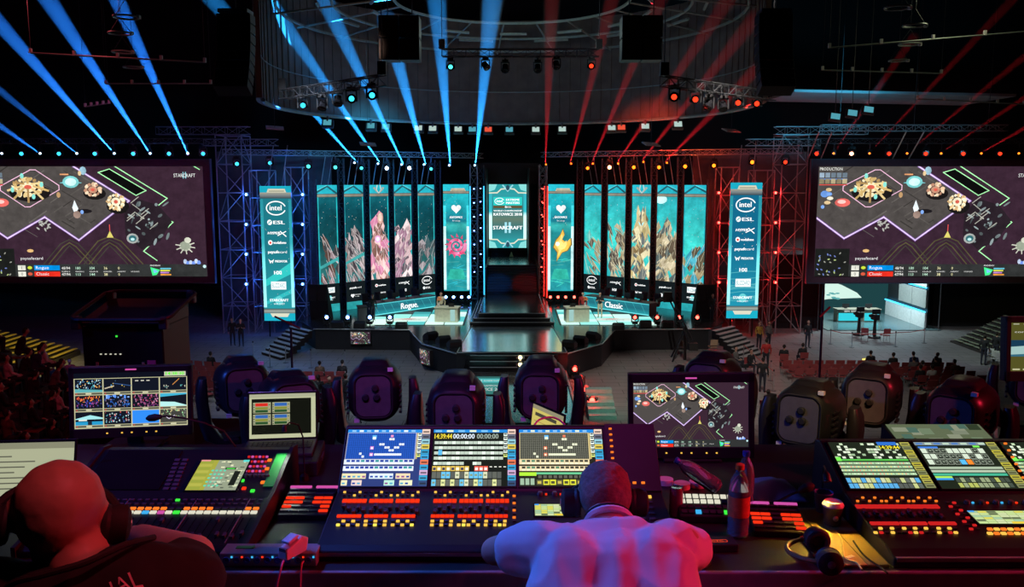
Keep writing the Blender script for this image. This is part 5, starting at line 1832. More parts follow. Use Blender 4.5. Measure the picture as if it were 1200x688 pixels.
# small game monitors on the stage front
for k, (px0, px1, py0, py1, w, yy) in enumerate(((411, 434, 389, 403, 'facing the arena from the straight blue-wing fascia', 51.3), (495.5, 512, 411, 430, 'tilted on the slanting blue-side fascia', 0))):
    if k == 0:
        a, b = W(px0, py1, yy), W(px1, py1, yy)
        top = W(px0, py0, yy)
        d, n = V((1, 0, 0)), V((0, -1, 0))
    else:
        n2 = V((-(44.2 - 46.9), -2.95 + 5.05, 0))
        d = V((2.1, -2.7, 0)).normalized()
        n = V((d.y, -d.x, 0)).normalized()
        base = V((-4.85, 46.25, 0.38)) + n * 0.28
        a, b, top = base, base + d * 1.0, base + V((0, 0, 0.8))
    wdt, hgt = (b - a).length, top.z - a.z
    t = thing('fascia_monitor', 'small monitor with the game picture %s' % w, 'monitor', a)
    q = [a - n * 0.01 - d * 0.04 - V((0, 0, .04)), b - n * 0.01 + d * 0.04 - V((0, 0, .04)), b - n * 0.2 + d * 0.04 - V((0, 0, .04)), a - n * 0.2 - d * 0.04 - V((0, 0, .04))]
    MB().hexa(q + [p + V((0, 0, hgt + 0.08)) for p in q]).build('housing', BLACK, t, world=True)
    put('picture', GAME_SMALL, t, True, matrix=frame_mat(a + n * 0.004, d, (0, 0, 1)) @ Matrix.Diagonal((wdt / 264, hgt / 129, 0.0005, 1)))

# side stairs to the wings
for s, nm in ((-1, 'blue'), (1, 'red')):
    t = thing('side_stairs', 'dark open stairs with pale treads up to the %s wing' % nm, 'stairs', (s * 14.2, 51, 0))
    w_ = V((s * -1.6, -1.7, 0))
    up_ = V((s * -1.25, 2.62, 0))
    st0 = V((s * 15.0, 50.2, 0))
    N = 8
    for k in range(N):
        z = (k + 1) * ZD / N
        a = st0 + up_ * (k / N)
        q = [a, a + w_, a + w_ + up_ / N, a + up_ / N]
        if s > 0:
            q = [q[1], q[0], q[3], q[2]]
        stp = MB().hexa([V((p.x, p.y, 0.0 if k < 2 else z - 0.5)) for p in q] + [V((p.x, p.y, z - 0.03)) for p in q]).build('step', BLACK, t, world=True)
        MB().hexa([V((p.x, p.y, z - 0.03)) for p in q] + [V((p.x, p.y, z)) for p in q]).build('tread', mat('pale_tread', (0.35, 0.42, 0.42), 0.6), stp, world=True)
# small lit stairs by the front stage
t = thing('floor_stairs', 'small teal-lit metal stairs beside the red lamps of the front stage', 'stairs', (4.0, 38, 0))
for k in range(5):
    p = W(709 - 1.5 * k, 492 - 7 * k, 36.5 + 0.45 * k)
    stp = MB().box((3.95, 36.3 + 0.45 * k, 0.09 + 0.09 * k), (1.2, 0.45, 0.18 + 0.18 * k)).build('step', mat('teal_step', (0.30, 0.45, 0.42), 0.5), t, world=True)
lamp('SPOT', 'stairs_teal_lamp', (5.5, 33.5, 3.0), (0.25, 1.0, 0.7), 160, (3.95, 37.3, 0.4), 0.1, math.radians(45), 0.6)

# crystal trophy lamp on the steps
t = thing('trophy_stand', 'chrome trophy with warm glowing balls on the steps of the main stage', 'trophy', (0.42, 42.6, 0.411))
MB().lathe([(0.2, 0), (0.2, 0.05), (0.06, 0.1), (0.05, 0.4), (0.12, 0.45), (0.06, 0.5), (0.05, 0.8)], 12).build('stem', CHROME, t, smooth=True)
for z in (0.62, 0.98):
    MB().ball((0, 0, z), 0.11, 12, 8).build('globe', glow('trophy_glow', (1.0, 0.85, 0.45), 2.5, False), t)
    MB().torus((0, 0, z), 0.19, 0.025, 18, 5, rotm(PI / 2)).build('ring', CHROME, t)

# camera crane beside the red wing
t = thing('camera_crane', 'long black camera crane tilted up in front of the red wing', 'camera crane', (10.9, 50.0, 0))
tail, head = W(812, 404, 47.5), W(784, 346, 50.5)
MB().bar((tail.x * 0.98, 48.6, 0), (10.0, 48.6, 1.9), 0.09, 8).bar((9.2, 48.0, 0), (10.0, 48.6, 1.9), 0.05, 6).bar((9.4, 49.4, 0), (10.0, 48.6, 1.9), 0.05, 6).build('tripod', BLACK, t, world=True)
for o_ in (-0.1, 0.1):
    MB().bar(tail + V((o_, 0, 0)), head + V((o_, 0, 0)), 0.05, 6).build('arm', BLACK, t, world=True)
MB().box(tail + V((0, 0, -0.1)), (0.5, 0.5, 0.4)).build('counterweight', RUBBER, t, world=True)
MB().box(head + V((-0.1, 0, -0.1)), (0.5, 0.4, 0.6)).bar(head + V((-0.3, -0.1, -0.2)), head + V((-0.75, -0.2, -0.35)), 0.12, 10).build('camera_head', BLACK, t, world=True)
MB().bar((10.0, 48.6, 1.85), tail.lerp(head, 0.35), 0.06, 6).build('pivot', BLACK, t, world=True)

# front lamps for the wings, hung on the middle roof truss, and added stairs spots
for s in (-1, 1):
    lamp('SPOT', 'stage_key_lamp', (s * 4.0, 43.5, 15.5), (0.95, 1.0, 0.85), 6500, (s * 5.2, 55.0, 1.5), 0.2, math.radians(26), 0.6)
    lamp('SPOT', 'stairs_fill_spot', (s * 1.6, 49.0, 13.0), (0.03, 0.25, 1.0) if s < 0 else (1.0, 0.03, 0.02), 5200, (s * 1.15, 63.5, 2.7), 0.2, math.radians(8.5), 0.6)  # unseen coloured spots added to brighten the central stairs


# ================================================================== THE MIXING PLATFORM
ZF, ZT = 8.2, 8.95                 # platform floor, desk top
struct(MB().box((0, 1.5, ZF / 2), (14, 8.4, ZF)).build('floor_platform', mat('platform_carpet', (0.02, 0.02, 0.022), 0.95)))
struct(MB().box((-2.8, 6.55, ZF / 2), (1.5, 1.7, ZF)).build('floor_platform_wing', mat('platform_carpet', (0.02, 0.02, 0.022), 0.95)))
DESKM = mat('desk_laminate', (0.014, 0.014, 0.016), 0.5)
EDGEM = mat('desk_edge_metal', (0.34, 0.34, 0.36), 0.42, 0.4, var=0.35, scale=14)
ds = thing('mixing_desk_table', 'long dark table with a metal front edge carrying the consoles', 'table', (0, 3.5, ZF))
MB().box((0, 3.55, ZT - 0.02), (5.6, 1.44, 0.04)).build('tabletop', DESKM, ds, world=True)
MB().box((0, 2.83, ZT - 0.045), (5.6, 0.03, 0.09)).build('front_edge', EDGEM, ds, world=True, bevel=0.006)
for x in (-2.7, -0.9, 0.9, 2.7):
    for y in (2.95, 4.2):
        MB().box((x, y, (ZF + ZT - 0.04) / 2), (0.06, 0.06, ZT - 0.04 - ZF)).build('leg', DSTEEL, ds, world=True)
sh = thing('lamp_shelf', 'long black shelf behind the table for the moving heads', 'shelf', (0, 5.0, ZF))
MB().box((0.6, 5.05, 8.47), (6.6, 1.25, 0.06)).build('board', BLACK, sh, world=True)
for x in (-2.6, -0.5, 1.6, 3.8):
    MB().box((x, 5.05, (ZF + 8.44) / 2), (0.08, 1.1, 8.44 - ZF)).build('support', BLACK, sh, world=True)


def onplane(px, py, p0, n):
    r = ray(px, py)
    o = V((0, 0, CZ))
    return o + r * ((V(p0) - o).dot(n) / r.dot(n))


class Deck:
    """a sloping panel: (y, z) at its lower edge and at its upper edge"""

    def __init__(s, lo_, hi_):
        s.a, s.b = V((0, *lo_)), V((0, *hi_))
        s.up = (s.b - s.a).normalized()
        s.n = V((1, 0, 0)).cross(s.up)
        s.n = -s.n if s.n.z < 0 else s.n
        s.rot = Matrix((V((1, 0, 0)), s.up, s.n)).transposed()

    def at(s, px, py, lift=0.0):
        return onplane(px, py, s.a, s.n) + s.n * lift

    def uv(s, x, t, lift=0.0):
        return V((x, 0, 0)) + s.a.lerp(s.b, t) + s.n * lift


KEYOFF = mat('console_key', (0.05, 0.055, 0.065), 0.45)
KEYBLUE = mat('console_key_blue', (0.03, 0.05, 0.14), 0.45)
K_RED = glow('led_strip_red', (1.0, 0.035, 0.008), 1.0)
K_RED2 = glow('led_strip_dim_red', (0.8, 0.02, 0.02), 0.75)
K_YEL = glow('key_amber', (1.0, 0.55, 0.08), 1.1)
K_YEL2 = glow('key_yellow', (1.0, 0.80, 0.10), 1.2)
K_ORG = glow('key_orange', (1.0, 0.20, 0.02), 1.1)
K_WHT = glow('key_white', (0.85, 0.82, 0.65), 0.9)
K_GRN = glow('key_green', (0.05, 0.9, 0.06), 1.0)
K_BLU = glow('key_cyan', (0.05, 0.45, 0.9), 1.0)
K_PNK = glow('key_pink', (0.9, 0.12, 0.55), 0.7)
FADER = mat('fader_cap', (0.10, 0.10, 0.11), 0.4)
CASE = mat('console_black', (0.016, 0.016, 0.019), 0.42)
CASE2 = mat('console_panel', (0.022, 0.022, 0.027), 0.5)
MESHES = {}


def key(parent, deck, p, w, h, m, name='key', t=0.006):
    k = (round(w, 4), round(h, 4), t, m.name)
    if k not in MESHES:
        MESHES[k] = MB().box((0, 0, t / 2), (w, h, t)).mesh('key', m)
    o = put(name, MESHES[k], parent, True, matrix=Matrix.Translation(p) @ deck.rot.to_4x4())
    return o


def fader(parent, deck, p):
    if 'fader' not in MESHES:
        MESHES['fader'] = MB().prism([(-0.011, 0), (0.011, 0), (0.012, 0.012), (0.004, 0.008), (-0.004, 0.008), (-0.012, 0.012)], -0.006, 0.006).mesh('fader', FADER)
    return put('fader_cap', MESHES['fader'], parent, True, matrix=Matrix.Translation(p) @ deck.rot.to_4x4())


def knob(parent, deck, p, r=0.009, m=None):
    k = ('knob', r, m.name if m else '')
    if k not in MESHES:
        MESHES[k] = MB().lathe([(r, 0), (r, 0.008), (r * 0.8, 0.014), (0.0005, 0.014)], 10).mesh('knob', m or FADER, True)
    return put('knob', MESHES[k], parent, True, matrix=Matrix.Translation(p) @ deck.rot.to_4x4())


def display(parent, name, c, ll, right, up, m):
    return put(name, c.mesh(name, m), parent, True, matrix=frame_mat(ll, right, up))


# ---- pictures on the lighting consoles
def pic_layout(w, h, tint):
    """grid with fixture squares, key rows below, side column"""
    c = Canvas(w, h, 0.00002)
    rr = random.Random(7)
    blue = tint == 'blue'
    bg = (0.02, 0.10, 0.55) if blue else (0.035, 0.038, 0.03)
    fg = (0.85, 0.92, 1.0) if blue else (0.85, 0.88, 0.62)
    c.rect(0, 0, w, h, (0.03, 0.05, 0.20) if blue else (0.02, 0.02, 0.015))
    c.rect(0, h * 0.945, w * 0.9, h, (0.02, 0.25, 0.75))
    for k in range(9):
        x = w * (0.05 + 0.09 * k)
        c.rect(x, h * 0.957, x + w * 0.05, h * 0.988, fg if k % 2 else (0.3, 0.55, 0.85))
    gx0, gx1, gy0, gy1 = 0.01 * w, 0.83 * w, 0.47 * h, 0.935 * h
    c.rect(gx0 - 0.002, gy0 - 0.002, gx1 + 0.004, gy1 + 0.002, (0.8, 0.65, 0.3) if not blue else (0.5, 0.5, 0.6))
    c.rect(gx0, gy0, gx1, gy1, bg)
    nx, ny = 34, 16
    c.k += 1
    for k in range(nx):
        x = gx0 + (gx1 - gx0) * k / nx
        c.poly([(x, gy0), (x + 0.0011, gy0), (x + 0.0011, gy1), (x, gy1)], (0.01, 0.03, 0.10) if blue else (0.30, 0.30, 0.24), False)
    for k in range(ny):
        y = gy0 + (gy1 - gy0) * k / ny
        c.poly([(gx0, y), (gx1, y), (gx1, y + 0.0011), (gx0, y + 0.0011)], (0.01, 0.03, 0.10) if blue else (0.30, 0.30, 0.24), False)

    def sq(x, y, s=0.016, cc=None):
        cc = cc or fg
        c.rect(gx0 + x * (gx1 - gx0) - s / 2, gy0 + y * (gy1 - gy0) - s / 2, gx0 + x * (gx1 - gx0) + s / 2, gy0 + y * (gy1 - gy0) + s / 2, cc)
    for x, y in ((0.49, 0.56), (0.53, 0.56), (0.57, 0.44), (0.61, 0.44), (0.635, 0.33), (0.675, 0.33), (0.71, 0.44), (0.75, 0.44), (0.78, 0.56), (0.82, 0.56), (0.63, 0.76), (0.67, 0.76), (0.21, 0.20), (0.25, 0.09)):
        sq(x, y, 0.010)
    for k in range(11):
        sq(0.43 + 0.036 * k, 0.17, 0.010)
    sq(0.39, 0.84, 0.018, (0.1, 0.45, 0.85))
    sq(0.39, 0.80, 0.013, fg)
    sq(0.65, 0.88, 0.011, (0.85, 0.30, 0.55) if blue else (0.85, 0.2, 0.1))
    for y in (0.42, 0.17):
        sq(0.37, y, 0.014, (0.85, 0.30, 0.70) if blue else (0.85, 0.2, 0.1))
        sq(0.37, y - 0.01, 0.008, fg)
    c.rect(gx1 + 0.005, gy0, gx1 + 0.011, gy1, (0.55, 0.42, 0.15))
    # rows of keys
    for r_ in range(2):
        y0 = h * (0.375 - 0.115 * r_)
        c.rect(0, y0, w * 0.83, y0 + h * 0.085, (0.75, 0.82, 0.95) if blue else (0.85, 0.70, 0.42))
        for k in range(14):
            x = w * (0.03 + 0.057 * k)
            c.rect(x, y0 + h * 0.04, x + w * 0.042, y0 + h * 0.078, rr.choice([(0.02, 0.05, 0.35), (0.02, 0.08, 0.4), (0.03, 0.30, 0.32)]) if blue else rr.choice([(0.05, 0.05, 0.04), (0.10, 0.25, 0.15), (0.08, 0.08, 0.05)]))
            c.rect(x, y0 + h * 0.006, x + w * 0.042, y0 + h * 0.03, (0.95, 0.95, 1.0) if blue else (0.95, 0.92, 0.65))
    if not blue:
        c.rect(0, h * 0.20, w * 0.83, h * 0.235, (0.15, 0.6, 0.3))
        c.rect(0, h * 0.175, w * 0.2, h * 0.235, (0.45, 0.85, 0.05))
        for k in range(10):
            c.rect(w * (0.22 + 0.06 * k), h * 0.135, w * (0.26 + 0.06 * k), h * 0.185, (0.12, 0.12, 0.09))
        for k in range(8):
            x = w * (0.2 + 0.078 * k)
            c.rect(x, h * 0.02, x + w * 0.07, h * 0.11, (0.75, 0.75, 0.05) if k % 3 else (0.10, 0.10, 0.05))
            c.rect(x + w * 0.012, h * 0.04, x + w * 0.055, h * 0.085, (0.08, 0.08, 0.04) if k % 3 else (0.6, 0.5, 0.1))
        for k in range(3):
            c.rect(w * (0.01 + 0.06 * k), h * 0.02, w * (0.055 + 0.06 * k), h * 0.13, (0.35, 0.50, 0.35))
    else:
        for r_ in range(2):
            y0 = h * (0.115 - 0.115 * r_)
            for x0, x1, cc in ((0.0, 0.28, (0.85, 0.75, 0.45)), (0.32, 0.60, (0.75, 0.88, 1.0)), (0.63, 0.80, (0.9, 0.7, 0.45))) if r_ == 0 else ((0.0, 0.07, (0.9, 0.8, 0.5)), (0.12, 0.24, (0.85, 0.65, 0.6)), (0.5, 0.62, (0.5, 0.85, 0.7)), (0.68, 0.83, (0.85, 0.85, 0.55))):
                c.rect(x0 * w, y0 + h * 0.01, x1 * w, y0 + h * 0.10, cc)
                for k in range(int((x1 - x0) / 0.055)):
                    c.rect((x0 + 0.01 + 0.057 * k) * w, y0 + h * 0.03, (x0 + 0.045 + 0.057 * k) * w, y0 + h * 0.06, rr.choice([(0.03, 0.08, 0.4), (0.3, 0.1, 0.3), (0.1, 0.4, 0.6)]))
    side_col(c, w, h, blue)
    return c


def side_col(c, w, h, blue=False, x0=0.905, x1=1.0):
    cols = [(0.85, 0.62, 0.52), (0.15, 0.16, 0.22), (0.30, 0.62, 0.72), (0.75, 0.60, 0.10), (0.04, 0.35, 0.60), (0.05, 0.40, 0.75), (0.85, 0.20, 0.10), (0.04, 0.38, 0.70), (0.65, 0.42, 0.65), (0.05, 0.38, 0.65), (0.04, 0.08, 0.2)]
    n = len(cols)
    for k, cc in enumerate(cols):
        y1 = h * (1 - k / n)
        c.rect(w * x0, y1 - h / n * 0.94, w * x1, y1, cc)
        c.rect(w * (x0 + 0.012), y1 - h / n * 0.7, w * (x1 - 0.012), y1 - h / n * 0.35, lerp(cc, (0.02, 0.02, 0.02), 0.75))
    for k in range(6):
        y1 = h * (0.93 - k * 0.075)
        c.rect(w * 0.855, y1 - h * 0.055, w * 0.9, y1, (0.8, 0.9, 0.8) if k < 5 else (0.7, 0.8, 0.2))
        c.rect(w * 0.862, y1 - h * 0.03, w * 0.893, y1 - h * 0.008, (0.05, 0.08, 0.1))


def pic_sheet(w, h, clock=True):
    """cue sheet: clock digits, long rows, coloured keys"""
    c = Canvas(w, h, 0.00002)
    rr = random.Random(9)
    c.rect(0, 0, w, h, (0.012, 0.014, 0.012))
    c.rect(0, h * 0.945, w * 0.9, h, (0.02, 0.25, 0.70))
    for k in range(6):
        c.rect(w * (0.02 + 0.14 * k), h * 0.955, w * (0.1 + 0.14 * k), h * 0.99, (0.8, 0.85, 0.6) if k % 2 else (0.2, 0.5, 0.8))
    c.rect(0.01 * w, 0.82 * h, w * 0.8, h * 0.94, (0.02, 0.02, 0.015))
    c.text('14:39:44', 0.015 * w, 0.835 * h, 0.09 * h, (0.95, 0.75, 0.05), w=0.21 * w, bold=0.0006)
    c.text('00:00:00', 0.24 * w, 0.835 * h, 0.09 * h, (0.75, 0.85, 0.95), w=0.26 * w, bold=0.0006)
    c.text('00:00:00', 0.53 * w, 0.835 * h, 0.09 * h, (0.35, 0.42, 0.36), w=0.26 * w, bold=0.0006)
    for r_ in range(5):
        y = h * (0.735 - r_ * 0.092)
        c.k += 1
        for k in range(16):
            if r_ == 4 and k > 6 and k not in (9, 10):
                continue
            x = w * (0.02 + 0.052 * k)
            a = 0.95 if rr.random() < 0.2 else 0.62
            c.poly([(x, y), (x + w * 0.049, y), (x + w * 0.049, y + h * 0.052), (x, y + h * 0.052)], (a * 0.85, a, a * 0.85), False)
    c.rect(w * 0.07, h * 0.54, w * 0.115, h * 0.63, (0.1, 0.5, 0.9))
    for k in range(8):
        x = w * (0.01 + 0.055 * k)
        c.rect(x, h * 0.26, x + w * 0.05, h * 0.345, (0.80, 0.55, 0.10))
        c.rect(x + w * 0.008, h * 0.275, x + w * 0.042, h * 0.32, (0.9, 0.9, 0.75) if k % 2 else (0.05, 0.05, 0.1))
    for k in range(3):
        x = w * (0.51 + 0.055 * k)
        c.rect(x, h * 0.26, x + w * 0.05, h * 0.345, (0.9, 0.12, 0.08))
        c.rect(x + w * 0.008, h * 0.275, x + w * 0.042, h * 0.32, (0.9, 0.9, 0.85))
    for k in range(4):
        c.rect(w * (0.69 + 0.055 * k), h * 0.325, w * (0.72 + 0.055 * k), h * 0.34, (0.9, 0.9, 0.8))
    for r_ in range(2):
        y = h * (0.135 - 0.13 * r_)
        for k in range(15):
            x = w * (0.01 + 0.055 * k)
            cc = rr.choice([(0.10, 0.11, 0.10), (0.13, 0.14, 0.12), (0.12, 0.13, 0.11), (0.75, 0.78, 0.35), (0.15, 0.55, 0.85), (0.7, 0.72, 0.5)])
            c.rect(x, y, x + w * 0.05, y + h * 0.11, cc)
            if max(cc) > 0.5:
                c.rect(x + w * 0.01, y + h * 0.04, x + w * 0.04, y + h * 0.07, (0.25, 0.3, 0.15))
    side_col(c, w, h)
    return c


def pic_cells(w, h, kind):
    """right-hand console pages: green cell rows or dark button grid"""
    c = Canvas(w, h, 0.00002)
    rr = random.Random(12 + kind)
    c.rect(0, 0, w, h, (0.015, 0.02, 0.012))
    if kind == 0:
        for r_ in range(6):
            for k in range(20):
                x, y = w * 0.87 * k / 20, h * (0.93 - 0.06 * r_)
                if rr.random() < 0.42:
                    c.rect(x, y, x + w * 0.04, y + h * 0.045, rr.choice([(0.55, 0.70, 0.45), (0.75, 0.85, 0.65), (0.35, 0.5, 0.3)]))
        c.rect(w * 0.60, h * 0.92, w * 0.84, h, (0.03, 0.16, 0.6))
        c.rect(w * 0.60, h * 0.83, w * 0.86, h * 0.925, (0.02, 0.02, 0.01))
        c.text('14:39:44', w * 0.61, h * 0.84, h * 0.08, (0.95, 0.80, 0.03), w=w * 0.24, bold=0.0007)
        c.rect(0, h * 0.58, w * 0.87, h * 0.615, (0.10, 0.55, 0.08))
        c.rect(0, h * 0.575, w * 0.06, h * 0.66, (0.2, 0.9, 0.1))
        for r_ in range(4):
            y = h * (0.50 - 0.075 * r_)
            c.rect(0, y, w * 0.87, y + h * 0.05, (0.42, 0.62, 0.36))
            c.k += 1
            for k in range(20):
                x = w * 0.87 * k / 20
                c.poly([(x, y + h * 0.01), (x + w * 0.01, y + h * 0.01), (x + w * 0.01, y + h * 0.04), (x, y + h * 0.04)], rr.choice([(0.75, 0.85, 0.6), (0.9, 0.6, 0.1), (0.9, 0.1, 0.1), (0.1, 0.2, 0.1)]), False)
        for r_ in range(2):
            for k in range(15):
                cc = rr.choice([(0.12, 0.14, 0.12), (0.10, 0.11, 0.10), (0.55, 0.6, 0.25), (0.1, 0.4, 0.75), (0.6, 0.65, 0.4)])
                c.rect(w * 0.058 * k, h * (0.12 - 0.115 * r_), w * (0.058 * k + 0.05), h * (0.215 - 0.115 * r_), cc)
    else:
        c.rect(0, h * 0.93, w * 0.87, h, (0.22, 0.28, 0.30))
        for k in range(8):
            c.rect(w * (0.02 + 0.11 * k), h * 0.945, w * (0.1 + 0.11 * k), h * 0.985, (0.5, 0.65, 0.5) if k % 2 else (0.08, 0.2, 0.5))
        c.rect(w * 0.02, h * 0.86, w * 0.26, h * 0.90, (0.05, 0.2, 0.7))
        c.rect(w * 0.70, h * 0.88, w * 0.78, h * 0.92, (0.2, 0.85, 0.1))
        for r_ in range(3):
            for k in range(10):
                x, y = w * (0.03 + 0.078 * k), h * (0.75 - 0.125 * r_)
                lit = rr.random() < 0.25 or k == 0
                cc = (0.65, 0.75, 0.6) if lit else (0.42, 0.48, 0.38)
                if r_ == 2 and k in (5, 6):
                    cc = [(0.1, 0.5, 0.9), (0.95, 0.25, 0.03)][k - 5]
                    lit = True
                c.rect(x, y, x + w * 0.068, y + h * 0.105, cc)
                if not lit:
                    c.rect(x + w * 0.005, y + h * 0.008, x + w * 0.063, y + h * 0.097, (0.012, 0.015, 0.012))
                    c.rect(x + w * 0.02, y + h * 0.04, x + w * 0.05, y + h * 0.075, (0.2, 0.24, 0.18))
        for r_ in range(3):
            c.rect(0, h * (0.40 - 0.07 * r_), w * 0.87, h * (0.45 - 0.07 * r_), ((0.40, 0.50, 0.36), (0.45, 0.55, 0.40), (0.06, 0.45, 0.28))[r_])
        c.rect(0, h * 0.17, w * 0.2, h * 0.25, (0.04, 0.30, 0.75))
        c.rect(0, h * 0.21, w * 0.2, h * 0.25, (0.4, 0.8, 0.1))
        for r_ in range(2):
            for k in range(11):
                c.rect(w * (0.22 + 0.058 * k), h * (0.13 - 0.11 * r_), w * (0.268 + 0.058 * k), h * (0.22 - 0.11 * r_), rr.choice([(0.05, 0.07, 0.05), (0.45, 0.5, 0.12), (0.3, 0.36, 0.2), (0.06, 0.08, 0.06)]))
    for k in range(11):
        y = h * (0.99 - 0.09 * k)
        c.rect(w * 0.885, y - h * 0.08, w, y, ((0.40, 0.38, 0.08), (0.22, 0.24, 0.10), (0.5, 0.45, 0.05))[k % 3])
        c.rect(w * 0.90, y - h * 0.055, w * 0.985, y - h * 0.03, (0.06, 0.06, 0.03))
    return c


def pic_small(w, h):
    c = Canvas(w, h, 0.00002)
    c.rect(0, 0, w, h, (0.30, 0.38, 0.16))
    for r_ in range(6):
        for k in range(7):
            a = RND.choice([(0.55, 0.70, 0.30), (0.35, 0.55, 0.35), (0.12, 0.15, 0.08), (0.62, 0.70, 0.40), (0.7, 0.65, 0.1)])
            c.rect(w * (0.01 + 0.14 * k), h * (0.84 - 0.165 * r_), w * (0.14 + 0.14 * k), h * (0.97 - 0.165 * r_), a)
    c.rect(0, h * 0.88, w * 0.1, h, (0.05, 0.3, 0.8))
    c.rect(w * 0.5, 0, w, h * 0.14, (0.85, 0.6, 0.05))
    return c


# ---- the big lighting console in the middle
def console_body(t, x0, x1, prof, bevel=0.006):
    MB().prism(prof, x0, x1).build('body', CASE, t, world=True, bevel=bevel)


cx0, cx1 = -0.705, 0.605
t = thing('lighting_console', 'wide lighting console with three lit screens in front of the seated operator', 'lighting console', (-0.05, 3.25, ZT))
console_body(t, cx0, cx1, [(2.90, ZT), (2.90, 8.985), (2.93, 9.0), (3.30, 9.057), (3.525, 9.268), (3.56, 9.262), (3.60, 9.0), (3.60, ZT)])
scd = Deck((3.30, 9.057), (3.525, 9.268))
kd = Deck((2.93, 9.0), (3.30, 9.057))
for k, (xa, xb, cc) in enumerate(((-0.692, -0.345, pic_layout(0.347, 0.262, 'blue')), (-0.330, 0.015, pic_sheet(0.345, 0.262)), (0.030, 0.378, pic_layout(0.348, 0.262, 'yellow')))):
    bz = MB().box((0, 0, 0), (xb - xa + 0.012, 0.272, 0.006)).build('screen_bezel', BLACKG, t, world=True)
    bz.matrix_basis = Matrix.Translation(scd.uv((xa + xb) / 2, 0.5, 0.003)) @ scd.rot.to_4x4()
    display(t, 'screen', cc, scd.uv(xa, 0.5, 0.0062) - scd.up * 0.131, (1, 0, 0), scd.up, SCRD)
MB().prism([(3.30, 9.059), (3.525, 9.27), (3.523, 9.276), (3.297, 9.065)], 0.392, cx1 - 0.004).build('side_panel', CASE2, t, world=True)
for k in range(9):
    key(t, scd, scd.uv(0.415, 0.93 - 0.09 * k, 0.008), 0.012, 0.006, K_ORG, 'encoder_led')
for k in range(3):
    key(t, scd, scd.uv(0.46 + 0.035 * k, 0.12, 0.008), 0.014, 0.008, K_ORG, 'encoder_led')
banks = ((401, 430), (432.5, 461), (463.5, 492), (507.5, 535.5), (538, 566.5), (569, 597))
for bi, (a, b) in enumerate(banks):
    sh_ = (-6.5, -6, -5, -3, -2, -1.5)[bi]
    for r_, py in enumerate((577.5, 581.3)):
        for k in range(5):
            x = a + 3 + (b - a - 5) * k / 4
            key(t, kd, kd.at(x - r_ * 0.6, py), 0.010, 0.006, K_YEL if (k + r_ + bi) % 3 == 0 else KEYOFF)
    for k in range(5):
        x = a + 3 + (b - a - 6) * k / 4
        key(t, kd, kd.at(x, 587.8), (b - a) / 5 * 0.00345 * 0.86, 0.020, K_RED, 'label_display')
        for q in range(1):
            sl = key(t, kd, kd.at(x - 1, 597.5), 0.004, 0.036, BLACKG, 'fader_slot', 0.001)
        fader(t, kd, kd.at(x - 1, 594.5 + ((k * 7 + bi * 3) % 5) * 1.6, 0.001))
        xs = x + sh_
        key(t, kd, kd.at(xs, 605.6), (b - a) / 5 * 0.0034 * 0.86, 0.014, K_RED, 'label_display')
        key(t, kd, kd.at(xs - 0.8, 611.5), 0.013, 0.009, K_YEL if (k + bi) % 2 else KEYBLUE)
        key(t, kd, kd.at(xs - 1.4, 616.0), 0.013, 0.009, K_YEL2 if (k * 3 + bi) % 7 == 0 else KEYBLUE if k % 2 else K_YEL)
cs = pic_small(0.17, 0.085)
pl = kd.at(627, 605.5, 0.0045)
MB().box((0, 0, 0), (0.182, 0.097, 0.004)).build('screen_bezel', BLACKG, t, world=True).matrix_basis = Matrix.Translation(pl + V((0.085, 0, 0)) + kd.up * 0.0425 - kd.n * 0.0025) @ kd.rot.to_4x4()
display(t, 'screen', cs, pl, (1, 0, 0), kd.up, SCRD)
for k in range(6):
    knob(t, kd, kd.at(633 + 17 * k, 580), 0.011, FADER)
    key(t, kd, kd.at(640 + 17 * k, 580), 0.008, 0.006, K_RED)
for r_ in range(5):
    for k in range(4):
        key(t, kd, kd.at(724 + 12 * k + r_ * 1.2, 583 + 6.5 * r_), 0.022, 0.014, K_YEL if (r_ * 4 + k) % 7 == 3 else KEYOFF)
for k in range(8):
    key(t, kd, kd.at(602.5, 582 + 4.2 * k), 0.012, 0.007, K_ORG if k % 2 == 0 else KEYOFF)
MB().box((-0.05, 2.905, 8.975), (1.30, 0.012, 0.012)).build('wrist_rest', EDGEM, t, world=True)

# ---- second lighting console, beside the first
gx0, gx1 = 1.34, 2.55
t = thing('lighting_console', 'lighting console with two green-lit screens and red fader strips beside the yellow-lit board', 'lighting console', (1.95, 3.25, ZT))
console_body(t, gx0, gx1, [(2.845, ZT), (2.845, 8.985), (2.90, 9.0), (3.30, 9.055), (3.60, 9.178), (3.66, 9.17), (3.68, ZT)])
scd2 = Deck((3.30, 9.055), (3.60, 9.178))
kd2 = Deck((2.90, 9.0), (3.30, 9.055))
L2 = (scd2.b - scd2.a).length
for xa, xb, cc in ((1.368, 1.715, pic_cells(0.347, 0.29, 0)), (1.738, 2.088, pic_cells(0.350, 0.29, 1)), (2.112, 2.46, pic_cells(0.348, 0.29, 0))):
    MB().box((0, 0, 0), (xb - xa + 0.012, 0.302, 0.006)).build('screen_bezel', BLACKG, t, world=True).matrix_basis = Matrix.Translation(scd2.uv((xa + xb) / 2, 0.5, 0.003)) @ scd2.rot.to_4x4()
    display(t, 'screen', cc, scd2.uv(xa, 0.5, 0.0062) - scd2.up * 0.145, (1, 0, 0), scd2.up, SCRD)
banks2 = ((1003, 1036, 17), (1036.5, 1068, 18), (1068.5, 1100, 20))
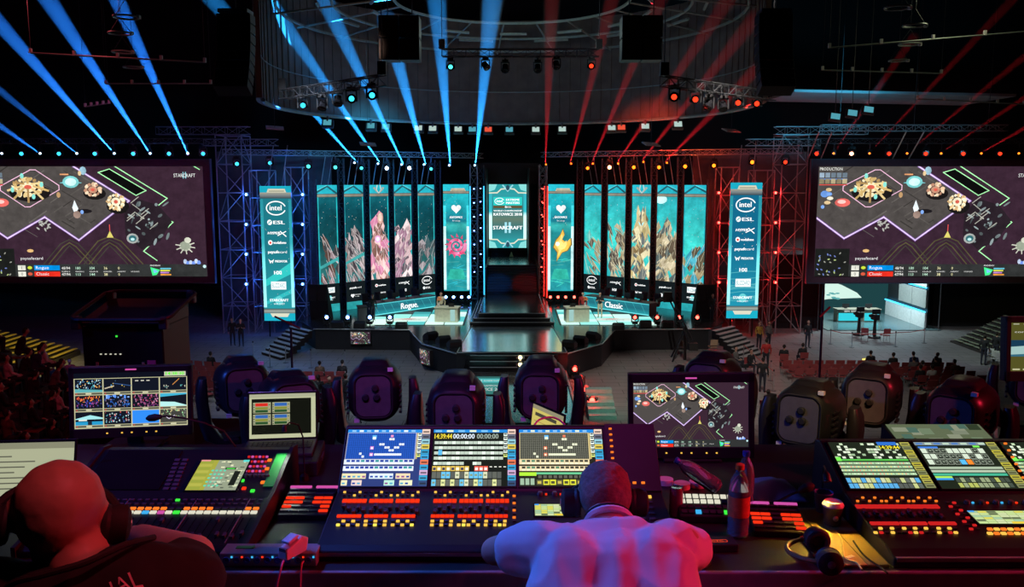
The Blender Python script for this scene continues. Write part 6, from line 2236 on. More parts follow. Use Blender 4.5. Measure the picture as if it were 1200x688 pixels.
for bi, (a, b, sh_) in enumerate(banks2):
    for r_, py in enumerate((584, 588)):
        for k in range(5):
            key(t, kd2, kd2.at(a + 1 + (b - a - 5) * k / 4 + r_, py), 0.010, 0.006, K_ORG if (k + r_) % 2 else KEYOFF)
    for k in range(5):
        x = a + 3 + (b - a - 6) * k / 4
        key(t, kd2, kd2.at(x, 594.5), (b - a) / 5 * 0.0034 * 0.9, 0.022, K_RED2, 'label_display')
        key(t, kd2, kd2.at(x + 7, 604), 0.004, 0.036, BLACKG, 'fader_slot', 0.001)
        fader(t, kd2, kd2.at(x + 7, 601 + (k * 3 + bi) % 5 * 1.5, 0.001))
        key(t, kd2, kd2.at(x + sh_, 614.2), (b - a) / 5 * 0.0033 * 0.9, 0.016, K_RED2, 'label_display')
        key(t, kd2, kd2.at(x + sh_ + 2, 620), 0.013, 0.009, K_YEL if (k + bi) % 2 else KEYOFF)
        key(t, kd2, kd2.at(x + sh_ + 3, 625), 0.013, 0.009, K_YEL if (k + bi) % 3 == 0 else K_RED2 if k % 2 else KEYOFF)
for r_ in range(8):
    for k in range(2):
        key(t, kd2, kd2.at(1110 + k * 8 + r_ * 4, 590 + r_ * 4.4), 0.013, 0.008, K_RED2 if (r_ + k) % 2 else KEYOFF)
cs2 = pic_small(0.25, 0.095)
pl = kd2.at(1148, 615, 0.0045)
MB().box((0, 0, 0), (0.262, 0.107, 0.004)).build('screen_bezel', BLACKG, t, world=True).matrix_basis = Matrix.Translation(pl + V((0.125, 0, 0)) + kd2.up * 0.0475 - kd2.n * 0.0025) @ kd2.rot.to_4x4()
display(t, 'screen', cs2, pl, (1, 0, 0), kd2.up, SCRD)
for k in range(5):
    knob(t, kd2, kd2.at(1133 + 17 * k, 590), 0.011)
    key(t, kd2, kd2.at(1140 + 17 * k, 590), 0.008, 0.006, K_RED if k % 2 else K_BLU)
for r_ in range(2):
    for k in range(6):
        key(t, kd2, kd2.at(1160 + 8 * k, 621 + 5 * r_), 0.018, 0.012, K_YEL if (k + r_) % 2 else K_ORG)
for k in range(9):
    key(t, scd2, scd2.at(1177 + 4.2 * k, 523 + 8 * k, 0.012), 0.012, 0.007, K_ORG, 'encoder_led')
MB().box((1.945, 2.85, 8.982), (1.19, 0.014, 0.014)).build('wrist_rest', EDGEM, t, world=True)

# ---- the sound mixing console
ax0, ax1 = -1.79, -0.975
t = thing('sound_console', 'black sound mixing console with a touch screen, many faders and green tape', 'mixing console', (-1.38, 3.25, ZT))
console_body(t, ax0, ax1, [(2.93, ZT), (2.93, 8.975), (2.96, 8.985), (3.30, 9.035), (3.33, 9.045), (3.625, 9.13), (3.68, 9.125), (3.70, ZT)])
ad = Deck((3.33, 9.045), (3.625, 9.13))
af = Deck((2.96, 8.985), (3.30, 9.035))
MB().box((0, 0, 0), (0.32, 0.28, 0.006)).build('meter_bridge', BLACKG, t, world=True).matrix_basis = Matrix.Translation(ad.uv(-1.60, 0.5, 0.003)) @ ad.rot.to_4x4()
for r_ in range(8):
    for k in range(2):
        key(t, ad, ad.at(208 + 9 * k - 1.9 * r_, 540 + 4.8 * r_), 0.022, 0.016, mat('console_key_grey', (0.10, 0.09, 0.11), 0.5))
c = Canvas(0.205, 0.21, 0.00002)
rr = random.Random(2)
c.rect(0, 0, 0.205, 0.21, (0.28, 0.32, 0.22))
c.rect(0, 0, 0.075, 0.21, (0.36, 0.36, 0.05))
for k in range(9):
    c.rect(0.003, 0.005 + 0.0225 * k, 0.055, 0.023 + 0.0225 * k, (0.42, 0.42, 0.07) if k % 2 else (0.30, 0.34, 0.05))
for r_ in range(5):
    for k in range(4):
        c.disc(0.07 + 0.017 * k, 0.03 + 0.026 * r_, 0.006, 0.007, (0.12, 0.62, 0.40), 8)
for k in range(40):
    x, y = rr.uniform(0.08, 0.19), rr.uniform(0.01, 0.2)
    c.rect(x, y, x + rr.uniform(0.006, 0.02), y + 0.008, rr.choice([(0.62, 0.68, 0.45), (0.10, 0.12, 0.09), (0.45, 0.5, 0.36), (0.8, 0.8, 0.5)]))
c.rect(0.165, 0.03, 0.19, 0.13, (0.012, 0.015, 0.012))
c.rect(0.12, 0.14, 0.165, 0.155, (0.01, 0.02, 0.01))
c.rect(0.125, 0.144, 0.16, 0.15, (0.1, 0.8, 0.1))
c.rect(0.18, 0.195, 0.205, 0.21, (0.1, 0.65, 0.6))
c.rect(0.0, 0.2, 0.04, 0.21, (0.8, 0.3, 0.3))
lo_ = ad.at(217, 576, 0.0066)
MB().box((0, 0, 0), (0.217, 0.222, 0.006)).build('screen_bezel', BLACKG, t, world=True).matrix_basis = Matrix.Translation(lo_ + V((0.1025, 0, 0)) + ad.up * 0.105 - ad.n * 0.0035) @ ad.rot.to_4x4()
display(t, 'screen', c, lo_, (1, 0, 0), ad.up, SCRD)
for r_ in range(4):
    for k in range(6):
        key(t, ad, ad.at(292 + 4.2 * k - r_ * 1.4, 536 + 5.6 * r_), 0.010, 0.008, K_PNK if (k + r_) % 2 else K_RED2)
for px, py, m in ((284, 564, K_GRN), (296, 576, K_GRN), (316, 540, K_ORG), (313, 550, K_ORG), (308, 566, K_ORG), (286, 573, K_RED)):
    key(t, ad, ad.at(px, py), 0.016, 0.014, m)
for k in range(6):
    knob(t, ad, ad.at(290 + 5 * k - 1, 559), 0.008)
MB().box((0, 0, 0), (0.042, 0.24, 0.004)).build('green_tape', mat('green_tape', (0.02, 0.55, 0.06), 0.5, emit=(0.02, 0.6, 0.05), es=0.0), t, world=True).matrix_basis = Matrix.Translation(ad.uv(-1.0, 0.5, 0.003)) @ ad.rot.to_4x4()
NF = 26
for k in range(NF):
    x = ax0 + 0.03 + (ax1 - ax0 - 0.06) * k / (NF - 1)
    gap = 0.006 if k in (8, 16, 24) else 0
    key(t, af, af.uv(x, 0.93), 0.016, 0.010, K_GRN if k == 14 else mat('console_key_grey', (0.10, 0.09, 0.11), 0.5))
    key(t, af, af.uv(x, 0.84), 0.016, 0.008, mat('console_key_grey', (0.10, 0.09, 0.11), 0.5))
    key(t, af, af.uv(x, 0.74), 0.021, 0.013, K_ORG if (7 < k < 14 or 15 < k < 20 or k > 23) else KEYOFF)
    key(t, af, af.uv(x, 0.655), 0.024, 0.016, (K_WHT, K_WHT, K_WHT, K_BLU, K_WHT, K_PNK, K_WHT, K_GRN)[k % 8] if 9 < k < 18 else K_WHT, 'name_display')
    key(t, af, af.uv(x, 0.33), 0.003, 0.15, BLACKG, 'fader_slot', 0.001)
    fader(t, af, af.uv(x, (0.14 if (k * 5) % 7 else 0.42) + 0.02 * ((k * 3) % 4), 0.001))
for k in (8, 17, 24):
    x = ax0 + 0.03 + (ax1 - ax0 - 0.06) * (k - 0.5) / (NF - 1)
    MB().box((0, 0, 0), (0.003, 0.32, 0.003)).build('divider', EDGEM, t, world=True).matrix_basis = Matrix.Translation(af.uv(x, 0.5, 0.0015)) @ af.rot.to_4x4()
for sx in (ax0 - 0.008, ax1 + 0.008):
    MB().prism([(2.925, ZT), (2.925, 8.99), (3.32, 9.055), (3.63, 9.14), (3.70, 9.13), (3.70, ZT)], sx - 0.008, sx + 0.008).build('end_cheek', CASE2, t, world=True)

# ---- small command wings with red lamps
for (px, py, w, d, rz, lab) in ((362, 598, 0.2, 0.22, 0.0, 'small black key wing with red lamps between sound console and lighting console'), (909, 618, 0.2, 0.20, -0.1, 'small black key wing with red lamps next to the headphones')):
    p = G(px, py, ZT)
    t = thing('key_wing', lab, 'control panel', p, rz)
    MB().prism([(-d / 2, 0), (d / 2, 0), (d / 2, 0.06), (-d / 2, 0.025)], -w / 2, w / 2).build('body', CASE, t, bevel=0.004)
    wd = Deck((-d / 2, 0.025), (d / 2, 0.06))
    for r_ in range(6):
        for k in range(5):
            q = wd.uv(-w / 2 + 0.022 + 0.039 * k, 0.12 + 0.15 * r_)
            lit = (r_ in (2, 3) and k in (0, 1, 3, 4)) or (r_ == 1 and k in (0, 4)) or (r_ == 0 and k == 4)
            o = put('key', MB().box((0, 0, 0.003), (0.036, 0.012, 0.006)).mesh('key', K_RED if lit else KEYOFF) if ('w', lit) not in MESHES else MESHES[('w', lit)], t, matrix=Matrix.Translation(q) @ wd.rot.to_4x4())
            MESHES[('w', lit)] = o.data
    for k in range(2):
        o = MB().box((0, 0, 0.003), (0.09, 0.014, 0.006)).build('label_display', K_PNK, t)
        o.matrix_basis = Matrix.Translation(wd.uv(-0.055 + 0.11 * k, 0.97)) @ wd.rot.to_4x4()


# ================================================================== MOVING HEADS BEHIND THE TABLE
SHELL = mat('head_shell', (0.016, 0.016, 0.019), 0.34, var=0.15)
PLATE = mat('head_plate', (0.15, 0.145, 0.16), 0.42, 0.3, var=0.2, scale=30)


def rrect(w, h, r, n=5):
    pts = []
    for cx, cy, a0 in ((w / 2 - r, h / 2 - r, 0), (-w / 2 + r, h / 2 - r, PI / 2), (-w / 2 + r, -h / 2 + r, PI), (w / 2 - r, -h / 2 + r, 1.5 * PI)):
        for k in range(n + 1):
            a = a0 + PI / 2 * k / n
            pts.append((cx + r * math.cos(a), cy + r * math.sin(a)))
    return pts


def make_big_head():
    t = thing('moving_head_lamp', '', 'stage light')
    # base
    MB().loft([[V((x, y, z)) for x, y in rrect(0.40 * k, 0.36 * k, 0.06)] for z, k in ((-0.52, 0.96), (-0.50, 1), (-0.40, 1), (-0.375, 0.9))]).build('base', SHELL, t, smooth=True)
    MB().lathe([(0.1, -0.375), (0.1, -0.335)], 18).build('turntable', RUBBER, t)
    # yoke: two curved arms joined at the bottom
    for s in (-1, 1):
        rings = []
        for z, xo, w, d in ((-0.335, 0.10, 0.12, 0.17), (-0.29, 0.185, 0.10, 0.18), (-0.2, 0.222, 0.075, 0.18), (-0.05, 0.236, 0.068, 0.17), (0.03, 0.234, 0.062, 0.15), (0.085, 0.226, 0.045, 0.10)):
            rings.append([V((s * (xo + p[0]), p[1], z)) for p in rrect(w, d, min(w, d) * 0.42)])
        MB().loft(rings).build('yoke_arm', SHELL, t, smooth=True)
    MB().box((0, 0, -0.315), (0.26, 0.16, 0.05)).build('yoke_bridge', SHELL, t, bevel=0.015)
    # head: loaf that swells behind the pivot; its rear face looks to -y
    rings = []
    for y, w, h in ((-0.215, 0.235, 0.27), (-0.20, 0.27, 0.305), (-0.14, 0.305, 0.335), (-0.02, 0.32, 0.345), (0.09, 0.315, 0.335), (0.17, 0.285, 0.30), (0.25, 0.235, 0.25), (0.27, 0.20, 0.21)):
        rings.append([V((p[0], y, p[1] + 0.012)) for p in rrect(w, h, min(w, h) * 0.40, 7)])
    h = MB().loft(rings).build('head', SHELL, t, smooth=True)
    pl_ = [V((p[0], -0.2165, p[1] + 0.012)) for p in rrect(0.20, 0.235, 0.05, 6)]
    MB().loft([pl_, [p + V((0, -0.006, 0)) for p in pl_]]).build('rear_plate', PLATE, h)
    rim = [V((p[0], -0.218, p[1] + 0.012)) for p in rrect(0.222, 0.257, 0.06, 6)]
    MB().tube(rim + [rim[0]], 0.006, 6).build('plate_rim', RUBBER, h)
    for x, z in ((0.012, 0.062), (-0.045, 0.008), (0.02, 0.008)):
        MB().lathe([(0.021, 0), (0.021, 0.012), (0.015, 0.018), (0.0005, 0.018)], 12, (x, -0.2225, z), rotm(PI / 2)).build('knob', RUBBER, h, smooth=True)
    for s in (-1, 1):
        for k in range(6):
            MB().box((s * 0.155, -0.10 + 0.0, -0.10 + 0.032 * k), (0.016, 0.10, 0.014)).build('cooling_fin', SHELL, h, bevel=0.003)
        MB().box((s * 0.10, -0.19, 0.165 if s > 0 else -0.135), (0.03, 0.03, 0.02)).build('latch', WHITEP, h)
    MB().loft([[V((p[0], p[1], z)) for p in rrect(w, d, 0.04)] for z, w, d in ((0.165, 0.19, 0.26), (0.198, 0.15, 0.20), (0.204, 0.13, 0.18))]).build('top_cover', SHELL, h, smooth=True)
    MB().lathe([(0.085, 0.272), (0.09, 0.285), (0.08, 0.29), (0.0005, 0.284)], 18, (0, 0, 0.012), rotm(-PI / 2)).build('front_lens', LENS_OFF, h)
    return t


BIGHEAD = make_big_head()
bh = ((283, 455, 0.42, -0.10, 'beside the laptop, with a blue-lit rear plate'), (338, 475, 0.45, -0.12, 'half hidden behind the laptop screen'), (440, 459, 0.10, -0.05, 'behind the blue-lit console screen'),
      (536, 478, -0.02, 0.02, 'low behind the cue-sheet screen'), (634, 457, -0.06, 0.0, 'in front of the centre stage, beside the small laptop'), (836, 449, -0.5, -0.1, 'half hidden behind the game monitor'),
      (950, 488, -0.62, -0.08, 'with a pale yellow rear plate near the second console'), (1022, 466, -0.55, -0.06, 'with a red-lit rear plate behind the yellow one'), (1128, 486, -0.75, 0.0, 'dark, behind the flat tile display'), (1212, 446, -0.5, -0.05, 'dark, beneath the olive monitor'))
for k, (px, py, pan, tilt, w) in enumerate(bh):
    q = G(px, py, 9.02)
    o = copy_tree(BIGHEAD)
    o.location = (q.x, q.y, 9.022)
    o.rotation_euler = (0, 0, pan)
    for ch in o.children:
        if ch.name.startswith('head'):
            ch.rotation_euler = (tilt, 0, 0)
    tag(o, 'big black moving head %s' % w, 'stage light', 'moving heads on the shelf')

# ================================================================== THINGS ON THE TABLE
# multi-view monitor
def monitor(name, label, tl, tr, bl, y0, y1, picture, pw, ph, mat_, depth=0.05, bezel=(0.022, 0.03, 0.022, 0.05), shell=None, leds=True, foot=True):
    """upright monitor through three screen corners; picture fills the inside of the bezel"""
    A = W(*bl, y0)
    B = W(bl[0] + tr[0] - tl[0], bl[1] + tr[1] - tl[1], y1)
    C_ = W(*tl, y0 + 0.03)
    r_ = (B - A).normalized()
    u_ = (C_ - A)
    h = u_.length
    u_ = (u_ - r_ * u_.dot(r_)).normalized()
    n_ = r_.cross(u_)
    w = (B - A).length
    t = thing(name, label, 'monitor', ((A.x + B.x) / 2, (A.y + B.y) / 2 + 0.05, ZT))
    shell = shell or CASE
    M = frame_mat(A, r_, u_)
    b0, b1, b2, b3 = bezel            # left, top, right, bottom
    o = MB().box((w / 2, h / 2, -depth / 2 - 0.004), (w, h, depth)).build('shell', shell, t, world=True, bevel=0.006)
    o.matrix_basis = M
    for c_, s_ in (((w / 2, h - b1 / 2, 0), (w, b1, 0.014)), ((w / 2, b3 / 2, 0), (w, b3, 0.014)), ((b0 / 2, h / 2, 0), (b0, h, 0.014)), ((w - b2 / 2, h / 2, 0), (b2, h, 0.014))):
        MB().box(c_, s_).build('bezel', shell, t, world=True, bevel=0.003).matrix_basis = M
    me = picture
    put('picture', me, t, True, matrix=M @ Matrix.Translation((b0, b3, -0.0035)) @ Matrix.Diagonal(((w - b0 - b2) / pw, (h - b1 - b3) / ph, 0.003 / 40, 1)))
    if leds:
        for k in range(5):
            MB().box((w * (0.3 + 0.1 * k + 0.02 * (k % 2)), b3 * 0.5, 0.008), (0.008, 0.006, 0.004)).build('button_led', K_YEL, t, world=True).matrix_basis = M
        MB().box((w * 0.5, h - b1 * 0.5, 0.008), (w * 0.09, 0.007, 0.003)).build('maker_plate', K_PNK, t, world=True).matrix_basis = M
    if foot:
        zb = (M @ V((w / 2, 0.03, -depth))).z
        pf = M @ V((w / 2, 0.06, -depth - 0.02))
        MB().box((pf.x, pf.y, (ZT + pf.z + 0.08) / 2), (0.07, 0.03, pf.z + 0.08 - ZT)).build('stand', BLACK, t, world=True)
        MB().box((pf.x, pf.y, ZT + 0.008), (0.28, 0.2, 0.016)).build('foot', BLACK, t, world=True, bevel=0.004)
    return t, M, w, h


def pic_multiview():
    w, h = 140.0, 78.0
    c = Canvas(w, h, 0.02)
    c.rect(0, 0, w, h, (0.004, 0.005, 0.012))
    rr = random.Random(6)
    c.rect(0, 0, w, h * 0.90, (0.55, 0.53, 0.32))
    n = 0
    for r_ in range(3):
        for k in range(4):
            x0, y1 = 1 + k * 34.8, h * 0.89 - r_ * 23.0
            x1, y0 = x0 + 33.4, y1 - 18.6
            c.rect(x0, y0 - 3.4, x1, y0 - 0.6, (0.10, 0.10, 0.07))
            c.rect(x0 + 13, y0 - 3.0, x0 + 20, y0 - 1.0, (0.62, 0.60, 0.40))
            c.rect(x0 + 1, y0 - 3.0, x0 + 3, y0 - 1.2, (0.45, 0.06, 0.05))
            c.rect(x0, y0, x1, y1, (0.006, 0.008, 0.016))

            def dots(m, cols, ya, yb, s0=0.5, s1=1.6):
                for _ in range(m):
                    x, y = rr.uniform(x0 + 1, x1 - 2), y0 + (y1 - y0) * rr.uniform(ya, yb)
                    c.rect(x, y, min(x1, x + rr.uniform(s0, s1)), min(y1, y + rr.uniform(s0, s1 * 1.8)), rr.choice(cols))
            if n == 0:
                c.poly([(x0, y0), (x1, y0), (x1, y0 + 3), (x0, y0 + 5)], (0.10, 0.40, 0.42))
                dots(55, [(0.1, 0.5, 0.6), (0.6, 0.8, 0.8), (0.1, 0.25, 0.5), (0.7, 0.35, 0.1)], 0.2, 0.9)
            elif n == 1:
                c.line([(x0 + 2, y0 + 5), (x0 + 12, y0 + 8)], 1.6, (0.55, 0.48, 0.35))
                c.line([(x0 + 12, y0 + 12), (x1, y0 + 8)], 1.2, (0.03, 0.08, 0.22))
                dots(6, [(0.1, 0.3, 0.5), (0.7, 0.5, 0.1)], 0.3, 0.9)
            elif n == 2:
                for q in (4, 11, 18):
                    c.rect(x0 + q, y0 + 14, x0 + q + 4, y0 + 15.4, (0.6, 0.58, 0.5))
            elif n == 3:
                c.line([(x0 + 16, y0 + 8), (x0 + 24, y0 + 16)], 0.9, (0.6, 0.25, 0.06))
                dots(9, [(0.1, 0.35, 0.35), (0.5, 0.5, 0.4)], 0.1, 0.4)
            elif n == 4:
                dots(30, [(0.9, 0.12, 0.05), (0.9, 0.3, 0.05)], 0.5, 0.85)
                dots(50, [(0.05, 0.08, 0.45), (0.3, 0.06, 0.25), (0.04, 0.05, 0.2)], 0.02, 0.6)
            elif n == 5:
                dots(16, [(0.1, 0.3, 0.95), (0.3, 0.5, 1.0)], 0.7, 0.95, 1, 3)
                dots(60, [(0.03, 0.12, 0.5), (0.05, 0.2, 0.6), (0.3, 0.2, 0.3)], 0.02, 0.7)
            elif n == 6:
                dots(85, [(0.35, 0.04, 0.08), (0.5, 0.12, 0.3), (0.2, 0.04, 0.2), (0.7, 0.3, 0.5)], 0.02, 0.9)
            elif n == 7:
                c.poly([(x0, y1), (x1, y1), (x1, y1 - 2), (x0, y1 - 5)], (0.05, 0.42, 0.62))
                c.poly([(x0, y0), (x1, y0), (x1, y0 + 1), (x0 + 18, y0 + 6), (x0, y0 + 7)], (0.45, 0.80, 0.78))
            elif n == 8:
                c.poly([(x0, y0 + 9), (x0 + 18, y0 + 14), (x1, y0 + 10), (x1, y0 + 8), (x0, y0 + 8)], (0.35, 0.75, 0.78))
                c.rect(x0, y0, x1, y0 + 5, (0.02, 0.30, 0.55))
                c.rect(x0 + 4, y0 + 6, x0 + 14, y0 + 8, (0.75, 0.8, 0.75))
                c.rect(x0 + 15, y0, x0 + 20, y0 + 5.4, (0.01, 0.02, 0.04))
            elif n == 9:
                dots(60, [(0.1, 0.4, 0.5), (0.5, 0.7, 0.7), (0.6, 0.1, 0.1), (0.05, 0.1, 0.3)], 0.1, 0.9)
            elif n == 10:
                c.rect(x0, y0, x1, y1, (0.03, 0.25, 0.85))
            else:
                c.rect(x0, y0, x1, y1, (0.05, 0.05, 0.045))
                dots(40, [(0.6, 0.5, 0.25), (0.2, 0.2, 0.18), (0.3, 0.6, 0.3)], 0.3, 0.95)
                c.line([(x0, y0 + 6), (x0 + 6, y0 + 9), (x0 + 11, y0 + 5), (x0 + 18, y0 + 10)], 0.8, (0.7, 0.6, 0.8))
            n += 1
    c.rect(111, h * 0.915, 138, h - 0.6, (0.55, 0.55, 0.42))
    c.text('14:38:30', 113, h * 0.93, 4.4, (0.10, 0.85, 0.02), w=23, bold=0.25)
    return c


monitor('multiview_monitor', 'black monitor showing a grid of twelve camera pictures and a green clock', (88, 431), (231.5, 425), (82, 515), 4.12, 4.26, pic_multiview().mesh('multiview_picture', SCRD), 140, 78, SCRD)
monitor('game_monitor', 'black monitor with the strategy game picture behind the bottles', (735, 438), (882, 438), (737, 537), 4.02, 3.98, GAME_SMALL, 264, 129, SCRD, bezel=(0.024, 0.045, 0.028, 0.055))

# monitor with the planet picture at the end of the table
c = Canvas(60, 100, 0.02)
c.rect(0, 0, 60, 100, (0.10, 0.095, 0.02))
c.rect(0, 30, 60, 64, (0.01, 0.05, 0.10))
c.poly([(0, 32), (60, 44), (60, 54), (30, 56), (0, 50)], (0.40, 0.62, 0.60))
c.poly([(0, 30), (60, 30), (60, 42), (0, 34)], (0.04, 0.16, 0.24))
c.text('console', 3, 79, 4, (0.8, 0.8, 0.7), w=15)
for k in range(8):
    c.rect(2 + 7 * k, 96, 6 + 7 * k, 98, (0.5, 0.5, 0.35))
    c.rect(2 + 7 * k, 2, 7 + 7 * k, 5, (0.62, 0.6, 0.35))
mt, MM, mw, mh = monitor('planet_monitor', 'olive-lit upright monitor with a planet picture at the table end', (1176, 371), (1290, 371), (1178, 447), 4.05, 4.05, c.mesh('planet_picture', screen_mat('planet_monitor_picture', 0.9)), 60, 100, SCRD, leds=False)

# flat tile display lying behind the second console
c = Canvas(120, 40, 0.01)
c.rect(0, 0, 120, 40, (0.16, 0.20, 0.11))
rr = random.Random(3)
for k in range(16):
    x, y = rr.uniform(0, 105), rr.uniform(0, 30)
    c.rect(x, y, x + rr.uniform(10, 20), y + rr.uniform(8, 14), rr.choice([(0.22, 0.30, 0.18), (0.04, 0.06, 0.03), (0.28, 0.32, 0.22), (0.10, 0.20, 0.15), (0.34, 0.38, 0.26)]))
a, b_, d_ = G(1054, 519, 9.13), G(1168, 519, 9.13), G(1036, 497.5, 9.17)
t = thing('tile_display', 'flat pale green tile display tilted behind the second lighting console', 'display', ((a.x + b_.x) / 2, a.y + 0.1, ZT))
r_, u_ = (b_ - a), (V((a.x, d_.y, 9.17)) - a)
q = [a, b_, b_ + u_, a + u_]
q = [p + V((-0.012 if i in (0, 3) else 0.012, -0.01 if i < 2 else 0.01, 0)) for i, p in enumerate(q)]
MB().hexa([V((p.x, p.y, ZT)) for p in q] + [p - V((0, 0, 0.002)) for p in q]).build('housing', CASE, t, world=True)
put('picture', c.mesh('tile_picture', screen_mat('tile_display_picture', 0.75)), t, True, matrix=frame_mat(a + V((0, 0, 0.001)), r_, u_) @ Matrix.Diagonal((r_.length / 120, u_.length / 40, 0.002, 1)))


# laptops
def laptop(label, loc, rz, tilt, w, d, picture, pw, ph, riser=0.0, roll=0.0, keys=True):
    t = thing('laptop', label, 'laptop', loc, rz)
    MB().box((0, 0, 0.009), (w, d, 0.018)).build('keyboard_half', CASE2, t, bevel=0.004)
    if keys:
        kb = MB()
        for r_ in range(5):
            for k in range(13):
                kb.box((-w * 0.42 + w * 0.07 * k, d * 0.32 - d * 0.1 * r_, 0.02), (w * 0.058, d * 0.08, 0.004))
        tag(kb.build('keyboard', BLACK, t), kind='stuff')
    hh = d * 1.02
    R_ = Matrix.Translation((0, d / 2, 0.014)) @ Matrix.Rotation(PI / 2 - tilt, 4, 'X')
    MB().box((0, hh / 2, -0.006), (w, hh, 0.010)).build('screen_half', BLACKG, t, bevel=0.003).matrix_basis = R_
    put('picture', picture, t, matrix=R_ @ Matrix.Translation((-w * 0.475, hh * 0.05, 0.0002)) @ Matrix.Diagonal((w * 0.95 / pw, hh * 0.90 / ph, 0.0008 / 20, 1)))
    return t


c = Canvas(90, 56, 0.02)
c.rect(0, 0, 90, 56, (0.62, 0.64, 0.40))
c.rect(3, 5, 84, 50, (0.008, 0.009, 0.006))
c.rect(0, 51.5, 90, 56, (0.50, 0.52, 0.34))
for r_ in range(2):
    for k in range(2):
        x, y = 5 + 26 * k, 32 - 15 * r_
        c.rect(x, y, x + 24, y + 13.5, (0.42, 0.44, 0.26))
        c.rect(x + 3, y + 8.6, x + 20, y + 12.6, (0.85, 0.03, 0.02) if (r_, k) == (0, 0) else (0.04, 0.16, 0.55))
        c.rect(x + 3, y + 4.6, x + 20, y + 7.6, (0.30, 0.32, 0.05))
        c.rect(x + 3, y + 0.8, x + 20, y + 4.0, (0.03, 0.10, 0.03))
        for q in range(4):
            c.rect(x + 0.6, y + 1 + 3 * q, x + 2, y + 2 + 3 * q, (0.02, 0.02, 0.02))
            c.rect(x + 21.2, y + 1 + 3 * q, x + 22.6, y + 2 + 3 * q, (0.02, 0.02, 0.02) if q % 2 else (0.7, 0.3, 0.05))
p = W(329, 521, 3.98)
rz_ = 0.12
t = thing('laptop_riser', 'low black box under the open laptop beside the sound console', 'box', (p.x, 3.95, ZT), rz_)
MB().box((0, -0.02, 0.035), (0.40, 0.34, 0.07)).build('body', BLACK, t, bevel=0.006)
for sx in (-1, 1):
    MB().box((sx * 0.204, -0.02, 0.04), (0.008, 0.1, 0.02)).build('handle', DSTEEL, t)
LT = laptop('open laptop with four pale meter windows on a dark screen', (p.x, 3.95, ZT + 0.071), rz_, 0.22, 0.335, 0.235, c.mesh('laptop_picture', SCRL), 90, 56)
for ch in LT.children:
    pass

c = Canvas(100, 62, 0.02)
c.rect(0, 0, 100, 62, (0.50, 0.52, 0.34))
c.rect(0, 55, 100, 62, (0.30, 0.30, 0.20))
for k in range(7):
    c.rect(6, 46 - 6 * k, 6 + 20 + 40 * ((k * 37) % 10) / 10, 47.4 - 6 * k, (0.12, 0.12, 0.09))
laptop('open laptop with a pale page next to the bald operator', (-2.02, 3.32, ZT + 0.001), 0.08, 0.28, 0.36, 0.25, c.mesh('laptop_page', SCRL), 100, 62)
c = Canvas(100, 62, 0.02)
c.rect(0, 0, 100, 62, (0.75, 0.62, 0.16))
c.rect(0, 55, 100, 62, (0.35, 0.32, 0.2))
c.rect(10, 44, 80, 50, (0.08, 0.07, 0.05))
for k in range(3):
    c.rect(8, 34 - 7 * k, 90, 35.6 - 7 * k, (0.5, 0.35, 0.1))
c.rect(60, 8, 84, 20, (0.04, 0.05, 0.05))
laptop('small laptop turned sideways with a yellow page, before the front stage', (0.075, 4.12, ZT + 0.001), -1.05, 0.12, 0.30, 0.20, c.mesh('laptop_yellow_page', SCRL), 100, 62)

# road case with a rail top behind the multi-view monitor
t = thing('road_case', 'tall black equipment case with a railed tray lid behind the multi-view monitor', 'equipment case', (-2.8, 6.4, ZF))
cw, cd = 0.58, 0.5
CX, CY, ZC = W(142, 383, 6.0).x, 6.26, W(142, 383, 6.0).z
MB().box((CX, CY, (ZF + ZC) / 2 + 0.001), (cw, cd, ZC - ZF - 0.002)).build('body', CASE, t, world=True, bevel=0.01)
MB().box((CX, CY, ZC + 0.07), (cw + 0.04, cd + 0.04, 0.022), rotm(0.2)).build('lid', mat('case_lid', (0.05, 0.03, 0.035), 0.4), t, world=True, bevel=0.006)
MB().prism([(CY - cd / 2, ZC), (CY + cd / 2, ZC), (CY + cd / 2, ZC + 0.10)], CX - cw / 2, CX + cw / 2).build('lid_wedge', CASE, t, world=True)
ring = [V((CX + x, CY + y, ZC + 0.12 + y * 0.2)) for x, y in rrect(cw + 0.12, cd + 0.12, 0.08, 4)]
MB().tube(ring + [ring[0]], 0.014, 6).build('rail', DSTEEL, t, world=True)
for x in (-1, 1):
    for y in (-1, 1):
        MB().box((CX + x * (cw / 2 + 0.02), CY + y * (cd / 2 + 0.02), ZC + 0.085 + y * 0.055), (0.06, 0.06, 0.09)).build('corner_post', DSTEEL, t, world=True, bevel=0.008)
for x, m in ((-0.19, K_YEL2), (0.14, K_WHT)):
    MB().box((CX + x, CY - cd / 2 - 0.005, ZC - 0.33), (0.018, 0.008, 0.14)).build('lamp_strip', mat('case_strip', (0.55, 0.5, 0.3), 0.5), t, world=True)
MB().box((CX + 0.20, CY - cd / 2 - 0.005, ZC - 0.27), (0.06, 0.006, 0.05)).build('sticker', mat('pink_sticker', (0.8, 0.15, 0.4), 0.5), t, world=True)
MB().box((CX - 0.04, CY - cd / 2 - 0.004, ZC - 0.07), (0.012, 0.006, 0.012)).build('indicator', K_GRN, t, world=True)
for k in range(5):
    MB().box((CX - 0.16 + 0.035 * k, CY - cd / 2 - 0.004, ZC - 0.2), (0.012, 0.006, 0.006)).build('indicator', K_WHT, t, world=True)

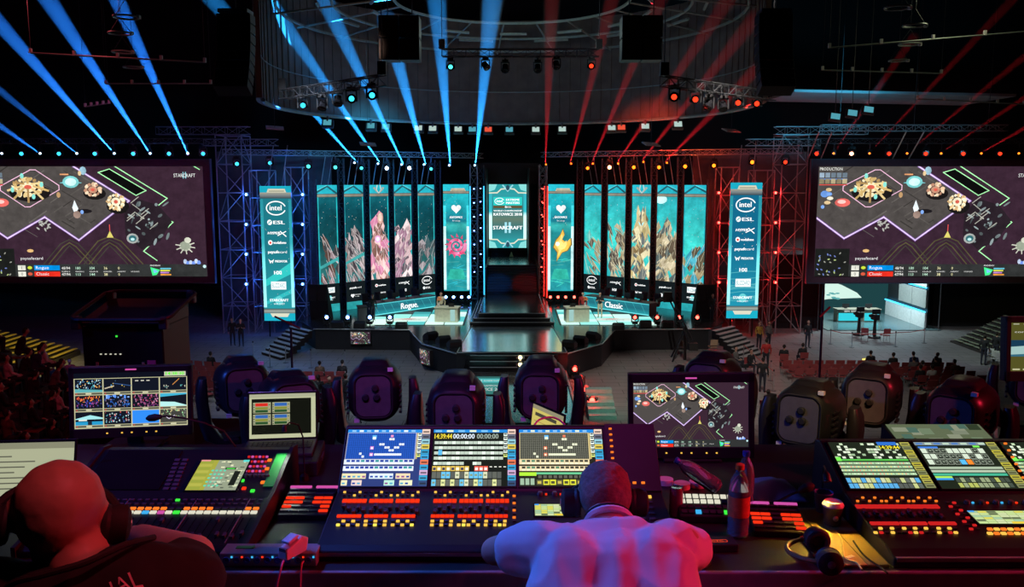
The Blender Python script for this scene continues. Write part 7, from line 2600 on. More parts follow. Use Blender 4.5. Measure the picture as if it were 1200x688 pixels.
# gooseneck microphone in front of the multi-view monitor
def gooseneck(label, pts, r, head_len, loc):
    t = thing('gooseneck_microphone', label, 'microphone', loc)
    MB().tube(pts, r, 6).build('neck', mat('neck_red_black', (0.05, 0.015, 0.015), 0.4), t, world=True)
    a, b = V(pts[-1]), V(pts[-2])
    d = (a - b).normalized()
    MB().tube([a - d * 0.01, a, a + d * head_len * 0.4, a + d * head_len * 0.8, a + d * head_len], [r, r * 2.6, r * 4.2, r * 3.6, r * 1.2], 10).build('windshield', RUBBER, t, world=True, smooth=True)
    MB().lathe([(0.022, 0), (0.022, 0.015), (0.008, 0.03)], 10, pts[0]).build('socket', BLACK, t, world=True)
    return t


b0 = V((-1.20, 3.76, ZT + 0.001))
gooseneck('red-black gooseneck microphone bending across the multi-view monitor', [b0, b0 + V((0, 0, 0.06)), W(262, 505, 3.72), W(240, 496, 3.70), W(215, 490, 3.70), W(196, 487.5, 3.70), W(188, 488.5, 3.70)], 0.004, 0.065, b0)
b0 = G(902, 600, ZT + 0.001)
b0.y = 3.38
gooseneck('black gooseneck microphone pointing at the second console over a blue-lit cloth', [b0, b0 + V((0, 0, 0.03)), W(913, 587, 3.36), W(926, 580, 3.36), W(938, 575, 3.36)], 0.005, 0.06, b0)


# bottles, can, cups
def bottle(label, loc, h, r, cap, label_m, tilt=None, rz=0.0):
    t = thing('water_bottle', label, 'bottle', loc, rz)
    if tilt is not None:
        t.rotation_euler = tilt
    GL = mat('bottle_plastic', (0.55, 0.6, 0.7), 0.08, var=0.05, trans=0.75)
    MB().lathe([(r * 0.75, 0), (r, 0.012), (r * 0.95, h * 0.1), (r, h * 0.2), (r * 0.93, h * 0.3), (r, h * 0.55), (r * 0.95, h * 0.66), (r * 0.8, h * 0.78), (r * 0.45, h * 0.88), (r * 0.34, h * 0.92), (r * 0.34, h * 0.95)], 18).build('body', GL, t, smooth=True)
    MB().lathe([(r * 0.40, h * 0.93), (r * 0.42, h * 0.935), (r * 0.42, h), (r * 0.36, h * 1.005)], 14).build('cap', cap, t, smooth=True)
    if label_m:
        MB().lathe([(r * 1.01, h * 0.30), (r * 1.02, h * 0.32), (r * 1.02, h * 0.56), (r * 1.01, h * 0.58)], 18, cap=False).build('paper_label', label_m, t, smooth=True)
    return t


p = G(868, 634, ZT + 0.001)
bottle('upright plastic water bottle with an orange label and orange cap', p + V((0, 0.045, 0)), 0.285, 0.041, mat('cap_orange', (0.8, 0.22, 0.05), 0.4), mat('label_orange', (0.75, 0.16, 0.06), 0.5, scale=60, var=0.5))
p2 = G(873, 610, ZT + 0.001)
bottle('plastic water bottle with a blue cap standing behind the orange-labelled one', p2 + V((0.01, 0.05, 0)), 0.27, 0.036, mat('cap_blue', (0.03, 0.08, 0.7), 0.4), None)
p3 = G(842, 572, ZT + 0.042)
bottle('plastic bottle with a blue cap tipped against the monitor foot', p3, 0.22, 0.036, mat('cap_blue', (0.03, 0.08, 0.7), 0.4), None, (math.radians(-28), math.radians(-52), 0.5))
t = thing('drink_can', 'slim red and blue drink can beside the operator\'s shoulder', 'can', G(792, 604, ZT + 0.001))
MB().lathe([(0.024, 0), (0.028, 0.006), (0.028, 0.105), (0.023, 0.118)], 16).build('body', mat('can_red_blue', (0.45, 0.08, 0.16), 0.25, 0.6, var=0.6, scale=12), t, smooth=True)
MB().lathe([(0.022, 0.117), (0.022, 0.120), (0.0005, 0.119)], 16).build('lid', CHROME, t)
for k, (px, py) in enumerate(((779.6, 567), (799, 572), (817, 570))):
    t = thing('tape_roll', 'white tape roll lying behind the pad controller, %s from the console' % ORD[k], 'tape roll', G(px, py, ZT + 0.001), 0, 'tape rolls')
    MB().lathe([(0.022, 0), (0.036, 0), (0.036, 0.024), (0.022, 0.024)], 20).build('tape', mat('white_tape', (0.72, 0.66, 0.68), 0.5), t, smooth=True)
    MB().lathe([(0.0195, 0.001), (0.0215, 0.001), (0.0215, 0.023), (0.0195, 0.023)], 20).build('core', mat('card_core', (0.35, 0.25, 0.15), 0.8), t)
t = thing('pad_controller', 'black pad controller with two rows of white lit pads', 'controller', G(829, 607, ZT + 0.001), -0.06)
MB().prism([(-0.055, 0), (0.075, 0), (0.075, 0.075), (-0.055, 0.03)], -0.12, 0.12).build('body', CASE2, t, bevel=0.005)
pd = Deck((-0.055, 0.03), (0.075, 0.075))
for r_ in range(4):
    for k in range(8):
        m = K_WHT if (r_ == 3 or (r_ == 2 and k < 6)) else (K_BLU if (r_, k) == (0, 2) else K_GRN if (r_, k) == (0, 6) else K_YEL2 if (r_, k) == (0, 7) else KEYOFF)
        o = put('pad', MB().box((0, 0, 0.003), (0.022, 0.019, 0.006)).mesh('pad', m), t, matrix=Matrix.Translation(pd.uv(-0.098 + 0.028 * k, 0.15 + 0.23 * r_)) @ pd.rot.to_4x4())
t = thing('stream_box', 'flat dark box with a red glowing outline in front of the water bottle', 'box', G(843, 645, ZT), 0.05)
MB().box((0, 0.02, 0.015), (0.13, 0.08, 0.03)).build('body', CASE, t, bevel=0.004)
c = Canvas(0.08, 0.028, 0.00005)
c.line([(0.006, 0.004), (0.074, 0.004), (0.078, 0.014), (0.074, 0.024), (0.006, 0.024), (0.002, 0.014)], 0.0022, (0.95, 0.06, 0.02), True)
c.text('CTC', 0.04, 0.008, 0.012, (0.95, 0.08, 0.03), 'c', w=0.045, bold=0.0004)
put('red_outline', c.mesh('red_outline', SCRS), t, matrix=frame_mat((-0.045, 0.0, 0.0305), (1, 0, 0), (0, 1, 0)))
t = thing('phone', 'black phone with red lit keys lying at the table edge', 'phone', G(812, 659, ZT + 0.001), 0.8)
MB().box((0, 0, 0.008), (0.05, 0.13, 0.016)).build('body', BLACKG, t, bevel=0.006)
for k in range(4):
    MB().box((-0.014 + 0.0095 * k, -0.048, 0.0168), (0.006, 0.004, 0.0016)).build('key', K_RED, t)

# headphones on the table
def headphones(name, label, c0, c1, up_, r=0.046, band_r=0.011, m=RUBBER, bandm=None, cat='headphones', parent=None, bulge=0.12):
    """two ear cups at c0 and c1 joined by a band that arches towards up_"""
    c0, c1, up_ = V(c0), V(c1), V(up_).normalized()
    mid = (c0 + c1) / 2
    ax = (c1 - c0).normalized()
    t = parent or thing(name, label, cat, mid)
    for c_, s in ((c0, 1), (c1, -1)):
        rt = ax.to_track_quat('Z', 'Y').to_matrix()
        cup = MB().lathe([(r * 0.6, -0.030 * s), (r * 0.95, -0.022 * s), (r, 0.0), (r * 0.92, 0.012 * s), (r * 0.55, 0.016 * s)], 18, c_, rt).build('ear_cup', m, t, world=True, smooth=True)
        MB().torus(c_ + ax * 0.018 * s, r * 0.72, r * 0.28, 20, 8, rt).build('ear_pad', mat('ear_pad', (0.02, 0.02, 0.024), 0.6), cup, world=True, smooth=True)
        MB().lathe([(0.0005, -0.034 * s), (r * 0.3, -0.032 * s), (r * 0.3, -0.028 * s)], 12, c_, rt).build('badge', mat('badge_grey', (0.4, 0.4, 0.42), 0.3, 0.6), cup, world=True)
    half_ = (c1 - c0).length / 2
    pts = []
    for k in range(15):
        a = PI * k / 14
        pts.append(mid - ax * math.cos(a) * (half_ + 0.008) + up_ * math.sin(a) * bulge)
    MB().tube(pts, band_r, 8).build('headband', bandm or m, t, world=True, smooth=True)
    return t


hp0, hp1 = G(957, 632, ZT + 0.058), G(972, 658, ZT + 0.058)
headphones('headphones', 'big black headphones with a brown band lying on the yellow-lit board', hp0, hp1, (-0.9, 0.25, -0.1), 0.045, 0.009, RUBBER, mat('band_brown', (0.20, 0.10, 0.03), 0.5))

# cups
t = thing('coffee_cup', 'dark paper coffee cup with a white lid beside the second console', 'cup', G(975, 617, ZT + 0.001))
MB().lathe([(0.028, 0), (0.030, 0.002), (0.038, 0.085), (0.036, 0.087)], 20).build('cup', mat('cup_black', (0.03, 0.025, 0.02), 0.5), t, smooth=True)
MB().lathe([(0.040, 0.084), (0.042, 0.090), (0.040, 0.094), (0.034, 0.104), (0.032, 0.102), (0.0005, 0.098)], 20).build('lid', WHITEP, t, smooth=True)
c = Canvas(0.02, 0.02, 0.00005)
MB().lathe([(0.0005, 0.002), (0.011, 0.0), (0.011, -0.004)], 14, (0.0, -0.0355, 0.045), rotm(PI / 2)).build('emblem', mat('emblem_cream', (0.75, 0.68, 0.5), 0.5), t)
t = thing('paper_cup', 'blue paper cup behind the coffee cup', 'cup', G(964, 602, ZT + 0.001))
MB().lathe([(0.026, 0), (0.037, 0.09), (0.039, 0.092), (0.035, 0.09), (0.025, 0.004), (0.0005, 0.004)], 20).build('cup', mat('cup_blue', (0.08, 0.22, 0.65), 0.5), t, smooth=True)
MB().torus((0, 0, 0.0915), 0.037, 0.0022, 20, 6).build('rim', mat('cup_blue', (0.08, 0.22, 0.65), 0.5), t, smooth=True)
# blue-lit cloth
cl = MB()
pa = G(902, 596, ZT + 0.002)
n = 14
rows = []
for i in range(n + 1):
    ring = []
    for j in range(n + 1):
        u, v = i / n, j / n
        x = 1.03 + 0.22 * u - 0.02 * v
        y = 3.42 + 0.27 * v + 0.02 * u
        z = ZT + 0.006 + 0.05 * math.sin(u * PI) * math.sin(v * PI) + 0.012 * noise.noise(V((u * 4, v * 4, 1))) + 0.01
        ring.append(V((x, y, z)))
    rows.append(ring)
cl.loft(rows, False, close=False)
o = cl.build('cloth', mat('cloth_lit_blue', (0.35, 0.42, 0.62), 0.9), smooth=True)  # blue light on the cloth put into its base colour
s_ = o.modifiers.new('thick', 'SOLIDIFY')
s_.thickness = 0.006
tag(o, 'crumpled blue-lit cloth between microphone and second console', 'cloth')
# board lit by the desk lamp, with cables
t = thing('wooden_board', 'pale wooden board lit yellow between headphones and second console', 'board', (1.19, 3.05, ZT))
WOOD = mat('board_wood', (0.42, 0.27, 0.08), 0.55, var=0.3, scale=9)
for k in range(3):
    MB().slab([(1.095 + 0.079 * k, 2.85), (1.172 + 0.079 * k, 2.85), (1.172 + 0.079 * k, 3.38), (1.095 + 0.079 * k, 3.38)], ZT + 0.001, ZT + 0.011).build('plank', WOOD, t, world=True, bevel=0.002)
dl = thing('desk_lamp', 'thin black gooseneck desk lamp shining yellow on the wooden board', 'lamp', (1.30, 3.42, ZT + 0.001))
MB().lathe([(0.03, 0), (0.03, 0.02), (0.012, 0.03)], 12, (1.30, 3.44, ZT + 0.001)).build('foot', BLACK, dl, world=True)
MB().tube([(1.30, 3.44, ZT + 0.02), (1.30, 3.44, ZT + 0.12), (1.28, 3.38, ZT + 0.19), (1.25, 3.28, ZT + 0.205), (1.24, 3.24, ZT + 0.195)], 0.004, 6).build('neck', BLACK, dl, world=True)
MB().lathe([(0.006, 0.03), (0.014, 0.02), (0.018, -0.01), (0.016, -0.01), (0.0005, 0.004)], 12, (1.24, 3.235, ZT + 0.185), rotm(-0.5)).build('shade', BLACK, dl, world=True, smooth=True)
lamp('SPOT', 'desk_lamp_light', (1.24, 3.225, ZT + 0.165), (1.0, 0.62, 0.08), 6.0, (1.17, 3.02, ZT), 0.01, math.radians(100), 0.7)
CABY = mat('cable_yellow', (0.62, 0.52, 0.22), 0.5)


def cable(label, pts, r, m, z=ZT):
    o = MB().tube(smooth_path(pts), r, 6).build('cable', m, smooth=True)
    o['parts'] = 'none'
    del o['parts']
    return tag(o, label, 'cable')


def smooth_path(pts, n=6):
    pts = [V(p) for p in pts]
    P_ = [pts[0]] + pts + [pts[-1]]
    out = []
    for i in range(1, len(P_) - 2):
        p0, p1, p2, p3 = P_[i - 1:i + 3]
        for k in range(n):
            t_ = k / n
            out.append(0.5 * ((2 * p1) + (-p0 + p2) * t_ + (2 * p0 - 5 * p1 + 4 * p2 - p3) * t_ ** 2 + (-p0 + 3 * p1 - 3 * p2 + p3) * t_ ** 3))
    out.append(pts[-1])
    return out


zc = ZT + 0.016
cable('pale yellow cable looping over the wooden board', [G(px, py, zc) for px, py in ((980, 622), (986, 632), (988, 645), (991, 655), (1004, 660), (1010, 668))], 0.0038, CABY)
cable('dark cable running over the wooden board to the table edge', [G(px, py, zc) for px, py in ((1000, 634), (1010, 648), (1020, 657), (1032, 665), (1040, 672))], 0.0034, RUBBER)
t = thing('paper_slip', 'small white paper slip on the wooden board', 'paper', G(996, 653, ZT + 0.012), 0.5)
MB().box((0, 0, 0.001), (0.035, 0.016, 0.002)).build('sheet', WHITEP, t)
MB().box((0.012, 0, 0.0022), (0.008, 0.014, 0.0006)).build('fold', WHITEP, t)

cl_ = thing('added_console_lamp', 'thin gooseneck lamp added at the end of the sound console', 'lamp', (-0.945, 3.74, ZT + 0.001))  # lamp added to brighten the green tape and the knobs
MB().lathe([(0.02, 0), (0.02, 0.02), (0.006, 0.03)], 10).build('foot', BLACK, cl_)
MB().tube([(0, 0, 0.02), (0, 0, 0.2), (-0.01, -0.04, 0.27), (-0.03, -0.11, 0.30), (-0.04, -0.15, 0.29)], 0.0035, 6).build('neck', BLACK, cl_)
MB().lathe([(0.005, 0.02), (0.010, 0.01), (0.012, -0.008), (0.0005, 0.002)], 10, (-0.04, -0.155, 0.282)).build('shade', BLACK, cl_, smooth=True)
lamp('SPOT', 'added_console_lamp_light', (-0.985, 3.585, ZT + 0.262), (0.85, 1.0, 0.85), 1.1, (-1.0, 3.46, ZT + 0.1), 0.01, math.radians(80), 0.8)
# small things left of the middle console: stapler-like label printer, green tape, connector box
t = thing('label_printer', 'white hand-held label printer standing tilted on the connector box', 'label printer', G(343, 650, ZT + 0.05), -0.5)
MB().prism([(-0.05, 0), (0.05, 0), (0.062, 0.045), (0.03, 0.062), (-0.05, 0.035)], -0.022, 0.022).build('body', WHITEP, t, bevel=0.006)
MB().box((0, -0.01, 0.062), (0.036, 0.05, 0.012), rotm(0.25)).build('flap', WHITEP, t, bevel=0.003)
MB().box((0, -0.045, 0.035), (0.03, 0.01, 0.012)).build('outlet', GREYP, t)
t = thing('connector_box', 'low metal connector box with blue and red sockets at the table edge', 'connector box', (-0.86, 2.90, ZT + 0.001), 0)
MB().box((0, 0, 0.0245), (0.34, 0.085, 0.049)).build('body', EDGEM, t, bevel=0.003)
for k in range(9):
    MB().lathe([(0.012, 0), (0.012, 0.008), (0.006, 0.008), (0.006, 0.003), (0.0005, 0.003)], 12, (-0.145 + 0.036 * k, -0.043, 0.026), rotm(PI / 2)).build('socket', mat('socket_blue', (0.05, 0.12, 0.5), 0.4), t)
    MB().box((-0.127 + 0.036 * k, -0.044, 0.036), (0.006, 0.004, 0.006)).build('led', K_RED if k % 2 else K_BLU, t)
t = thing('tape_strip', 'bright green tape strip on the table by the label printer', 'tape', G(316, 653, ZT + 0.052))
t.location = (-0.955, 2.905, ZT + 0.051)
MB().box((0, 0, 0.001), (0.06, 0.02, 0.002)).build('strip', mat('green_tape', (0.02, 0.55, 0.06), 0.5), t)
MB().box((0.031, 0, 0.002), (0.006, 0.02, 0.004)).build('loose_end', mat('green_tape', (0.02, 0.55, 0.06), 0.5), t)
cable('pink cable running from the connector box over the table edge', [(-0.80, 2.84, ZT + 0.03), (-0.80, 2.805, ZT + 0.02), (-0.82, 2.80, ZT - 0.08), (-0.83, 2.80, ZT - 0.3)], 0.004, mat('cable_pink', (0.7, 0.25, 0.4), 0.5))
cable('thin pink cable hanging beside the first one at the table edge', [(-0.73, 2.84, ZT + 0.03), (-0.73, 2.805, ZT + 0.02), (-0.735, 2.80, ZT - 0.08), (-0.74, 2.80, ZT - 0.3)], 0.003, mat('cable_pink', (0.7, 0.25, 0.4), 0.5))
# coils of red cable under the multi-view monitor
for k, (w, m) in enumerate((('grey', GREYP), ('red', mat('cable_red', (0.55, 0.03, 0.03), 0.5)), ('dark red', mat('cable_dark_red', (0.3, 0.02, 0.03), 0.5)))):
    cable('%s cable arc lying on the table under the multi-view monitor' % w, [(-1.72 + 0.03 * k, 3.86, ZT + 0.01 + 0.012 * k), (-1.68, 3.80, ZT + 0.012 + 0.012 * k), (-1.52, 3.78, ZT + 0.012 + 0.012 * k), (-1.36 - 0.03 * k, 3.84, ZT + 0.012 + 0.012 * k), (-1.30, 3.95, ZT + 0.01 + 0.012 * k)], 0.006, m)
cable('magenta cable loop on the table behind the small laptop', [W(625, 500, 3.98), W(632, 492, 4.02), W(645, 489, 4.05), W(655, 492, 4.05), W(662, 498, 4.02)], 0.005, mat('cable_magenta', (0.7, 0.06, 0.3), 0.4))

# thin lamp poles standing on the shelf
for (px, py0, py1, bx, by, w) in ((333, 440, 384, 322, 371, 'beside the side stairs view'), (974, 440, 340, 960, 372, 'in front of the studio')):
    p = G(px, 452, 9.0)
    p = V((p.x, 5.55, 8.501))
    top = W(px, py1, 5.55)
    t = thing('antenna_pole', 'thin dark pole with a slanting rod, %s' % w, 'pole', p)
    MB().bar((0, 0, 0.0), (0, 0, top.z - p.z), 0.008, 6).build('pole', BLACK, t)
    MB().lathe([(0.08, 0), (0.08, 0.01), (0.02, 0.02)], 12).build('foot', BLACK, t)
    e_ = W(bx, by, 5.45)
    zz = W(px, 378, 5.5).z if px < 600 else W(px, 366, 5.5).z
    MB().bar(V((e_.x, e_.y, e_.z)) - p, V((p.x + (p.x - e_.x) * 0.8, p.y, 2 * zz - e_.z)) - p, 0.007, 6).build('rod', mat('rod_red', (0.12, 0.03, 0.03), 0.5), t)


# ================================================================== THE TWO OPERATORS
def finish_skin(me, amp, scale, seed=0.0):
    """small folds along the normals"""
    nv = len(me.vertices)
    co, no = [0.0] * (3 * nv), [0.0] * (3 * nv)
    me.vertices.foreach_get('co', co)
    me.vertices.foreach_get('normal', no)
    for i in range(0, 3 * nv, 3):
        p = V((co[i] * scale + seed, co[i + 1] * scale * 0.55 + seed, co[i + 2] * scale))
        d = noise.noise(p)
        d = amp * (1.2 - 2.4 * abs(d) + 0.5 * noise.noise(p * 2.3))
        for q in range(3):
            co[i + q] += no[i + q] * d
    me.vertices.foreach_set('co', co)
    me.update()
    return me


def hand_caps(wr, dirv, side, palm_n, curl=0.5, tg=0):
    """palm, four fingers of different length and a thumb leaving the side of the palm"""
    wr, d, n = V(wr), V(dirv).normalized(), V(palm_n).normalized()
    sd = d.cross(n).normalized() * side
    L = []
    pc = wr + d * 0.05
    L += [(wr, pc + sd * 0.012, 0.026, 0.024, tg), (wr, pc - sd * 0.014, 0.026, 0.022, tg)]
    for k, (o, ln) in enumerate(((0.030, 0.072), (0.010, 0.082), (-0.010, 0.076), (-0.029, 0.060))):
        a = wr + d * 0.085 + sd * o
        b = a + (d * math.cos(curl * 0.6) + n * math.sin(curl * 0.6)) * ln * 0.5
        c_ = b + (d * math.cos(curl * 1.5) + n * math.sin(curl * 1.5)) * ln * 0.5
        L += [(wr + d * 0.05 + sd * o * 0.8, a, 0.012, 0.0105, tg), (a, b, 0.0105, 0.0095, tg), (b, c_, 0.0095, 0.008, tg)]
    a = wr + d * 0.03 + sd * 0.036
    b = a + d * 0.035 + sd * 0.025 + n * 0.012
    L += [(wr + d * 0.01 + sd * 0.015, a, 0.016, 0.013, tg), (a, b, 0.0125, 0.011, tg), (b, b + d * 0.03 + sd * 0.004 + n * 0.012, 0.011, 0.009, tg)]
    return L


def head_caps(c, fwd, up_, k=1.0, tg=0):
    """skull, brow, jaw, nose, ears"""
    c, f, u = V(c), V(fwd).normalized(), V(up_)
    s = f.cross(u).normalized()
    u = s.cross(f).normalized()

    def P_(a, b, d):
        return c + (s * a + f * b + u * d) * k
    L = [(P_(0, -0.028, 0.018), P_(0, 0.02, 0.028), 0.084 * k, 0.080 * k, tg), (P_(0, -0.03, -0.005), P_(0, 0.03, -0.01), 0.076 * k, 0.07 * k, tg), (P_(0, 0.035, -0.03), P_(0, 0.055, -0.075), 0.058 * k, 0.040 * k, tg),
         (P_(-0.03, 0.07, 0.012), P_(0.03, 0.07, 0.012), 0.022 * k, 0.022 * k, tg), (P_(0, 0.093, -0.005), P_(0, 0.108, -0.035), 0.010 * k, 0.015 * k, tg), (P_(-0.02, 0.088, -0.062), P_(0.02, 0.088, -0.062), 0.012 * k, 0.012 * k, tg)]
    for q in (-1, 1):
        L += [(P_(q * 0.078, -0.005, 0.012), P_(q * 0.084, -0.012, -0.03), 0.016 * k, 0.012 * k, tg), (P_(q * 0.082, -0.018, 0.010), P_(q * 0.088, -0.024, -0.012), 0.010 * k, 0.009 * k, tg)]
    return L


# ---- operator in the white T-shirt, bent over the middle console
MX = 0.295
FWD, UPV = V((0, 0.86, -0.52)), V((0, 0.52, 0.86))
HC = V((MX, 2.625, 9.30))
skin = head_caps(HC, FWD, UPV, 0.98)
skin += [((MX, 2.44, 9.245), (MX, 2.56, 9.28), 0.068, 0.062, 0)]
for s, el, wr, hd in ((-1, (-0.055, 2.60, 9.125), (0.10, 2.86, 9.065), (0.86, 0.5, -0.05)), (1, (0.60, 2.62, 9.125), (0.60, 2.90, 9.068), (-0.35, 0.93, -0.05))):
    shd = V((MX + s * 0.205, 2.43, 9.225))
    skin += [(shd, el, 0.058, 0.047, 0), (el, wr, 0.046, 0.032, 0)]
    skin += hand_caps(wr, hd, 1 if s < 0 else -1, (0, 0, -1), 0.35)
skin += [((MX - 0.09, 1.98, 8.76), (MX - 0.13, 2.38, 8.72), 0.085, 0.065, 0), ((MX + 0.09, 1.98, 8.76), (MX + 0.13, 2.38, 8.72), 0.085, 0.065, 0), ((MX, 2.0, 8.85), (MX, 2.40, 9.16), 0.13, 0.13, 0)]
SKIN2 = mat('skin_operator', (0.52, 0.31, 0.23), 0.5, var=0.15, scale=26, bump=0.05)
op = put('person', union(skin, 0.0085, 'operator_body', [SKIN2], 5))
tag(op, 'seated operator in white T-shirt and headphones bent over the middle lighting console', 'person')
sh_c = []
for dx in (-0.085, 0.0, 0.085):
    sh_c += [((MX + dx, 1.96, 8.80), (MX + dx * 1.15, 2.18, 9.02), 0.148, 0.155, 0), ((MX + dx * 1.15, 2.18, 9.02), (MX + dx * 1.3, 2.345, 9.165), 0.155, 0.135, 0)]
sh_c += [((MX - 0.16, 2.40, 9.205), (MX + 0.16, 2.40, 9.205), 0.082, 0.082, 0), ((MX - 0.06, 2.42, 9.225), (MX + 0.06, 2.42, 9.225), 0.078, 0.078, 0)]
for s in (-1, 1):
    shd = V((MX + s * 0.185, 2.415, 9.215))
    e_ = V((-0.055, 2.60, 9.125)) if s < 0 else V((0.60, 2.62, 9.125))
    e_ = shd.lerp(e_, 0.5)
    sh_c += [(shd, e_, 0.080, 0.074, 0)]
shirt = finish_skin(union(sh_c, 0.0095, 'tshirt', [mat('tshirt_white', (0.72, 0.71, 0.73), 0.9, var=0.06)], 6), 0.010, 8.0, 3.0)
put('tshirt', shirt, op)
# collar, lanyard, hair
MB().torus((MX, 2.485, 9.268), 0.068, 0.011, 26, 6, rotm(-1.05)).build('collar', mat('tshirt_white', (0.72, 0.71, 0.73), 0.9), op, smooth=True)
MB().torus((MX, 2.505, 9.272), 0.069, 0.006, 26, 6, rotm(-1.05)).build('lanyard', RUBBER, op, smooth=True)
hc = []
s_, f_, u_ = V((1, 0, 0)), FWD.normalized(), UPV.normalized()
for a, b in (((-0.03, 0.024), (0.022, 0.036)), ((-0.045, -0.008), (-0.02, 0.01))):
    hc.append((HC + f_ * a[0] + u_ * a[1], HC + f_ * b[0] + u_ * b[1], 0.0845, 0.078, 0))
hair = finish_skin(union(hc, 0.008, 'hair', [mat('hair_cropped', (0.22, 0.14, 0.11), 0.85, var=0.5, scale=70, bump=0.3)], 3), 0.0008, 60)
put('hair', hair, op)
headphones('operator_headphones', 'black headphones worn by the operator in the white T-shirt', HC + V((-0.108, -0.012, -0.018)), HC + V((0.108, -0.012, -0.018)), FWD * 0.75 + UPV * 0.65, 0.046, 0.012, RUBBER, None, 'headphones', None, 0.118)
# swivel chair under him
t = thing('office_chair', 'black swivel chair under the operator in the white T-shirt', 'chair', (MX, 2.02, ZF))
MB().box((0, 0, 0.42), (0.46, 0.44, 0.08)).build('seat', RUBBER, t, bevel=0.03)
MB().bar((0, 0, 0.06), (0, 0, 0.38), 0.03, 10).build('column', DSTEEL, t)
for k in range(5):
    a = 2 * PI * k / 5
    MB().bar((0, 0, 0.09), (0.28 * math.cos(a), 0.28 * math.sin(a), 0.06), 0.022, 6).ball((0.28 * math.cos(a), 0.28 * math.sin(a), 0.03), 0.029, 8, 6).build('leg', BLACK, t)

# ---- bald operator in a black T-shirt, standing at the sound console
HB = V((-0.945, 1.70, 9.615))
FB, UB = V((-0.45, 0.82, -0.36)), V((0.0, 0.38, 0.92))
sk = head_caps(HB, FB, UB, 1.06)
NB = V((-0.865, 1.645, 9.485))
sk += [(HB + V((0.02, -0.01, -0.04)), NB, 0.064, 0.066, 0)]
SR = V((-0.715, 1.74, 9.43))
EL = V((-0.80, 2.10, 9.36))
WR = W(166, 629, 2.28)
ER = W(226, 652, 1.98)
sk += [(SR, ER, 0.068, 0.054, 0), (ER, WR, 0.052, 0.036, 0)]
sk += hand_caps(WR, W(112, 616, 2.40) - WR, -1, (0.2, -0.2, -1), 1.1)
SL = V((-1.06, 1.66, 9.44))
sk += [(SL, (-1.19, 1.86, 9.24), 0.066, 0.052, 0), ((-1.19, 1.86, 9.24), (-1.26, 2.2, 9.10), 0.05, 0.034, 0)]
sk += hand_caps((-1.26, 2.2, 9.10), (0.0, 0.9, -0.35), 1, (0, 0, -1), 0.4)
sk += [((-0.88, 1.50, 8.6), (-0.87, 1.62, 9.3), 0.12, 0.13, 0)]
for s in (-1, 1):
    sk += [((-0.90 + s * 0.10, 1.46, 8.98), (-0.92 + s * 0.12, 1.5, 8.62), 0.10, 0.07, 0), ((-0.92 + s * 0.12, 1.5, 8.62), (-0.93 + s * 0.13, 1.45, 8.29), 0.066, 0.05, 0), ((-0.93 + s * 0.13, 1.45, 8.25), (-0.92 + s * 0.14, 1.60, 8.245), 0.045, 0.038, 0)]
ob = put('person', union(sk, 0.0085, 'bald_body', [SKIN2], 5))
tag(ob, 'bald operator in a black T-shirt with headphones, leaning over the sound console', 'person')
sc_ = [((-0.90, 1.46, 8.95), (-0.885, 1.56, 9.2), 0.165, 0.165, 0), ((-0.98, 1.52, 9.1), (-0.96, 1.62, 9.34), 0.13, 0.135, 0), ((-0.80, 1.54, 9.1), (-0.80, 1.64, 9.34), 0.13, 0.13, 0), ((-1.03, 1.65, 9.43), (-0.74, 1.70, 9.42), 0.088, 0.088, 0), ((-0.93, 1.635, 9.455), (-0.80, 1.66, 9.46), 0.088, 0.09, 0), ((-0.84, 1.655, 9.475), (-0.75, 1.71, 9.45), 0.082, 0.085, 0),
       (SR, SR.lerp(ER, 0.35), 0.088, 0.083, 0), (SL, SL.lerp(V((-1.19, 1.86, 9.24)), 0.5), 0.086, 0.08, 0)]
shb = finish_skin(union(sc_, 0.0095, 'black_tshirt', [mat('tshirt_black', (0.012, 0.012, 0.014), 0.92, var=0.1)], 6), 0.007, 8.0, 1.0)
so = put('tshirt', shb, ob)
MB().tube(smooth_path([(-1.0, 1.575, 9.475), (-0.965, 1.555, 9.53), (-0.90, 1.56, 9.548), (-0.835, 1.585, 9.56), (-0.785, 1.65, 9.568), (-0.77, 1.75, 9.54)]), 0.007, 8).build('lanyard', RUBBER, ob, smooth=True)
# lettering across the back of the black shirt
from mathutils.bvhtree import BVHTree
bv = BVHTree.FromPolygons([v.co for v in shb.vertices], [p.vertices[:] for p in shb.polygons])
vs_, fs_, tw = text_geo('IAL')
base = W(130, 690, 1.56)
right = W(166, 684, 1.60) - base
nb = V((0, -0.5, 0.866))
upw = nb.cross(right).normalized() * 0.034 / 0.72
vv = []
ok = True
for a, b in vs_:
    p = base + right * (a / tw) + upw * b
    hit = bv.ray_cast(p + nb * 0.25, -nb)
    if hit[0] is None:
        ok = False
        break
    vv.append(hit[0] + hit[1] * 0.0025)
if ok:
    me = bpy.data.meshes.new('back_lettering')
    me.from_pydata(vv, [], fs_)
    me.materials.append(mat('print_pink', (0.80, 0.45, 0.52), 0.8))
    put('back_lettering', me, so)
SB = FB.normalized().cross(UB).normalized()
headphones('bald_headphones', 'black headphones worn by the bald operator', HB - SB * 0.112 + V((0, -0.01, -0.02)), HB + SB * 0.112 + V((0, -0.01, -0.02)), FB * 0.7 + UB * 0.75, 0.043, 0.012, RUBBER, None, 'headphones', None, 0.125)


# ================================================================== ARENA FLOOR: SEATS, PEOPLE, STANDS, STUDIO
CHAIRC = mat('chair_red', (0.30, 0.055, 0.06), 0.6, var=0.15)
CHAIRF = mat('chair_frame', (0.30, 0.30, 0.31), 0.35, 0.6)


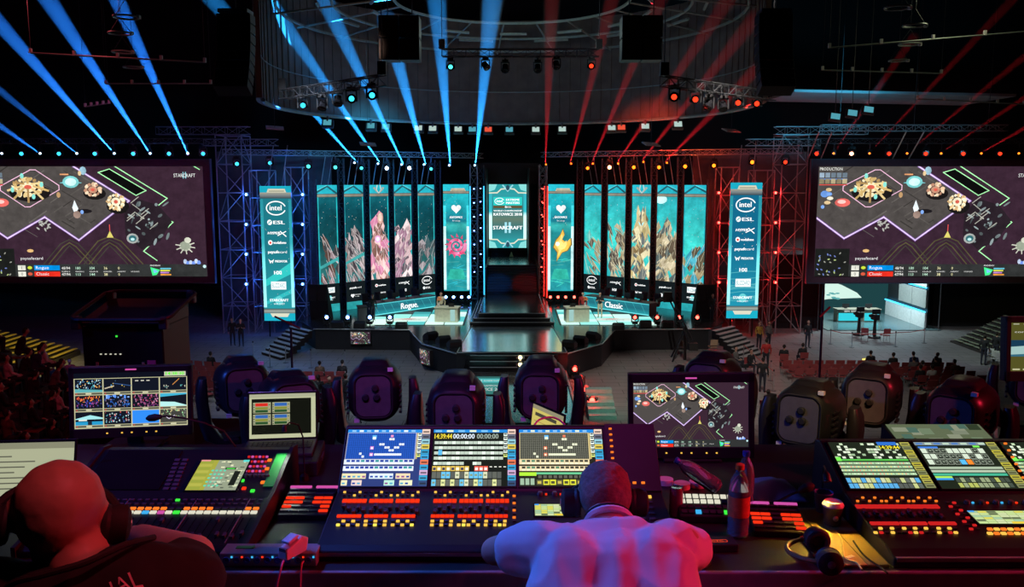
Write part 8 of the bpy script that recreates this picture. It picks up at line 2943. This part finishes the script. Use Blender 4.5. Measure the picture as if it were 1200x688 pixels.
def make_chair():
    t = thing('arena_chair', '', 'chair')
    MB().box((0, -0.01, 0.405), (0.46, 0.44, 0.05)).build('seat', CHAIRC, t)
    MB().prism([(0.19, 0.52), (0.22, 0.52), (0.27, 0.86), (0.24, 0.87)], -0.225, 0.225).build('backrest', CHAIRC, t)
    for sx in (-1, 1):
        MB().bar((sx * 0.2, 0.22, 0), (sx * 0.2, 0.2, 0.44), 0.013, 5).bar((sx * 0.2, 0.2, 0.44), (sx * 0.2, 0.25, 0.84), 0.013, 5).build('rear_leg', CHAIRF, t)
        MB().bar((sx * 0.2, -0.22, 0), (sx * 0.2, -0.18, 0.44), 0.013, 5).build('front_leg', CHAIRF, t)
    return t


CH0 = make_chair()


def chair(x, y, rz, label, group, z=0.0, swap=None):
    o = copy_tree(CH0, None, swap)
    o.location = (x, y, z + 0.001)
    o.rotation_euler = (0, 0, rz)
    return tag(o, label, 'chair', group)


# blue-side block: two wedges of rows that face the stage
SHIRTS = ['black', 'black', 'grey', 'blue', 'black', 'brown', 'red', 'white']


def row(x0, y0, n, dx, dy, rz, word, r_, taken=()):
    for k in range(n):
        lab = 'red chair, %s row of the %s, %s from the aisle' % (ORD[r_], word, ORD[k])
        chair(x0 + dx * k, y0 + dy * k, rz, lab, 'red chairs of the %s' % word)
        for pose, kk, shirt, w in taken:
            if kk == k:
                person(pose, (x0 + dx * k + 0.0, y0 + dy * k, 0.03), rz, shirt, w)


ROTC = PI   # backrests point to the camera
for r_ in range(6):
    g = G(311, 434.5, 0.85)
    row(g.x, g.y - 0.95 * r_, 8 if r_ < 5 else 7, 0.545, 0.0, ROTC, 'stairs block', r_, ((('sit', 5, 'brown', 'person in brown seated in the first red row before the side stairs'), ('sit_lean', 7, 'black', 'person in black at the end of the first red row before the side stairs')) if r_ == 0 else ()))
for r_ in range(6):
    g = G(229, 421.5, 0.85)
    row(g.x - 0.2, g.y - 0.98 * r_, 6, 0.56, -0.16, ROTC - 0.28, 'slanted block', r_, ((('sit', 2, 'black', 'person in black with a glowing phone in the slanted red rows'),) if r_ == 0 else ()))
for r_ in range(3):
    g = G(921, 421.5, 0.85)
    row(g.x, g.y - 0.95 * r_, 10, 0.565, 0.0, ROTC, 'studio block', r_, ((('sit', 8, 'black', 'person in black working on a lit laptop before the studio'),) if r_ == 0 else ()))
for r_ in range(5):
    g = G(1048, 424, 0.85)
    tk = ((('sit', 0, 'black', 'dark seated person in the first row of the crowded block'), ('sit_lean', 2, 'blue', 'navy-clad seated person in the first row of the crowded block'), ('sit', 4, 'black', 'dark person with pale strap in the first row of the crowded block')),
          (('sit_back', 1, 'grey', 'grey-clad person in the second row of the crowded block'), ('sit', 3, 'black', 'dark person in the second row of the crowded block')),
          (('sit', 1, 'red', 'red-clad person in the third row of the crowded block'), ('sit_lean', 4, 'brown', 'brown-clad person in the third row of the crowded block')),
          (('sit', 1, 'white', 'person in a white shirt in the fourth row of the crowded block'), ('sit', 0, 'black', 'dark person in the fourth row of the crowded block')), ())[r_]
    row(g.x - 0.05, g.y - 1.0 * r_, 6, 0.58, 0, ROTC, 'crowded block', r_, tk)

lp = thing('laptop', 'small lit laptop on the lap of a person before the studio', 'laptop', G(1013, 419, 0.72), 0.5)
MB().box((0, 0, 0.01), (0.34, 0.24, 0.02)).build('keyboard_half', BLACK, lp)
MB().box((0, 0.12, 0.13), (0.34, 0.015, 0.23), rotm(-0.2)).build('screen_half', BLACK, lp)
MB().box((0, 0.108, 0.13), (0.3, 0.004, 0.19), rotm(-0.2)).build('lit_page', glow('lap_page', (0.9, 0.75, 0.2), 1.2, False), lp)
lp.location = (G(921, 421.5, 0.85).x + 0.565 * 8 - 0.12, G(921, 421.5, 0.85).y + 0.34, 0.606)

# people standing and sitting about the floor
folk = (('stand', 396, 498, 2.9, 'grey', 'person in grey operating a camera near the front stage'), ('stand', 387, 486, 0.6, 'black', 'person in black standing next to the camera operator'), ('stand', 374, 484, 3.3, 'black', 'person in black behind the camera group'), ('stand', 406, 482, 2.4, 'black', 'dark-clad person at the rear of the camera group'),
        ('stand_hold', 283, 406, 0.2, 'black', 'person taking a photo under the blue scaffolding'), ('stand', 273, 405, 0.4, 'black', 'dark person standing by the blue scaffold tower'),
        ('stand', 893, 460, 2.6, 'black', 'person in black crouched by the rope posts on the red side'), ('stand', 897, 434, 3.0, 'red', 'person in red by the rope posts on the red side'), ('stand', 889, 410, 0.3, 'yellow', 'person in an ochre jacket at the foot of the red-side stairs'), ('stand', 900, 409, 0.5, 'grey', 'person in grey beside the ochre jacket'), ('stand', 946, 408, 0.2, 'black', 'dark person under the red scaffolding'),
        ('stand', 65, 468, 2.7, 'black', 'camera operator in black in the aisle by the yellow-lit benches'), ('stand', 84, 462, 0.4, 'red', 'person in dark red beside the camera tripod'), ('stand', 76, 474, 1.0, 'black', 'person in black suit next to the camera tripod'), ('stand', 1152, 428, 2.2, 'black', 'person in black standing by the white chairs'), ('stand', 1166, 424, 2.0, 'black', 'person in black behind the white chairs'), ('stand', 1177, 427, 2.3, 'red', 'person in dark red by the green-lit stand'),
        ('stand', 845, 390, 0.5, 'black', 'stage hand in black at the top of the red-side stairs'))
for pose, px, py, rz, sh_, w in folk:
    p = G(px, py, 0.0)
    if px == 845:
        p = V((13.0, 54.8, ZD + 0.003))
    person(pose, (p.x, p.y, 0.003 if p.z < 1 else p.z), rz, sh_, w)
for px, py, rz, sh_, w in ((918, 432, 2.9, 'black', 'person in black seated apart from the rows before the studio'), (940, 430, 3.2, 'black', 'person in black seated at the end of the studio rows'), (899, 492, 2.2, 'black', 'person in black leaning on a red chair behind the game monitor'), (861, 434, 0.9, 'grey', 'person in grey seated at the crew table'), (879, 438, 0.5, 'black', 'person in black seated at the crew table'), (357, 398, 1.2, 'black', 'person in black sitting on the side stairs of the blue wing')):
    p = G(px, py, 0.0)
    if px == 357:
        continue
    chair(p.x, p.y, rz, 'red chair under the %s' % ' '.join(w.split()[:10]), 'single red chairs on the floor')
    person('sit', (p.x, p.y, 0.03), rz, sh_, w)
# white chairs
for k, (px, py) in enumerate(((1160, 425), (1166, 428), (1172, 431))):
    p = G(px, py, 0)
    chair(p.x, p.y, 2.4, 'white chair by the green-lit stand, %s from the studio' % ORD[k], 'white chairs', swap={'chair_red': WHITEP})
for k, (px, py) in enumerate(((797, 415), (835, 414))):
    p = G(px, py, 0)
    chair(p.x, p.y, 0.1 + PI, '%s wooden chair against the red-wing fascia' % ('dark' if k == 0 else 'pale'), 'chairs at the fascia', swap={'chair_red': mat('chair_wood_%d' % k, (0.12, 0.08, 0.06) if k == 0 else (0.5, 0.36, 0.24), 0.6)})
# crew table
p = G(866, 450, 0)
t = thing('crew_table', 'small cluttered crew table on the floor of the red side', 'table', p, 0.3)
MB().box((0, 0, 0.72), (1.2, 0.7, 0.04)).build('tabletop', GREYP, t)
for x in (-0.55, 0.55):
    for y in (-0.3, 0.3):
        MB().box((x, y, 0.35), (0.04, 0.04, 0.70)).build('leg', DSTEEL, t)
for k in range(3):
    t = thing('crew_monitor', 'small crew screen on the cluttered table, %s along it' % ORD[k], 'monitor', p + V((-0.35 + 0.35 * k, 0.05 * k, 0.741)), 0.2)
    MB().box((0, 0, 0.17), (0.3, 0.03, 0.2)).build('screen_shell', WHITEP if k == 0 else BLACK, t)
    MB().box((0, 0.02, 0.05), (0.05, 0.03, 0.1)).box((0, 0, 0.005), (0.16, 0.12, 0.01)).build('stand', BLACK, t)

# camera tripods
for px, py, w in ((391, 497, 'beside the grey-clad operator'), (69, 468, 'in the aisle by the yellow-lit benches')):
    p = G(px, py, 0)
    t = thing('camera_tripod', 'black broadcast camera on a tripod %s' % w, 'camera', p + V((0.75, 0.1, 0)))
    for k in range(3):
        a = 2 * PI * k / 3
        MB().bar((0.42 * math.cos(a), 0.42 * math.sin(a), 0.01), (0.04 * math.cos(a), 0.04 * math.sin(a), 1.2), 0.02, 6).build('leg', BLACK, t)
    MB().box((0, 0, 1.36), (0.16, 0.4, 0.2)).bar((0, 0.2, 1.36), (0, 0.42, 1.36), 0.06, 10).box((0, 0, 1.22), (0.1, 0.1, 0.08)).build('camera_body', BLACK, t)

# rope posts
for k, (px, py, h_) in enumerate(((297, 421, 1.0), (335, 425, 1.0), (316.5, 430, 1.0), (364.5, 431, 1.0), (404.5, 432, 1.0), (871, 424, 1.0), (906, 458, 1.0), (903, 446, 1.0), (998, 407, 0.9), (1049, 406, 0.9), (1083, 402, 0.9), (973, 403, 0.9))):
    p = G(px, py, 0)
    word = ('behind the red chairs', 'behind the red chairs', 'at the side stairs', 'at the side stairs', 'near the fascia monitor', 'by the crew table', 'by the crew table', 'before the studio rows', 'of the studio rope', 'of the studio rope', 'of the studio rope', 'of the studio rope')[k]
    t = thing('rope_post', 'slim steel rope post %s, %s from the blue side' % (word, ORD[k]), 'rope post', p, 0, 'rope posts on the floor')
    MB().lathe([(0.16, 0), (0.16, 0.015), (0.03, 0.03)], 14).build('base', DSTEEL, t)
    MB().bar((0, 0, 0.02), (0, 0, h_), 0.028, 8).build('pole', STEEL, t)
    MB().lathe([(0.035, h_ - 0.02), (0.035, h_ + 0.06), (0.02, h_ + 0.07)], 10).build('cap', BLACK, t)
BELT = mat('belt_red', (0.5, 0.05, 0.04), 0.6)
for (a, b, za, w) in (((871, 424), (906, 458), 0.98, 'by the crew table'), ((973, 403), (998, 407), 0.87, 'on the first gap of the studio rope'), ((998, 407), (1049, 406), 0.87, 'on the middle gap of the studio rope'), ((1049, 406), (1083, 402), 0.87, 'on the last gap of the studio rope')):
    A, B = G(*a, 0), G(*b, 0)
    o = MB().tube([A + V((0, 0, za)), (A + B) / 2 + V((0, 0, za - 0.06)), B + V((0, 0, za))], 0.022, 5).build('barrier_belt', BELT)
    tag(o, 'red barrier belt between two rope posts, %s' % w, 'barrier belt')

# ---- yellow-lit bench rows on the far blue-side stand
YEL = mat('bench_lit_yellow', (0.62, 0.46, 0.08), 0.55)  # yellow light on the benches put into their base colour
RISER = mat('stand_riser', (0.03, 0.025, 0.02), 0.8)
xs_, zs_ = [], []
ye = 50.0
st_ = thing('bench_stand', 'dark stepped stand that carries the yellow-lit benches', 'stand', (-28, 46, 0))
for k in range(11):
    px, py = 3.5 + 8.95 * k, 387 + 2.1 * k
    p = W(px, py, ye)
    z = p.z
    hgt = max(0.12, z - 0.16)
    MB().box((p.x - 0.22, 45.4, hgt / 2), (0.44, 9.4, hgt)).build('step', RISER, st_, world=True)
    for q, (ya, yb) in enumerate(((50.0, 47.3), (46.7, 44.6), (44.0, 41.0))):
        o = thing('bench', 'yellow-lit bench on the dark stepped stand, %s row from the top, %s block' % (ORD[k], ('far', 'middle', 'near')[q]), 'bench', (p.x - 0.2, (ya + yb) / 2, hgt + 0.001), 0, 'yellow-lit benches')
        MB().box((0, 0, 0.14), (0.22, abs(yb - ya), 0.035)).build('seat', YEL, o)
        for yy in (-0.4, 0.4):
            MB().box((0, yy * abs(yb - ya), 0.06), (0.05, 0.05, 0.12)).build('leg', DSTEEL, o)
lamp('SPOT', 'bench_lamp', (-21, 43, 8), (1.0, 0.78, 0.12), 2600, (-27.5, 46, 0.8), 0.2, math.radians(50), 0.6)

# ---- green-lit bench rows on the far red-side stand
GRN = mat('bench_green', (0.30, 0.36, 0.24), 0.6)
st_ = thing('bench_stand', 'dark stepped stand with dim green benches on the red side', 'stand', (28, 50, 0))
for k in range(10):
    px, py = 1114 + 6.5 * k, 399 - 3.3 * k
    p = W(px, py, 54.0)
    hgt = max(0.12, p.z - 0.12)
    MB().box((p.x + 0.2, 49.2, hgt / 2), (0.36, 9.8, hgt)).build('step', RISER, st_, world=True)
    o = thing('bench', 'dim green bench on the red-side stand, %s row from the floor' % ORD[k], 'bench', (p.x + 0.2, 49.2, hgt + 0.001), 0, 'green benches')
    for q in range(8):
        MB().box((0, -4.2 + 1.2 * q, 0.11), (0.2, 1.0, 0.03)).build('seat', GRN, o)
        MB().box((0, -4.2 + 1.2 * q, 0.05), (0.05, 0.05, 0.1)).build('leg', DSTEEL, o)
lamp('SPOT', 'green_stand_lamp', (23, 44, 7), (0.55, 0.9, 0.35), 420, (29.5, 50, 1.5), 0.2, math.radians(60), 0.8)

# ---- near side stand full of spectators
STANDM = mat('stand_concrete', (0.06, 0.055, 0.055), 0.8)
st_ = thing('spectator_stand', 'dark concrete stand full of seated spectators beside the sound console', 'stand', (-15, 24, 0))
for i in range(7):
    x, z = -12.3 - 0.9 * i, 1.75 + 0.45 * i
    MB().box((x - 0.05, 22.5, z / 2), (0.9, 13.0, z)).build('step', STANDM, st_, world=True)
rr = random.Random(77)
cnt = 0
used = set()
for i in range(7):
    x, z = -12.3 - 0.9 * i, 1.75 + 0.45 * i
    for k in range(18):
        y = 17.2 + 0.66 * k + 0.1 * (i % 2)
        px = 600 + x / y * 1000
        if not (-25 < px < 112) or y > 28.6:
            continue
        if rr.random() < 0.16:
            continue
        shn = rr.choice(['black', 'black', 'black', 'grey', 'blue', 'red', 'brown', 'white'])
        pose = rr.choice(['sit', 'sit_lean', 'sit_back'])
        cnt += 1
        lab = '%s-clad spectator %s on the concrete stand, %s row up, %s seat' % (shn, {'sit': 'upright', 'sit_lean': 'leaning forward', 'sit_back': 'leaning back'}[pose], ORD[i], (ORD + ['seventeenth', 'eighteenth'])[k])
        bx = thing('stand_seat', 'dark shell seat under the %s-row spectator, %s from the platform end' % (ORD[i], (ORD + ['seventeenth', 'eighteenth'])[k]), 'seat', (x, y, z + 0.001), 0, 'shell seats of the concrete stand')
        MB().box((0.0, 0, 0.365), (0.42, 0.44, 0.05)).build('shell', CHAIRC, bx)
        MB().box((0.0, 0, 0.17), (0.08, 0.3, 0.34)).build('pedestal', DSTEEL, bx)
        person(pose, (x, y, z + 0.012), 2.45 + rr.uniform(-0.3, 0.3), shn, lab, 'spectators on the concrete stand')
lamp('SPOT', 'stand_red_lamp', (-8, 16, 14), (1.0, 0.05, 0.10), 900, (-15, 25, 3), 0.2, math.radians(60), 0.8)
lamp('SPOT', 'aisle_blue_lamp', (-20, 34, 13), (0.15, 0.25, 1.0), 2200, (-22, 41, 0), 0.2, math.radians(50), 0.8)

# ================================================================== STUDIO UNDER THE RED-SIDE SCREEN
YB, YFR = 66.0, 58.5
xl, xr = W(974, 360, YFR).x, W(1082, 360, YFR).x
zt = 4.6
st = thing('studio_set', 'teal-lit studio set with a planet backdrop under the red-side screen', 'studio', ((xl + xr) / 2, 62, 0))
SW = mat('studio_white', (0.62, 0.66, 0.66), 0.5)
MB().box(((xl + xr) / 2 + 0.5, 62.5, 0.03), (xr - xl + 1.5, 8.4, 0.06)).build('floor', mat('studio_floor', (0.10, 0.16, 0.17), 0.25), st, world=True)
MB().box(((xl + xr) / 2, YB + 0.15, zt / 2), (xr - xl + 3, 0.2, zt)).build('back_wall', mat('studio_dark', (0.05, 0.07, 0.07), 0.6), st, world=True)
MB().box((xl - 0.6, 62.5, zt / 2), (0.2, 8, zt)).build('side_wall', BLACK, st, world=True)
wS = 8.4
c = Canvas(wS, 4.4, 0.0006)
c.rect(0, 0, wS, 4.4, (0.012, 0.05, 0.055))
c.rect(0, 2.9, 0.85, 4.4, (0.04, 0.36, 0.44))
c.rect(0, 2.9, 0.85, 3.05, (0.1, 0.75, 0.9))
pts = [(0, 0.6), (0, 2.75), (1.4, 2.8), (2.8, 2.6), (4.0, 2.2), (5.2, 1.6), (5.6, 1.2), (3.0, 1.1)]
c.rect(2.35, 2.95, 6.0, 4.4, (0.06, 0.30, 0.36))
c.rect(2.35, 2.95, 6.0, 3.1, (0.1, 0.8, 0.95))
c.poly(pts, (0.62, 0.85, 0.75))
for k in range(26):
    t_ = RND.uniform(0, 1)
    c.disc(0.2 + 3.6 * t_, 1.95 + RND.uniform(-0.4, 0.3) - 0.6 * t_ * t_, RND.uniform(0.1, 0.35), 0.06, (0.10, 0.38, 0.38), 8)
put('planet_backdrop', c.mesh('planet_backdrop', screen_mat('studio_picture', 1.1)), st, True, matrix=frame_mat((xl - 0.4, YB + 0.03, 0.05), (1, 0, 0), (0, 0, 1)))
# slanting wall of pale panels with light edges
P0, P1 = V((W(1036, 360, 65.8).x, 65.6, 0)), V((W(1083, 360, 59.2).x, 59.0, 0))
dv = (P1 - P0)
nv = V((-dv.y, dv.x, 0)).normalized()
nv = nv if nv.dot(-P0) > 0 else -nv
for k in range(3):
    for z0, z1, m in ((0.05, 1.15, SW), (1.45, 2.75, mat('studio_grey', (0.28, 0.30, 0.29), 0.6)), (2.95, 4.3, SW)):
        if k == 0 and z0 == 1.45:
            continue
        a, b = P0 + dv * (k / 3 + 0.004), P0 + dv * ((k + 1) / 3 - 0.004)
        q = [a, b, b - nv * 0.12, a - nv * 0.12]
        MB().hexa([p + V((0, 0, z0)) for p in q] + [p + V((0, 0, z1)) for p in q]).build('panel', m, st, world=True)
for z in (2.9, 1.2):
    MB().bar(P0 + V((0, 0, z)) + nv * 0.03, P1 + V((0, 0, z)) + nv * 0.03, 0.05, 6).build('light_edge', glow('studio_tube', (0.05, 0.55, 0.95), 3.5), st, world=True)
q = [P0 - nv * 0.14, P1 - nv * 0.14, P1 - nv * 0.2, P0 - nv * 0.2]
MB().hexa(q + [p + V((0, 0, 4.5)) for p in q]).build('rear_wall', BLACK, st, world=True)
lamp('AREA', 'studio_ceiling_lamp', ((xl + xr) / 2, 60.5, 5.6), (0.7, 0.95, 1.0), 700, ((xl + xr) / 2, 62.5, 0), 2.0)
lamp('SPOT', 'studio_wall_fill', (xl + 0.8, 59.0, 4.4), (0.85, 1.0, 1.0), 900, (P0 + P1) / 2 + V((0, 0, 2.2)), 0.2, math.radians(80), 0.8)  # unseen spot added to brighten the slanting panel wall
for k, px in enumerate((1010, 1049)):
    p = W(px, 333, 58.2)
    p.z = 4.2
    stage_light(p, V((0.2, 0.9, -0.5)), None, 'dark studio lamp under the red-side screen, %s from the stage' % ORD[k], 'studio lamps', 0.9, hook=5.2)
mt_ = thing('studio_lamp_bar', 'black lamp bar over the studio opening', 'lamp bar', ((xl + xr) / 2, 58.2, 5.22))
MB().bar((xl - 1, 58.2, 5.23), (xr + 1, 58.2, 5.23), 0.03, 6).build('bar', DSTEEL, mt_, world=True)
for x in (xl - 1, xr + 1):
    MB().bar((x, 58.2, 0.0), (x, 58.2, 5.23), 0.04, 6).build('post', DSTEEL, mt_, world=True)
# curtains each side
struct(MB().box((xr + 6.3, 60.2, 2.6), (9.6, 0.2, 5.2)).build('wall_curtain_right', CURTAIN))
struct(MB().box((xl - 2.2, 59.4, 2.6), (3.0, 0.2, 5.2)).build('wall_curtain_mid', CURTAIN))
# two presenter desks
for k, (px0, px1) in enumerate(((981, 1008), (1012, 1031))):
    a, b = W(px0, 385, 61.5).x, W(px1, 385, 61.5).x
    t = thing('studio_desk', 'teal-lit presenter desk in the studio, %s' % ('wide one with white lettering' if k == 0 else 'narrow one beside the wide desk'), 'desk', ((a + b) / 2, 62.0, 0.061))
    w = b - a
    MB().box((0, 0, 0.45), (w, 0.7, 0.9)).build('body', mat('desk_taupe', (0.30, 0.26, 0.20), 0.5), t, bevel=0.02)
    MB().box((0, -0.37, 0.38), (w * 0.86, 0.03, 0.56)).build('front_light', glow('desk_teal', (0.03, 0.55, 0.65), 1.2), t)
    MB().box((0, -0.05, 0.93), (w + 0.1, 0.95, 0.06)).build('top', mat('desk_taupe', (0.30, 0.26, 0.20), 0.5), t, bevel=0.01)
    mo = thing('desk_screen', 'dark screen on the %s studio desk' % ('wide' if k == 0 else 'narrow'), 'monitor', ((a + b) / 2 - 0.1, 62.0, 1.022))
    MB().box((0, 0, 0.2), (0.5, 0.04, 0.28)).build('shell', BLACK, mo)
    MB().box((0, 0, 0.03), (0.2, 0.14, 0.06)).build('foot', BLACK, mo)
    if k == 0:
        c = Canvas(1.0, 0.2, 0.0005)
        c.text('IEM', 0.05, 0.04, 0.13, (0.9, 0.95, 0.9), w=0.35)
        c.text('ESL', 0.55, 0.04, 0.13, (0.9, 0.95, 0.9), w=0.38)
        put('lettering', c.mesh('lettering', SCRS), t, matrix=frame_mat((-0.35, -0.352, 0.69), (1, 0, 0), (0, 0, 1)))
# studio cameras on pedestals
for k, (px, py) in enumerate(((1006, 393), (1026, 397))):
    p = G(px, py, 0.0)
    t = thing('studio_camera', 'black pedestal camera in front of the studio, %s from the stage' % ORD[k], 'camera', (p.x, max(p.y, 55.5), 0.001), 0.1)
    MB().lathe([(0.4, 0.04), (0.38, 0.12), (0.12, 0.2), (0.09, 1.2)], 10).build('pedestal', BLACK, t)
    for q in range(3):
        a = 2 * PI * q / 3
        MB().ball((0.36 * math.cos(a), 0.36 * math.sin(a), 0.05), 0.05, 8, 6).build('wheel', RUBBER, t)
    MB().box((0, 0, 1.4), (0.3, 0.6, 0.36)).bar((0, 0.3, 1.4), (0, 0.65, 1.4), 0.11, 10).build('camera_body', BLACK, t)
    MB().box((0, -0.1, 1.78), (0.55, 0.06, 0.32)).bar((0, -0.1, 1.55), (0, -0.1, 1.7), 0.03, 6).build('prompter', BLACK, t)
for k, (px, py) in enumerate(((1013, 399), (1037, 400))):
    p = G(px, py, 0)
    chair(p.x, p.y, 2.7 + 0.5 * k, 'red chair inside the studio rope, %s from the stage' % ORD[k], 'red chairs in the studio')

# remove the models that served only as originals
def drop(o):
    for ch in list(o.children):
        drop(ch)
    bpy.data.objects.remove(o)


for o in (LIGHT0, BIGHEAD, CH0):
    drop(o)
